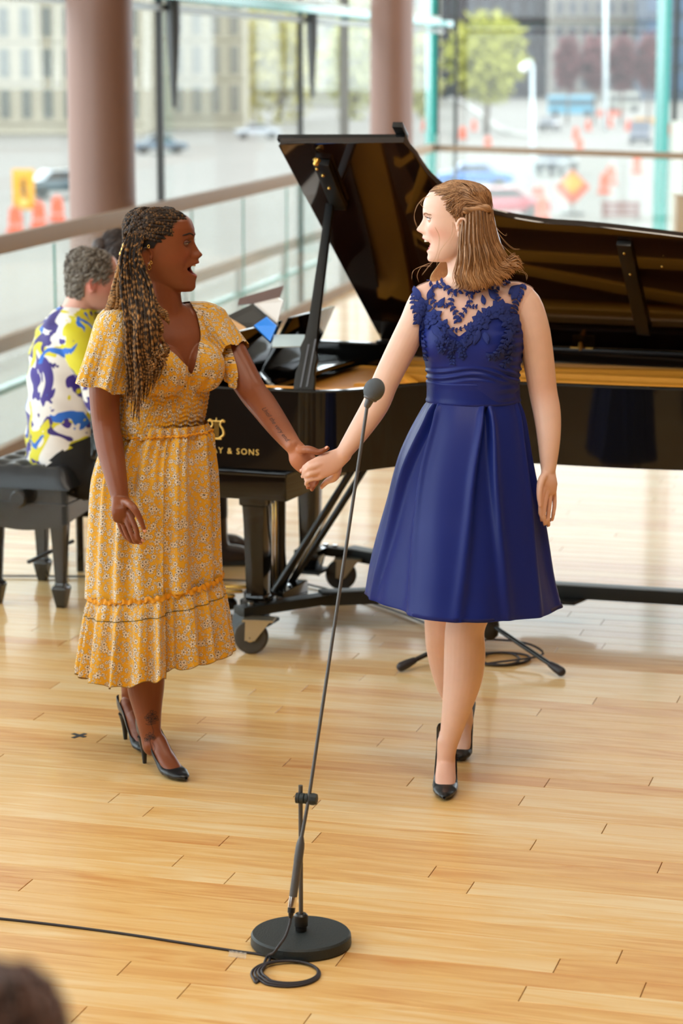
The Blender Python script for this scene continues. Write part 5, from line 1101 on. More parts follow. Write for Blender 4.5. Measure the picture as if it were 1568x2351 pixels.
# solid under-volume so no scalp shows
cap = MB(); rr_ = []
for i in range(15):
    el = -.12 + (math.pi / 2 + .10) * i / 14; rr_.append([skull((lambda e0: e0 + (2 * math.pi - 2 * e0) * k / 40)(1.5 - .86 * float(sm(-.1, .75, el)) if el < .75 else .64 * max(0, 1.35 - el) / .6), el, 1.03) for k in range(41)])
cap.rings(rr_, cap=False, closed=False); cap.ball(h2.w(0, 0, 214), [h2.f * .05, h2.l * .04, h2.u * .013], 16, 8)
Cc0 = np.array(lin(150, 110, 76)[:3])
me_ = cap.mesh('hair_base'); vertcol(me_, np.tile(Cc0, (len(me_.vertices), 1))); add_ob('hair_base', me_, M_hair2, w2)
vol = MB(); nk = []
for i, (y, xl, xr, dn, df) in enumerate(((478, 1070, 1136, .082, .07), (520, 1062, 1144, .084, .075), (560, 1060, 1156, .084, .08), (590, 1060, 1172, .084, .08), (612, 1062, 1168, .08, .08), (632, 1066, 1140, .076, .07), (646, 1072, 1108, .07, .05))):
    c = P((xl + xr) / 2, y, Y2 + .008); hw = (P(xr, y, Y2).x - P(xl, y, Y2).x) / 2 - .006; vol.rings if 0 else nk.append([c + Vector((hw * math.cos(2 * math.pi * k / 32), -(dn if math.sin(2 * math.pi * k / 32) > 0 else df) * math.sin(2 * math.pi * k / 32) * .93, 0)) for k in range(32)])
vol.rings(nk); me_ = vol.mesh('hair_volume'); vertcol(me_, np.tile(np.array(lin(132, 88, 48)[:3]), (len(me_.vertices), 1))); add_ob('hair_volume', me_, M_hair2, w2)
def jit(p, s): return Vector(p) + Vector((rg.gauss(0, s), rg.gauss(0, s), rg.gauss(0, s)))
for i in range(800):      # top and crown, combed back
    az = rg.uniform(-1.6, 1.6); el = rg.uniform(.85, 1.5); end = jit(h2.w(-80, math.copysign(30, az) * rg.random(), 150), .008); g = 1.04 + .03 * rg.random(); a2 = math.copysign(2.5, az)
    paths.append([skull(az, el, 1.02), skull(az + (a2 - az) * .3, 1.38, g + .01), skull(a2 + rg.gauss(0, .2), 1.12, g + .01), skull(a2 + rg.gauss(0, .25), .7, g), end])
for i in range(1300):      # swept-back sides, gathered at the back of the crown
    side = rg.random() < .74; az = rg.uniform(.62, 1.75) * (1 if side else -1); el = rg.uniform(-.05, 1.2); az *= 1 - .25 * (el / 1.3)
    if abs(az) < .64 + .86 * max(0, (.75 - el) / .85): el = rg.uniform(.62, 1.25)
    if rg.random() < .3: az = rg.uniform(-.5, .5); el = rg.uniform(.78, 1.0)
    a1 = math.copysign(max(abs(az), 1.45 + .35 * rg.random()), az); a2 = math.copysign(2.3, az); e1 = el * .72 + .30; end = jit(h2.w(-72, math.copysign(46, az), 146), .006)
    g = 1.04 + .03 * rg.random(); paths.append([skull(az, el, 1.0), skull(az + (a1 - az) * .35, el * .85 + e1 * .2, g + .012), skull(a1, e1, g + .01), skull(a2, .28 + .12 * rg.random(), g), end])
n_top = len(paths)
for i in range(1900):      # hanging lengths behind the ear, fanning to the back
    f = rg.random(); near = rg.random() < .74; cl = math.sin(f * 61) * .5; Yn = Y2 - .090 * (1 - abs(f - .42) ** 2 * 1.2) - .004 + .005 * cl if near else Y2 + .07
    x0 = 1058 + 74 * f; y0 = 486 + 8 * rg.random() - 6 * f; xe = float(np.interp(f, [0, .25, .6, 1], [1050, 1084, 1142, 1192])) + rg.gauss(0, 3) + 3 * cl; ye = float(np.interp(f, [0, .25, .6, 1], [660, 670, 654, 612])) - rg.random() ** 2 * 22 + 4 * cl
    xm = float(np.interp(f, [0, .3, 1], [1050, 1080, 1152])) + 2 * cl; cu = rg.gauss(0, 3.5) + 4 * math.sin(f * 37)
    paths.append([P(x0, y0, Yn + .012), P(x0 * .75 + xm * .25, 515, Yn), P(x0 * .3 + xm * .7, 550, Yn - .003 + rg.gauss(0, .003)), P(xm * .75 + xe * .25, 590 - 8 * f, Yn - .006 + rg.gauss(0, .004)), P(xm * .3 + xe * .7 - 4 + cu, ye * .6 + 590 * .4, Yn - .006), P(xe + cu, ye - 10, Yn - .002), P(xe - 3 + 5 * f + cu * 2, ye, Yn + .008)])
n_h = len(paths)
for i in range(520):      # lengths of the other side, seen under the chin
    f = rg.random(); x0 = 1020 + 20 * f; xe = 992 + 42 * f + rg.gauss(0, 4); ye = 650 + rg.random() * 12 - 10 * abs(f - .4)
    paths.append([P(x0 + 16, 540, Y2 + .075), P(x0 + 4, 585, Y2 + .08), P(x0 - 8 - 8 * (1 - f), 612, Y2 + .07), P(xe + 2, 634, Y2 + .055), P(xe + rg.gauss(4, 6), ye, Y2 + .05)])
n_o = len(paths)
for (pp) in ([(985, 450), (972, 455), (957, 475), (950, 500), (960, 525)], [(990, 445), (970, 458), (966, 470), (975, 478)], [(1000, 520), (1008, 548), (1000, 590), (985, 612), (968, 632)], [(1000, 600), (975, 608), (950, 622), (944, 640)], [(990, 610), (968, 612), (955, 632), (962, 648)], [(1040, 500), (1035, 540), (1010, 575), (1002, 610)], [(1052, 470), (1040, 500), (1044, 530), (1030, 560)], [(1150, 560), (1172, 580), (1188, 590), (1200, 606)], [(1140, 530), (1160, 558), (1180, 572), (1194, 570)], [(1160, 590), (1184, 606), (1204, 604)], [(1128, 500), (1142, 525), (1158, 540), (1166, 537)], [(1160, 610), (1190, 620), (1206, 630), (1210, 644)]):
    for k in range(2): paths.append([jit(P(x, y, Y2 - (.07 if x > 995 else .03)), .0015) for x, y in pp])
L_ = np.array([lin(184, 138, 98)[:3], lin(162, 118, 80)[:3], lin(134, 96, 64)[:3], lin(206, 160, 116)[:3], lin(226, 182, 128)[:3]])
tn = [rg.random() for _ in paths]
def hc2(i, s):
    a = L_[int(tn[i] * 3.99)]
    if i < n_top: a = a * 1.0; b = a
    elif i < n_h: a = L_[2 - int(tn[i] * 2.6)] * (.72 + .3 * tn[i]); b = L_[3 if tn[i] > .45 else 1]
    elif i < n_o: a = L_[3]; b = L_[4] * 1.05
    else: a = b = L_[3]
    return a[None] * (1 - s[:, None] ** 1.5) + b[None] * s[:, None] ** 1.5
strands('hair', M_hair2, paths, w2, [(.0009 if i < n_top else .0012 if i < n_o else .0004) for i in range(len(paths))], 3, 4, hc2)
# twisted section tied at the crown
tw_ = [MB() for _ in range(1)]; pts_ = [(1062, 486), (1082, 488), (1100, 484), (1117, 482), (1128, 486)]
tp_ = []
for k in range(5):
    pth = []
    for j, (x, y) in enumerate(pts_):
        a = j * 1.5 + k * 1.256; pth.append(P(x, y - 4, Y2 - .079 + .008 * j * .5) + Vector((0, .004 * math.cos(a), .006 * math.sin(a))))
    tp_.append(pth)
strands('hair_twist', M_hair2, tp_, w2, .006, 8, 5, lambda i, s: np.tile(L_[i % 3], (len(s), 1)))
# ================================================================ the woman in yellow
Y1 = 7.05
w1 = empty('person', FL(350, 1740), 'woman with long twisted brown locs in a yellow floral midi dress, laughing', 'person')
h1 = Head(P(360, 668, Y1), (1, -.12, 0),
    [(-4, 84, 64, 14, 12), (0, 98, 56, 26, 26), (10, 108, 44, 42, 38), (25, 109, 28, 60, 48), (45, 108, 12, 70, 55), (65, 106, 0, 80, 61), (85, 107, 0, 84, 65), (105, 107, 0, 86, 68), (130, 106, 0, 88, 71), (150, 106.5, 0, 90, 73), (165, 110, 0, 91, 74), (185, 110, 0, 90, 74), (205, 103, 0, 86, 70), (220, 88, 0, 76, 60), (231, 62, 0, 58, 44), (238, 30, 0, 30, 20), (240, 12, 0, 12, 8)],
    [(-4, 90), (0, 104), (5, 111), (12, 115), (27, 114.5), (35, 116), (42, 120.5), (48, 119.5), (54, 113), (78, 121), (83, 126.5), (87, 126.5), (92, 123), (95, 123.5), (99, 130), (105, 137), (109, 136.5), (117, 128.5), (128, 121.5), (138, 116), (150, 111.5), (158, 112), (165, 113.5), (180, 112.5), (195, 108), (207, 102), (220, 88), (231, 62), (240, 12)],
    dict(lo=49, up=79.5, cz=67, hw=27, depth=36, nose=106, lipx=82, inx=92), 141, (-8, 104), 2.05)
b1 = MB(); h1.mesh(b1)
f1 = Vector((.62, -.78, 0)).normalized(); l1 = Vector((0, 0, 1)).cross(f1)
torso(b1, [(P(355, 1200, Y1), .09, .09, .09), (P(356, 1140, Y1), .125, .085, .095), (P(358, 1080, Y1), .122, .085, .095), (P(364, 1020, Y1), .116, .082, .088), (P(370, 960, Y1), .126, .092, .092), (P(376, 890, Y1), .134, .098, .096), (P(382, 830, Y1), .146, .10, .105), (P(380, 780, Y1), .150, .09, .105), (P(376, 745, Y1), .155, .07, .092, 2.1), (P(374, 722, Y1), .125, .056, .075, 2.), (P(374, 704, Y1), .075, .05, .062, 2.), (P(374, 690, Y1), .05, .05, .055, 2.)], f1)
for s in (-1, 1): b1.ball(P(385, 838, Y1) + f1 * .072 + l1 * s * .066, [l1 * .066, f1 * .072, Vector((0, 0, .070))])
b1.tube([P(374, 730, Y1 + .01), P(376, 692, Y1), P(372, 655, Y1), P(366, 600, Y1)], [.064, .053, .051, .05], 24, res=4, cap='round')
LS1, LE1, LW1 = P(482, 742, Y1 + .09), P(580, 900, Y1 - .02), P(672, 1022, 6.76)
b1.tube([P(430, 735, Y1 + .05), LS1, P(517, 790, Y1 + .07), P(548, 845, Y1 + .03), LE1, P(602, 928, Y1 - .07), P(640, 980, 6.85), LW1], [.05, .054, .050, .047, .042, .041, .034, .0255], 22, res=4, cap='round')
RS1, RE1, RW1 = P(262, 752, Y1 - .09), P(243, 965, Y1 - .10), P(275, 1140, Y1 - .20)
b1.tube([P(320, 735, Y1 - .05), RS1, P(246, 810, Y1 - .10), P(240, 885, Y1 - .105), RE1, P(253, 1030, Y1 - .13), P(265, 1090, Y1 - .17), RW1], [.05, .054, .050, .046, .0415, .040, .033, .026], 22, res=4, cap='round')
# her left hand: palm up towards the camera, fingers behind the other hand
fing1 = [[q(655, 690, 6.735), q(715, 800, 6.735), q(730, 950, 6.738), q(685, 1068, 6.722)], [q(600, 750, 6.738), q(650, 900, 6.742), q(668, 1040, 6.738), q(628, 1140, 6.722)], [q(550, 800, 6.738), q(600, 930, 6.742), q(612, 1040, 6.738), q(562, 1108, 6.722)], [q(500, 850, 6.736), q(535, 950, 6.738), q(552, 1020, 6.735), q(545, 1060, 6.724)]]
th1 = [q(575, 535, 6.705), q(735, 575, 6.688), q(862, 515, 6.680)]
hand(b1, q(375, 500, 6.755), q(460, 660, 6.742), .025, fing1, th1, .0080, .0125, .035)
hr1 = [[P(300, 1186, 6.79), P(313, 1215, 6.775), P(317, 1234, 6.775), P(327, 1241, 6.78)], [P(290, 1192, 6.80), P(302, 1223, 6.785), P(310, 1241, 6.782), P(322, 1247, 6.787)], [P(280, 1193, 6.815), P(290, 1224, 6.805), P(300, 1241, 6.80), P(312, 1246, 6.80)], [P(271, 1190, 6.83), P(280, 1218, 6.825), P(289, 1234, 6.82), P(300, 1241, 6.82)]]
hand(b1, RW1, P(283, 1172, 6.81), .0255, hr1, [P(301, 1160, 6.775), P(319, 1186, 6.76), P(332, 1219, 6.755)], .0082, .0165, .036, (.35, -.9, .1))
# legs: left leg crossing in front
b1.tube([P(395, 1150, 7.08), P(385, 1280, 7.04), P(365, 1400, 6.98), P(343, 1490, 6.95), P(336, 1540, 6.96), P(335, 1585, 6.96), P(340, 1640, 6.94), P(346, 1690, 6.93), P(350, 1712, 6.92)], [.085, .078, .064, .053, .056, .054, .040, .031, .031], 24, res=4, cap='round')
b1.tube([P(320, 1150, 7.05), P(318, 1280, 7.10), P(318, 1400, 7.14), P(318, 1490, 7.18), P(316, 1540, 7.21), P(312, 1580, 7.24), P(306, 1622, 7.27), P(302, 1650, 7.28)], [.085, .078, .062, .050, .052, .046, .036, .030], 24, res=4, cap='round')
toe1, heel1 = FL(428, 1797), FL(332, 1752); toe1b, heel1b = FL(352, 1735), FL(288, 1697)
foot(b1, P(350, 1702, 6.925), toe1, heel1, .078); foot(b1, P(302, 1645, 7.28), toe1b, heel1b, .078)
instep(b1, P(350, 1702, 6.925), toe1, heel1, .078); instep(b1, P(302, 1645, 7.28), toe1b, heel1b, .078)
me1 = remesh(b1, .0026, 4, .5, facew(h1)); soften(me1, [(P(350, 1706, 6.925), .05), (P(302, 1648, 7.28), .05), (LW1, .025), (RW1, .025), (RS1, .06), (LS1, .06), (P(374, 705, Y1 - .04), .05)]); c1 = getco(me1); sk1 = lin(132, 72, 42)
C1 = face_tint(h1, c1, sk1, lin(146, 56, 54), lin(60, 16, 16), lin(148, 72, 46))
for p_, r_ in ((q(400, 650, 6.74), .055), (q(600, 1080, 6.73), .03)):      # paler palm
    w_ = np.exp(-(np.linalg.norm(c1 - np.array(p_), axis=1) / r_) ** 2)[:, None] * .75; C1 = C1 * (1 - w_) + np.array(lin(214, 142, 104)[:3]) * w_
x_, y_, z_ = h1.local(c1)      # short dark hair at the hairline and temple
hl_ = sm(0, 16, z_ - np.interp(x_, [-100, 0, 22, 42, 62, 80, 88, 120], [70, 122, 142, 162, 186, 203, 211, 220])) * (z_ > 60) * (np.abs(y_) < 90) * (x_ > -120) * (x_ < 112)
C1 = C1 * (1 - hl_[:, None] * .88) + np.array(lin(34, 27, 24)[:3]) * hl_[:, None] * .88
vertcol(me1, C1); M_skin1 = skin_mat('brown_skin', .40, .06); add_ob('body', me1, M_skin1, w1); bv1 = BVHTree.FromPolygons([tuple(v) for v in c1], [tuple(p.vertices) for p in me1.polygons])
eyes(h1, w1, M_iris_d, mat('brown_eyelid', lin(104, 54, 34), .45), M_lash, .22, out=2.2, white=mat('darker_eye_white', lin(222, 208, 198), .2)); brows(h1, w1, bv1, mat('black_brow', lin(28, 20, 18), .7), 164, 34, 6, .0017)  # her eye white is a slightly darker, warmer base colour
teeth(h1, w1, 81, 73, 115.5, 25, 22, 1.9)
nails(w1, [(f[-1], f[-2], (.3, -1, .3)) for f in hr1] + [(th1[-1], th1[-2], (-.2, -.7, .7)), (P(332, 1219, 6.755), P(319, 1186, 6.76), (.2, -1, .2))], mat('natural_nail', lin(226, 160, 130), .25))
pump('court_shoe', M_shoe, toe1, heel1, w1, .078, .038); pump('court_shoe', M_shoe, toe1b, heel1b, w1, .078, .038)
# floral print
def floral(name):
    m = bpy.data.materials.new(name); m.use_nodes = True; nt = m.node_tree; N = nt.nodes.new; L = nt.links.new; b = nt.nodes['Principled BSDF']
    uv = N('ShaderNodeUVMap'); uv.uv_map = 'UVMap'; cur = N('ShaderNodeRGB').outputs[0]; cur.default_value = lin(230, 168, 22)
    nz = N('ShaderNodeTexNoise'); nz.inputs['Scale'].default_value = 60; L(uv.outputs[0], nz.inputs['Vector'])
    def mth(op, a, b_=None, c=None):
        n = N('ShaderNodeMath'); n.operation = op
        for i, x in enumerate((a, b_, c)):
            if x is None: continue
            if isinstance(x, (int, float)): n.inputs[i].default_value = x
            else: L(x, n.inputs[i])
        return n.outputs[0]
    def layer(cur, scale, rad, petals, off, keep, line, c0, c1, rnd_=1.0):
        mp = N('ShaderNodeMapping'); mp.inputs['Location'].default_value = (off, off * 1.7, 0); mp.inputs['Scale'].default_value = (scale, scale, scale); L(uv.outputs[0], mp.inputs['Vector'])
        vo = N('ShaderNodeTexVoronoi'); vo.voronoi_dimensions = '2D'; vo.inputs['Scale'].default_value = 1; vo.inputs['Randomness'].default_value = rnd_; L(mp.outputs[0], vo.inputs['Vector'])
        df = N('ShaderNodeVectorMath'); df.operation = 'SUBTRACT'; L(mp.outputs[0], df.inputs[0]); L(vo.outputs['Position'], df.inputs[1]); sp_ = N('ShaderNodeSeparateXYZ'); L(df.outputs[0], sp_.inputs[0])
        cs = N('ShaderNodeSeparateColor'); L(vo.outputs['Color'], cs.inputs[0])
        ang = mth('ADD', mth('ARCTAN2', sp_.outputs[1], sp_.outputs[0]), mth('MULTIPLY', cs.outputs[0], 6.28))
        pet = mth('ABSOLUTE', mth('COSINE', mth('MULTIPLY', ang, petals / 2)))
        rr = mth('MULTIPLY', mth('MULTIPLY_ADD', pet, .55, .42), mth('MULTIPLY_ADD', cs.outputs[1], .4 * rad, rad * .75))
        d = vo.outputs['Distance']; on = mth('GREATER_THAN', cs.outputs[2], 1 - keep)
        fill = mth('MULTIPLY', mth('LESS_THAN', d, rr), on); inner = mth('MULTIPLY', mth('LESS_THAN', d, mth('SUBTRACT', rr, line)), on)
        core = mth('MULTIPLY', mth('LESS_THAN', d, rad * .2), on); vein = mth('MULTIPLY', mth('MULTIPLY', mth('LESS_THAN', pet, .22), inner), mth('LESS_THAN', d, rad * .62))
        for msk, c in ((fill, c1), (inner, c0), (vein, c1), (core, c1)):
            mx = N('ShaderNodeMix'); mx.data_type = 'RGBA'; L(msk, mx.inputs[0]); L(cur, mx.inputs[6]); mx.inputs[7].default_value = c; cur = mx.outputs[2]
        return cur
    wht, drk = lin(232, 214, 190), lin(64, 52, 34)
    cur = layer(cur, 120, .36, 4, 3.1, .65, .08, lin(226, 204, 160), lin(206, 138, 30)); cur = layer(cur, 88, .40, 5, 1.3, .55, .07, wht, lin(120, 92, 50)); cur = layer(cur, 56, .42, 5, 7.7, .72, .055, wht, drk); cur = layer(cur, 40, .44, 6, 4.2, .6, .045, wht, drk)
    L(cur, b.inputs['Base Color']); b.inputs['Roughness'].default_value = .7; b.inputs['Sheen Weight'].default_value = .15
    b.inputs['Transmission Weight'].default_value = 0
    return m
M_floral = floral('yellow_floral_cloth'); M_trim = mat('marigold_trim', lin(236, 160, 24), .6, vary=.1); M_line_d = mat('dark_stripe', lin(96, 84, 34), .7)
cen1 = np.array(P(376, 850, Y1)); l1n, f1n = np.array(l1), np.array(f1)
def uvfor(me, c=None, rad=.15):
    co = getco(me) if c is None else c; d = co - cen1; a = np.arctan2(d @ l1n, d @ f1n); set_uv(me, a * rad, co[:, 2])
zb1 = P(370, 988, Y1).z
def inpoly(px, py, poly):
    r = np.zeros(len(px), bool); n = len(poly)
    for i in range(n):
        x0, y0 = poly[i]; x1, y1 = poly[(i + 1) % n]; c = ((y0 > py) != (y1 > py)) & (px < (x1 - x0) * (py - y0) / (y1 - y0 + 1e-9) + x0); r ^= c
    return r
VN = [(300, 640), (303, 700), (330, 752), (356, 780), (400, 815), (442, 857), (448, 840), (456, 800), (457, 765), (449, 722), (432, 692), (412, 676), (400, 640)]
def m_top(c, no):
    d = c - cen1; lat = d @ l1n; fw = d @ f1n; px, py = projn(c)
    hwz = np.interp(py, [690, 712, 735, 760, 800, 840, 880, 940, 1010], [.17, .172, .178, .172, .163, .160, .152, .142, .148])
    return (c[:, 2] > zb1 - .012) & (py > 688) & (np.abs(lat) < hwz) & ~(inpoly(px, py, VN) & ((fw > -.01) | (no @ f1n > .25))) & (c[:, 2] < P(376, 700, Y1).z + .03)
top = garment(me1, m_top, lambda c: .006 + .004 * sm(850, 900, projn(c)[1]), 40, 'bodice'); uvfor(top)
c_ = getco(top); px, py = projn(c_); no_ = getno(top)     # gathers under the bust and rows of smocking at the waist
d = c_ - cen1; a_ = np.arctan2(d @ l1n, d @ f1n)
gat = .0035 * np.sin(a_ * 46 + 2 * np.sin(a_ * 9)) * sm(840, 880, py) * (1 - sm(885, 905, py)) + (.0014 * np.sin((py) * .62 + 1.5 * np.sin(a_ * 14)) + .0010 * np.sin(a_ * 90 + py * .36)) * sm(893, 905, py)
setco(top, c_ + no_ * gat[:, None]); add_ob('bodice', top, M_floral, w1)
# skirt
def tilt1(a, t): return (.030 * t) * math.cos(a)
NS1 = 520; rows1 = [(970, 262, 478, .86), (990, 260, 479, .84), (1005, 250, 481, .82), (1040, 234, 484, .82), (1090, 219, 491, .86), (1150, 213, 495, .88), (1220, 209, 498, .9), (1290, 205, 501, .92), (1345, 203, 504, .93)]
P0, R0 = spline([Vector((r[0], r[1], r[2])) for r in rows1], [(r[3], 1) for r in rows1], 6); nr1 = len(P0)
slit_a = math.acos(.22)
def fold1(t):
    def fn(a):
        s = math.atan2(math.sin(a - slit_a), math.cos(a - slit_a)); g = min(1, t * 4)
        d = .013 * g * math.sin(13 * a + 1.5 * math.sin(3 * a)) * (1 - .3 * t) + .006 * math.sin(29 * a + 2 * math.sin(5 * a)) * (1 - t) * min(1, t * 9) + .004 * g * math.sin(7 * a + .5)
        d += g * (.012 * math.exp(-((s - .10) / .12) ** 2) * (s > 0) - .016 * math.exp(-((s + .07) / .09) ** 2) * (s <= 0)) * (.35 + .65 * t)
        return d
    return fn
rk = [ringrow(p_.x, p_.y, p_.z, Y1, r_[0], NS1, fold1(i / (nr1 - 1)), dz=lambda a, t=i / (nr1 - 1): tilt1(a, t)) for i, (p_, r_) in enumerate(zip(P0, R0))]
def skirt_mesh(name, rings, v0=0., rad=.17):
    mb = MB(); mb.rings(rings, cap=False); me = mb.mesh(name); n = len(rings[0]); mid_ = np.array([tuple(p_) for p_ in rings[len(rings) * 2 // 3]]); sl = np.linalg.norm(np.roll(mid_, -1, 0) - mid_, axis=1); U = np.tile(np.concatenate([[0], np.cumsum(sl)[:-1]]), len(rings)); V = np.concatenate([[v0 - .0 + p_.z for p_ in r] for r in rings]); set_uv(me, U, V); return me
add_ob('skirt', skirt_mesh('skirt', rk), M_floral, w1)
seam = rk[-1]; cs_ = sum(seam, Vector()) / NS1
nr = 26; rf = []
for i in range(nr + 1):
    t = i / nr; rg_ = []
    hemc = P(356, 1345 + 172 * t, Y1); hw0 = (P(504, 1345, Y1).x - P(203, 1345, Y1).x) / 2; hw1 = (P(527, 1515, Y1).x - P(184, 1515, Y1).x) / 2; hw_ = hw0 + (hw1 - hw0) * t ** .8
    for k in range(NS1):
        a = 2 * math.pi * k / NS1; s = math.atan2(math.sin(a - slit_a), math.cos(a - slit_a))
        ph = a * 22 + 1.6 * math.sin(a * 4 + 1) + .9 * math.sin(a * 9); fl = math.sin(ph); d = (.019 * (abs(fl) ** .8 * math.copysign(1, fl)) + .0025 * math.sin(a * 61 + 2 * math.sin(a * 7)) * (1 - .6 * t)) * (.35 + .65 * t) * min(1, t * 6 + .15)
        d += (.012 + .010 * t) * math.exp(-((s - .10) / .12) ** 2) * (s > 0) - (.016 + .012 * t) * math.exp(-((s + .07) / .09) ** 2) * (s <= 0)
        hd = hw_ * (.93 + .02 * t)
        dz = tilt1(a, 1) + .007 * t * math.sin(ph + .6) - t * (.020 * math.exp(-((a - 2.05) / .5) ** 2)) + t * .012 * (s < 0) * math.exp(-(s / .9) ** 2)
        rg_.append(hemc + Vector(((hw_ + d) * math.cos(a), -(hd + d) * math.sin(a), dz)))
    rf.append(rg_)
add_ob('hem_ruffle', skirt_mesh('hem_ruffle', rf, .3), M_floral, w1)
trim = MB(); pts = []
for k in range(0, NS1 + 1, 2):
    p_ = rf[0][k % NS1]; o_ = (p_ - cs_); o_.z = 0; o_.normalize(); pts.append(p_ + o_ * (.006 + .003 * math.sin(k * .9)) + Vector((0, 0, .0035 * math.sin(k * .52 + 2 * math.sin(k * .11)))))
rr_ = []
for k, p_ in enumerate(pts):
    o_ = (p_ - cs_); o_.z = 0; o_.normalize(); rr_.append([p_ + o_ * .004 * math.sin(k * 1.1) + Vector((0, 0, .0075)), p_ + o_ * .001, p_ + o_ * .004 * math.cos(k * 1.3) + Vector((0, 0, -.0075))])
trim.rings(rr_, cap=False, closed=False); tr = add_ob('ruffle_trim', trim.mesh('ruffle_trim'), M_trim, w1)
for rrow, m_, r_ in ((6, M_line_d, .0011), (nr, mat('hem_edge', lin(150, 112, 34), .7), .0012)): adopt(w1, MB().tube([p_ + (p_ - cs_).normalized() * .0008 for p_ in rf[rrow][::2]] + [rf[rrow][0]], r_, 5, cap=False).build('hem_line', m_, smooth=True))
wt = MB(); pts = []
for k in range(0, NS1 + 1, 3):
    a = 2 * math.pi * k / NS1; p_ = rk[6][k % NS1]; pts.append(p_ + Vector((math.cos(a) * .004, -math.sin(a) * .004, .003 * math.sin(k * .8))))
adopt(w1, wt.tube(pts, .0028, 6, cap=False).build('waist_frill', M_trim, smooth=True))
# flutter sleeves
def sleeve(c0, c1, ax0, r0, r1, n=160, lobes=9, amp=.012, ph=0., cut=None):
    ax = (Vector(c1) - Vector(c0)); u = Vector((0, 1, 0)); t_ = ax.normalized(); u = (u - t_ * u.dot(t_)).normalized(); v = t_.cross(u); rows = []; m_ = 22
    for j in range(-3, m_ + 1):
        f = j / m_ * (2.4 if j < 0 else 1); g = max(0, f); c = Vector(c0) + ax * f; rr = [r0[i] + (r1[i] - r0[i]) * g ** .8 for i in (0, 1)]; row = []
        if j < 0: rr = [x * math.sqrt(1 - (j / 3.15) ** 2) for x in rr]
        for k in range(n):
            a = 2 * math.pi * k / n; w_ = amp * g * math.sin(lobes * a + ph + .8 * math.sin(2 * a)) + .0018 * math.sin(31 * a) * g
            p_ = c + u * (rr[0] + w_) * math.cos(a) + v * (rr[1] + w_) * math.sin(a); p_ += t_ * (cut(a, g) if cut else 0) + t_ * .005 * g * math.sin(lobes * a + ph + 1.5); row.append(p_)
        rows.append(row)
    mb = MB(); mb.rings(rows, cap=False); me = mb.mesh('sleeve'); M_ = len(rows); set_uv(me, np.tile(np.arange(n) / n * .55, M_), np.repeat(np.arange(M_) / m_ * ax.length * 1.1 + .4, n)); return me
add_ob('sleeve', sleeve(P(268, 752, Y1 - .085), P(229, 893, Y1 - .11), None, (.070, .066), (.086, .077), lobes=5, amp=.013, ph=.4), M_floral, w1)
add_ob('sleeve', sleeve(P(476, 745, Y1 + .088), P(531, 814, Y1 + .045), None, (.076, .068), (.077, .053), lobes=5, amp=.006, ph=1.), M_floral, w1)
# under-bust frill and neckline piping
pts = []
for k in range(0, 121):
    a = 2 * math.pi * k / 120; o_ = Vector(cen1) + f1 * .2 * math.cos(a) * 2 + l1 * .2 * math.sin(a) * 2; 
# tattoos: script on the forearm and a floral line drawing above the ankle, inked on the skin
M_ink = mat('tattoo_ink', lin(52, 32, 28), .6)
def ink(px, py, bv=bv1, off=.0006):
    hit = bv.ray_cast(cam0, ray(px, py).normalized()); return hit[0] + hit[1] * off if hit[0] else None
cu = bpy.data.curves.new('t', 'FONT'); cu.body = 'Until the very end.'; cu.size = 17; cu.shear = .45; cu.resolution_u = 2; o_ = bpy.data.objects.new('t', cu); COL.objects.link(o_); bpy.context.view_layer.update()
me_ = bpy.data.meshes.new_from_object(o_.evaluated_get(bpy.context.evaluated_depsgraph_get())); bpy.data.objects.remove(o_)
bm = bmesh.new(); bm.from_mesh(me_); bmesh.ops.triangulate(bm, faces=bm.faces); bmesh.ops.subdivide_edges(bm, edges=[e for e in bm.edges if e.calc_length() > 3], cuts=2); bm.to_mesh(me_); bm.free()
x1_ = max(v.co.x for v in me_.vertices); ok = True; new = []
for v in me_.vertices:
    f = v.co.x / x1_; bx, by = 600 + 59 * f, 938 + 78 * f; ln = math.hypot(59, 78); nx, ny = 78 / ln, -59 / ln; sc_ = math.hypot(59, 78) / x1_
    p_ = ink(bx + nx * v.co.y * sc_ * 1.1, by + ny * v.co.y * sc_ * 1.1); new.append(p_)
if all(p_ is not None for p_ in new):
    for v, p_ in zip(me_.vertices, new): v.co = p_
    me_.name = 'forearm_tattoo'; add_ob('forearm_tattoo', me_, M_ink, w1)
tt = MB()
def inkline(pts, r=.0007):
    P_, _ = spline([Vector((x, y, 0)) for x, y in pts], [(1, 1)] * len(pts), 5); L3 = [ink(p_.x, p_.y, off=.0002) for p_ in P_]; L3 = [p_ for p_ in L3 if p_]
    if len(L3) > 2: tt.tube(L3, r, 4, cap=False)
rt = random.Random(5)
for cx_, cy_, R_ in ((350, 1640, 9), (340, 1648, 7), (356, 1650, 7), (347, 1657, 6), (344, 1690, 8), (338, 1698, 6), (352, 1694, 5)):
    for k in range(5):
        a = k * 1.257 + cx_; inkline([(cx_, cy_), (cx_ + R_ * math.cos(a - .35), cy_ + R_ * .8 * math.sin(a - .35)), (cx_ + R_ * 1.2 * math.cos(a), cy_ + R_ * math.sin(a)), (cx_ + R_ * math.cos(a + .35), cy_ + R_ * .8 * math.sin(a + .35)), (cx_, cy_)])
inkline([(352, 1630), (346, 1655), (352, 1680), (344, 1700), (350, 1722)]); inkline([(334, 1662), (345, 1664), (358, 1660)]); inkline([(350, 1705), (356, 1716), (354, 1726)])
adopt(w1, tt.build('ankle_tattoo', M_ink))
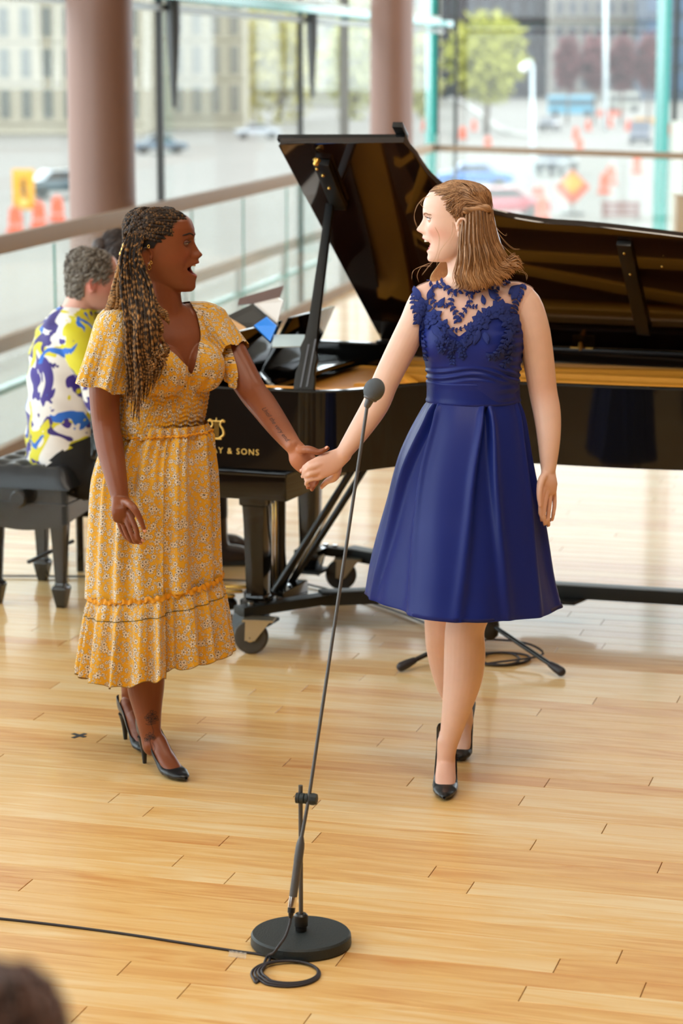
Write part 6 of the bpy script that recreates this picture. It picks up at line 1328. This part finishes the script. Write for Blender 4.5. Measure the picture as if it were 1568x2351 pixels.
# locs
M_loc = mat('locs', attr='tone', rough=.65, spec=.3, vary=.25, scale=90)
r1 = random.Random(9); lp_ = []; rad_ = []; kind_ = []
def sk1p(az, el, g=1.0): return skull(az, el, g, h1, 240., 140.)
cap = MB(); rr_ = []
for i in range(16):
    el = -.1 + (math.pi / 2 + .08) * i / 15; f0 = 1.5 - .62 * sm(-.1, .55, el) if el < .55 else .88 * (1.32 - el) / .77 if el < 1.32 else 0.; rr_.append([sk1p(f0 + (2 * math.pi - 2 * f0) * k / 40, el, 1.03) for k in range(41)])
cap.rings(rr_, cap=False, closed=False); cap.ball(h1.w(5, 0, 232), [h1.f * .05, h1.l * .04, h1.u * .012], 16, 8)
me_ = cap.mesh('hair_base'); vertcol(me_, np.tile(np.array(lin(30, 24, 22)[:3]), (len(me_.vertices), 1))); add_ob('hair_base', me_, M_loc, w1)
def jp(x, y, Y, s=1.5): return P(x + r1.gauss(0, s), y + r1.gauss(0, s), Y + r1.gauss(0, .004))
for i in range(78):     # pulled back over the crown to the tie behind
    az = -r1.uniform(.75, 2.3) if i % 5 else r1.uniform(.3, 2.2); el = r1.uniform(.3, 1.3)
    if i < 30: az = -r1.uniform(.1, .95); el = r1.uniform(.74, 1.2) if az > -.5 else r1.uniform(.55, 1.1)
    en = P(292 + r1.uniform(-6, 10), 562 + r1.uniform(-20, 30), Y1 - .03 + r1.uniform(-.02, .03)); a2 = math.copysign(max(2.3, abs(az)), az)
    lp_.append([sk1p(az, el, 1.0), sk1p(az + (a2 - az) * .3, el * .9 + .12, 1.05), sk1p(az + (a2 - az) * .65, el * .6 + .25, 1.06), en, P(286 + r1.gauss(0, 5), 600 + r1.gauss(0, 8), Y1 - .02)]); rad_.append(.0056); kind_.append(0)
for i in range(120):     # the long fall over her right shoulder, in front of the chest
    f = r1.random(); x0 = 284 + 40 * f; xm = 281 + 72 * f; xe = 296 + 84 * f ** 1.1 + r1.gauss(0, 6); ye = 965 - 190 * abs(f - .22) - r1.random() * 70 + 20; Yc = Y1 - .115 - .02 * r1.random() - .03 * (f > .3)
    lp_.append([P(x0 + 10, 535, Y1 - .075), jp(x0 - 2, 590, Y1 - .105), jp(xm - 4, 660, Y1 - .125), jp(xm + 6, 740, Yc - .045), jp(xm * .6 + xe * .4 + 2, 810, Yc - .055), jp(xe + 2, (820 + ye) / 2, Yc - .055), jp(xe, ye, Yc - .055, 3)]); rad_.append(r1.uniform(.0032, .0044)); kind_.append(1)
for i in range(30):     # temple locs swept back above the ear
    az = -r1.uniform(1.0, 1.6); el = r1.uniform(.02, .5) if az < -1.15 else r1.uniform(.25, .6); en = P(294 + r1.uniform(-6, 8), 566 + r1.uniform(-14, 22), Y1 - .06)
    lp_.append([sk1p(az + .12, el - .02, 1.0), sk1p(az - .2, el + .05, 1.05), sk1p(-2.0, .22 + .2 * r1.random(), 1.06), en, P(288 + r1.gauss(0, 5), 600 + r1.gauss(0, 8), Y1 - .05)]); rad_.append(.0042); kind_.append(0)
for i in range(44):     # from the back of the crown down to the tie
    az = math.pi + r1.uniform(-1.0, 1.0); el = r1.uniform(.35, 1.45); en = P(290 + r1.uniform(-6, 8), 572 + r1.uniform(-20, 30), Y1 + r1.uniform(-.06, .05))
    lp_.append([sk1p(az, el, 1.0), sk1p(az, el * .75 + .05, 1.055), sk1p(az * .6 + math.pi * .4, el * .45, 1.05), en, P(284 + r1.gauss(0, 5), 612 + r1.gauss(0, 8), Y1 - .02)]); rad_.append(.0050); kind_.append(0)
for i in range(10):     # curly ends by the cheek and neck
    x = 340 + 14 * r1.random(); xe = 356 + 28 * r1.random(); ye = 720 + 90 * r1.random(); lp_.append([P(318, 572, Y1 - .085), jp(x - 16, 640, Y1 - .10), jp(x + 8, 700, Y1 - .13), jp(xe, ye - 20, Y1 - .155), jp(xe + 6, ye, Y1 - .16)]); rad_.append(.0050); kind_.append(2)
for i in range(26):     # lighter cluster at the back, over the shoulder blade
    f = r1.random(); xe = 236 + 42 * f; ye = 735 - 20 * f + r1.gauss(0, 10); lp_.append([P(290, 555, Y1 - .03), jp(276 + 8 * f, 600, Y1 - .05), jp(262 + 20 * f, 650, Y1 - .07), jp(252 + 28 * f, 695, Y1 - .10), jp(xe, ye, Y1 - .115, 3)]); rad_.append(.0060); kind_.append(3)
tl = [r1.random() for _ in lp_]; K0, K1, K2, K3 = (np.array(lin(*x)[:3]) for x in ((24, 20, 19), (84, 58, 34), (158, 112, 62), (180, 124, 76)))
def locc(i, s):      # dark at the root, flecked with gold in the twists, lighter tips
    k = kind_[i]; n = len(s); fl = .5 + .5 * np.sin(np.arange(n) * 2.4 + tl[i] * 6 + 1.3 * np.sin(np.arange(n) * .7 + tl[i] * 40))
    thr = {0: .05 + 0 * s, 1: (.12 + .24 * s + .25 * s ** 3) * (.5 + .9 * tl[i]), 2: .55 + .3 * s, 3: .72 + .25 * s}[k]; g = sm(1 - thr - .12, 1 - thr + .12, fl)[:, None]
    dk = K0 * (1 - s[:, None]) + (K0 * .55 + K1 * .45) * s[:, None]; gd = K2 * (.8 + .4 * tl[i])
    return dk * (1 - g) + (gd if k else K2 * .7) * g
strands('locs', M_loc, lp_, w1, rad_, 6, 13, locc, bump=[x * 6 for x in tl])
# gold cuff beads in the locs, earrings
for x, y in ((283, 572), (279, 582), (286, 563)): adopt(w1, MB().lathe([(.0062, -.006), (.0068, 0), (.0062, .006)], P(x, y, Y1 - .075), 12, Matrix.Rotation(R(25), 3, 'Y')).build('loc_cuff', M_brass, smooth=True))
for (x, y, rz_, rx_) in ((343, 613, .0085, .004), (347, 603, .0045, .003), (341, 566, .0045, .003)): adopt(w1, MB().tube([P(x, y, Y1 - .089) + Vector((rx_ * math.sin(k * .7), .001 * k % .003, rz_ * math.cos(k * .7))) for k in range(10)], .0014, 7).build('earring', M_brass, smooth=True))
# ================================================================ pianist, page turner, listener in the front row
BASE_N = [(a, b * .93, c, d, e) for a, b, c, d, e in h1.base]; PROF_N = [(a, b * .93) for a, b in [(-4, 90), (0, 104), (5, 111), (12, 114), (27, 112), (38, 114), (46, 120), (53, 119), (57, 116), (62, 121), (68, 122.5), (78, 120), (88, 122), (95, 130), (100, 136), (104, 135), (112, 128), (128, 121), (138, 116), (150, 111.5), (158, 112), (165, 113.5), (180, 112.5), (195, 108), (207, 102), (220, 88), (231, 62), (240, 12)]]
NEU = dict(lo=57, up=57.5, cz=57, hw=24, depth=0, nose=100, lipx=60, inx=0)
M_skin3 = skin_mat('rosy_skin', .45, .1)
def hair_cap(h, root, m, col, f0=1.0, n=500, ln=.03, seed=1, zt=240., zc=140., low=-.75, curl=.006, back=2.3, face=.5, r=.0016):
    rg = random.Random(seed); cap = MB(); rr = []
    S_ = lambda az, el, g: skull(az, el, g, h, zt, zc)
    for i in range(18):
        el = low + (math.pi / 2 + .05 - low) * i / 17; e0 = 1.9 if el < -.1 else f0 if el < .5 else f0 * (1.35 - el) / .85 if el < 1.35 else 0.
        rr.append([S_(e0 + (2 * math.pi - 2 * e0) * k / 36, el, 1.05) for k in range(37)])
    cap.rings(rr, cap=False, closed=False); cap.ball(h.w(5, 0, zt - 6), [h.f * .05, h.l * .04, h.u * .012], 16, 8)
    me = cap.mesh('hair_base'); vertcol(me, np.tile(np.array(col[0][:3]), (len(me.vertices), 1))); add_ob('hair_base', me, m, root)
    pths = []; t = []
    for i in range(n):
        az = rg.uniform(f0 * .7, 2 * math.pi - f0 * .7); el = rg.uniform(low, 1.45)
        if el < -.05 and (az < 1.9 or az > 4.38): el = rg.uniform(.1, 1.4)
        a2 = az + (.28 if az < math.pi else -.28) * (1 if el < 1.2 else 2); e2 = el - .18
        j = lambda p: Vector(p) + Vector((rg.gauss(0, curl), rg.gauss(0, curl), rg.gauss(0, curl))) * .5
        pths.append([S_(az, el, 1.03), j(S_((az + a2) / 2, (el + e2) / 2, 1.10)), j(S_(a2, e2, 1.09)), j(S_(a2 + .05, e2 - .1, 1.05))]); t.append(rg.random())
    cc = [np.array(c[:3]) for c in col]
    strands('hair', m, pths, root, r, 4, 4, lambda i, s: np.tile(cc[int(t[i] * (len(cc) - .01))], (len(s), 1)))
M_hair3 = mat('short_hair', attr='tone', rough=.5, vary=.15, scale=60)
# --- pianist
YP = 9.3
pn = empty('person', P(140, 1180, YP), 'pianist with short greying wavy hair and purple and yellow patterned shirt, seated on the bench', 'person')
h3 = Head(P(203, 716, YP), (.975, .22, 0), BASE_N, PROF_N, NEU, 141, (2, 108), 2.1, lean=.08)
b3 = MB(); h3.mesh(b3, 110, 100); f3 = Vector((.97, .24, 0)).normalized(); l3 = Vector((0, 0, 1)).cross(f3)
TR = [(P(146, 1112, YP), .175, .15, .13), (P(146, 1060, YP), .185, .15, .135), (P(147, 980, YP), .175, .145, .132), (P(150, 900, YP), .175, .14, .132), (P(156, 820, YP), .185, .125, .135), (P(162, 765, YP), .19, .10, .12, 2.1), (P(168, 735, YP), .15, .075, .095, 2.), (P(176, 716, YP), .08, .06, .07, 2.), (P(182, 704, YP), .06, .055, .06, 2.)]
torso(b3, TR, f3)
b3.tube([P(168, 740, YP), P(184, 700, YP), P(196, 650, YP)], [.07, .06, .055], 20, res=4, cap='round')
for s in (-1, 1):
    o_ = l3 * s * .19; sh = P(166, 768, YP) + o_; el_ = P(212, 935, YP) + l3 * s * .24 + f3 * .03; wr = PP(-.74, .78 + .16 * s, .80); 
    b3.tube([P(160, 765, YP) + o_ * .6, sh, sh.lerp(el_, .5), el_, el_.lerp(wr, .5), wr], [.06, .062, .055, .045, .04, .028], 18, res=4, cap='round')
    kn = [PP(-.66, .78 + .16 * s + .022 * (k - 1.5), .808) for k in range(4)]
    hand(b3, wr, wr.lerp((kn[1] + kn[2]) / 2, .6), .027, [[p_, p_ + pa * .03 + Vector((0, 0, .006)), p_ + pa * .05 - Vector((0, 0, .012)), p_ + pa * .055 - Vector((0, 0, .032))] for p_ in kn], [wr + pb * s * -.03 + pa * .02, wr + pb * s * -.045 + pa * .06, wr + pb * s * -.045 + pa * .09 - Vector((0, 0, .02))], .008, .013, .036, (0, 0, 1))
    hp = P(138, 1085, YP) + l3 * s * .10; kn_ = hp + f3 * .43 + Vector((0, 0, .015)); an = PP(-.85, .80 + .1 * s, .09)
    b3.tube([hp, hp.lerp(kn_, .5), kn_, kn_.lerp(an, .35), an], [.088, .078, .06, .055, .036], 18, res=5, cap='round')
    b3.tube([an, an + pa * .06 - Vector((0, 0, .045)), an + pa * .17 - Vector((0, 0, .062))], [.036, .036, .025], 14, res=4, cap='round')
me3 = remesh(b3, .005, 3); c3 = getco(me3); C3 = face_tint(h3, c3, lin(226, 170, 150), lin(196, 100, 96), lin(120, 40, 40), lin(224, 128, 112))
w_ = np.exp(-(np.linalg.norm(c3 - np.array(h3.w(2, -74, 108)), axis=1) / .035) ** 2)[:, None] * .6; C3 = C3 * (1 - w_) + np.array(lin(224, 110, 104)[:3]) * w_
vertcol(me3, C3); add_ob('body', me3, M_skin3, pn); eyes(h3, pn, M_iris_d, mat('rosy_eyelid', lin(216, 150, 130), .5), M_lash, .3)
def shirt_mat():
    m = bpy.data.materials.new('patterned_shirt'); m.use_nodes = True; nt = m.node_tree; N = nt.nodes.new; L = nt.links.new; b = nt.nodes['Principled BSDF']; tc = N('ShaderNodeTexCoord'); cur = None
    for i, (sc_, th_, c, off) in enumerate(((0, 0, lin(232, 226, 220), 0), (5.2, .52, lin(60, 40, 132), 1), (5.6, .56, lin(214, 202, 30), 23), (8, .62, lin(36, 104, 200), 51), (9, .60, lin(54, 36, 116), 77))):
        if i == 0:
            q_ = N('ShaderNodeRGB'); q_.outputs[0].default_value = c; cur = q_.outputs[0]; continue
        mp = N('ShaderNodeMapping'); mp.inputs['Location'].default_value = (off, off, off); L(tc.outputs['Object'], mp.inputs['Vector'])
        n = N('ShaderNodeTexNoise'); n.inputs['Scale'].default_value = sc_; n.inputs['Detail'].default_value = 2.5; n.inputs['Distortion'].default_value = .9; L(mp.outputs[0], n.inputs['Vector'])
        g = N('ShaderNodeMath'); g.operation = 'GREATER_THAN'; g.inputs[1].default_value = th_; L(n.outputs['Fac'], g.inputs[0])
        mx = N('ShaderNodeMix'); mx.data_type = 'RGBA'; L(g.outputs[0], mx.inputs[0]); L(cur, mx.inputs[6]); mx.inputs[7].default_value = c; cur = mx.outputs[2]
    L(cur, b.inputs['Base Color']); b.inputs['Roughness'].default_value = .65; return m
zs0, zs1 = P(146, 1100, YP).z, P(172, 716, YP).z
hc3 = np.array(h3.w(0, 0, 100)); hc3n = np.array(f3)
def m_shirt(c, no):
    d = c - np.array(P(150, 900, YP)); fw = d @ np.array(f3); return (c[:, 2] > zs0 - .02 * 0) & (c[:, 2] < zs1 + .02) & (fw < .36) & (projn(c)[1] < np.interp(projn(c)[0], [60, 90, 150, 215, 300], [1100, 1092, 1036, 1008, 990]))
sh3 = garment(me3, m_shirt, .012, 30, 'shirt'); cs3 = getco(sh3); no3 = getno(sh3); setco(sh3, cs3 + no3 * (.005 * np.sin(cs3[:, 2] * 55 + cs3[:, 0] * 40) * np.sin(cs3[:, 1] * 30 + 2))[:, None]); add_ob('shirt', sh3, shirt_mat(), pn)
M_black = mat('black_cloth', lin(24, 24, 26), .85, sheen=.2)
def m_tr(c, no): return (c[:, 2] < zs0 + .2) & (c[:, 2] > .12) & (projn(c)[1] > np.interp(projn(c)[0], [60, 90, 150, 215, 300], [1086, 1078, 1022, 994, 980]))
add_ob('trousers', garment(me3, m_tr, .0145, 12, 'trousers'), M_black, pn)
for s in (-1, 1):
    an = PP(-.85, .80 + .1 * s, .09); adopt(pn, MB().tube([an + Vector((0, 0, .03)), an, an + pa * .06 - Vector((0, 0, .035)), an + pa * .13 - Vector((0, 0, .046)), an + pa * .2 - Vector((0, 0, .056))], [.042, .046, .045, .042, .026], 18, res=4, cap='round').build('shoe', M_shoe, smooth=True))
hair_cap(h3, pn, M_hair3, [lin(98, 86, 74), lin(126, 114, 100), lin(76, 64, 54), lin(150, 140, 128), lin(176, 168, 158)], f0=.95, n=1800, seed=4, low=-.85, curl=.006, r=.0015)
# --- page turner beyond the pianist
YT = 10.0
pt_ = empty('person', P(300, 1200, YT), 'page turner with dark pinned up hair in dark clothes, mostly hidden behind the pianist', 'person')
h4 = Head(P(280, 664, YT), (.96, .28, 0), BASE_N, PROF_N, NEU, 141, (2, 108), 2.1, lean=.06)
b4 = MB(); h4.mesh(b4, 90, 80); f4 = Vector((.96, .28, 0)).normalized(); l4 = Vector((0, 0, 1)).cross(f4)
torso(b4, [(P(262, 1080, YT), .16, .12, .12), (P(262, 1020, YT), .17, .12, .12), (P(264, 900, YT), .14, .10, .10), (P(268, 790, YT), .155, .10, .105), (P(270, 720, YT), .165, .08, .09, 2.1), (P(272, 695, YT), .12, .06, .07, 2.), (P(276, 674, YT), .055, .05, .055, 2.)], f4)
b4.tube([P(270, 700, YT), P(274, 660, YT), P(280, 610, YT)], [.06, .05, .05], 18, res=4, cap='round')
bt = FL(540, 1296)
for s in (-1, 1):
    sh = P(268, 722, YT) + l4 * s * .165; el_ = sh + f4 * .08 - Vector((0, 0, .28)); wr = el_ + f4 * .22 - l4 * s * .1 - Vector((0, 0, .02))
    b4.tube([P(268, 722, YT) + l4 * s * .1, sh, el_, wr], [.05, .05, .04, .025], 16, res=5, cap='round')
    kn = [wr + f4 * .08 + l4 * s * .018 * (k - 1.5) for k in range(4)]; hand(b4, wr, wr + f4 * .05, .025, [[p_, p_ + f4 * .03, p_ + f4 * .05 - Vector((0, 0, .012)), p_ + f4 * .058 - Vector((0, 0, .026))] for p_ in kn], [wr - l4 * s * .03 + f4 * .03, wr - l4 * s * .035 + f4 * .06, wr - l4 * s * .03 + f4 * .085], .0078, .012, .033, (0, 0, 1))
    hp = P(268, 1075, YT) + l4 * s * .09; an = Vector((bt.x - .07, bt.y, .11)) if s < 0 else Vector((bt.x - .1, bt.y + .24, .11)); kn_ = Vector((an.x - .03, an.y, hp.z + .03))
    b4.tube([hp, hp.lerp(kn_, .5), kn_, kn_.lerp(an, .4), an], [.08, .07, .055, .05, .034], 18, res=5, cap='round'); b4.tube([an, an + Vector((.03, 0, -.06)), an + Vector((.13, 0, -.085))], [.034, .035, .022], 14, res=4, cap='round')
    adopt(pt_, MB().tube([an + Vector((-.012, 0, .19)), an + Vector((-.008, 0, .08)), an + Vector((0, 0, -.02)), an + Vector((.03, 0, -.062)), an + Vector((.09, 0, -.066)), an + Vector((.135, 0, -.080))], [(.05, .046), (.046, .042), (.043, .04), (.044, .046), (.036, .044), (.022, .03)], 18, res=4, cap='round', ref=(0, 0, 1)).build('boot', mat('brown_black_boot', lin(58, 46, 42), .35) if 'brown_black_boot' not in bpy.data.materials else bpy.data.materials['brown_black_boot'], smooth=True),
          MB().prism([(an.x - .055, an.y - .045), (an.x + .15, an.y - .035), (an.x + .17, an.y), (an.x + .15, an.y + .035), (an.x - .055, an.y + .045)], .0, .022).build('boot_sole', M_dark, bevel=.006))
me4 = remesh(b4, .006, 3); c4 = getco(me4); vertcol(me4, face_tint(h4, c4, lin(206, 150, 128), lin(176, 90, 86), lin(120, 40, 40), lin(206, 120, 104))); add_ob('body', me4, M_skin3, pt_); eyes(h4, pt_, M_iris_d, bpy.data.materials['rosy_eyelid'], M_lash, .3)
add_ob('dark_top', garment(me4, lambda c, no: (c[:, 2] > P(262, 1085, YT).z) & (c[:, 2] < P(274, 690, YT).z) & ((c - np.array(P(262, 900, YT))) @ np.array(f4) < .34), .01, 16, 'dark_top'), mat('charcoal_cloth', lin(52, 46, 48), .9), pt_)
add_ob('trousers', garment(me4, lambda c, no: (c[:, 2] < P(262, 1078, YT).z) & (c[:, 2] > .2), .009, 10, 'trousers'), M_black, pt_)
hair_cap(h4, pt_, M_hair3, [lin(62, 48, 42), lin(84, 68, 60), lin(50, 38, 34)], f0=.9, n=500, seed=8, low=-.6, curl=.004); adopt(pt_, MB().ball(h4.w(-98, 0, 175), [h4.f * .035, h4.l * .04, h4.u * .035], 16, 10).build('hair_bun', mat('dark_bun', lin(66, 52, 46), .6, vary=.2, scale=80), smooth=True))
def chair(label, c, fwd, m, seat_z=.46):
    f = Vector(fwd).normalized(); l = Vector((0, 0, 1)).cross(f); c = Vector((c[0], c[1], 0)); r = empty('chair', c, label, 'chair'); z = Vector((0, 0, 1))
    def bx(nm, f0, f1_, l0, l1_, z0, z1): return adopt(r, MB().hexa([c + f * a + l * b + z * h_ for h_ in (z0, z1) for a, b in ((f0, l0), (f1_, l0), (f1_, l1_), (f0, l1_))]).build(nm, m, bevel=.008))
    bx('seat', -.22, .22, -.21, .21, seat_z - .05, seat_z); bx('backrest', -.26, -.22, -.2, .2, seat_z + .12, seat_z + .42)
    for a in (-.21, .18):
        for b in (-.2, .17): bx('leg', a, a + .03, b, b + .03, 0, seat_z - .05 if a > 0 else seat_z + .4)
hz = P(268, 1090, YT); chair('black chair under the page turner, hidden behind the yellow dress', (hz.x, hz.y), f4, M_bw, hz.z - .085)
# --- listener in front, only the top of the head shows at the lower left corner
YL = 1.75; hcL = P(-94, 2510, YL)
ls = empty('person', (hcL.x, hcL.y, 0), 'listener with brown hair at the lower left corner, blurred, seated closest to the camera', 'person')
h5 = Head(hcL - Vector((0, 0, .145)), (.1, 1, 0), BASE_N, PROF_N, NEU, 141, (2, 108), 2.1)
b5 = MB(); h5.mesh(b5, 80, 70); f5 = Vector((.1, 1, 0)).normalized(); l5 = Vector((0, 0, 1)).cross(f5); O5 = hcL - Vector((0, 0, .145)); Zv = Vector((0, 0, 1))
torso(b5, [(O5 - Zv * .66, .17, .13, .13), (O5 - Zv * .58, .17, .13, .13), (O5 - Zv * .40, .14, .11, .11), (O5 - Zv * .22, .16, .11, .11), (O5 - Zv * .10, .18, .08, .10, 2.1), (O5 - Zv * .05, .12, .06, .08), (O5 - Zv * .01, .06, .055, .06)], f5)
b5.tube([O5 - Zv * .06, O5 + Zv * .02, O5 + Zv * .1], [.06, .055, .05], 16, res=3, cap='round')
for s in (-1, 1):
    sh = O5 - Zv * .11 + l5 * s * .175; el_ = sh - Zv * .28 + f5 * .05; wr = el_ + f5 * .2 - l5 * s * .08 - Zv * .05; b5.tube([O5 - Zv * .11 + l5 * s * .1, sh, el_, wr], [.05, .05, .04, .026], 14, res=4, cap='round')
    kn = [wr + f5 * .08 + l5 * s * .018 * (k - 1.5) for k in range(4)]; hand(b5, wr, wr + f5 * .05, .025, [[p_, p_ + f5 * .03, p_ + f5 * .05 - Zv * .012, p_ + f5 * .058 - Zv * .026] for p_ in kn], [wr - l5 * s * .03 + f5 * .03, wr - l5 * s * .035 + f5 * .06, wr - l5 * s * .03 + f5 * .085], .0078, .012, .033, (0, 0, 1))
    hp = O5 - Zv * .62 + l5 * s * .09; kn_ = hp + f5 * .42 + Zv * .01; an = kn_ * 1; an.z = .1; b5.tube([hp, hp.lerp(kn_, .5), kn_, kn_.lerp(an, .4), an], [.085, .072, .056, .05, .034], 16, res=4, cap='round'); b5.tube([an, an + f5 * .05 - Zv * .05, an + f5 * .15 - Zv * .075], [.034, .034, .022], 12, res=3, cap='round')
    adopt(ls, MB().tube([an + Zv * .02, an - Zv * .03, an + f5 * .06 - Zv * .055, an + f5 * .165 - Zv * .07], [.045, .044, .04, .024], 14, res=3, cap='round').build('shoe', M_shoe, smooth=True))
me5 = remesh(b5, .007, 3); c5 = getco(me5); vertcol(me5, np.tile(np.array(lin(214, 160, 136)[:3]), (len(c5), 1))); add_ob('body', me5, M_skin3, ls)
add_ob('dark_top', garment(me5, lambda c, no: (c[:, 2] < O5.z - .05) & (c[:, 2] > O5.z - .62) & ((c - np.array(O5)) @ np.array(f5) < .22), .01, 12, 'dark_top'), bpy.data.materials['charcoal_cloth'], ls)
add_ob('trousers', garment(me5, lambda c, no: (c[:, 2] < O5.z - .58) & (c[:, 2] > .12), .009, 10, 'trousers'), M_black, ls)
hair_cap(h5, ls, M_hair3, [lin(92, 58, 44), lin(112, 72, 54), lin(70, 44, 34)], f0=1.0, n=900, seed=12, low=-.9, curl=.004, r=.002)
chair('dark chair under the listener, below the frame', (O5.x, O5.y), f5, M_bw, O5.z - .66 - .045)
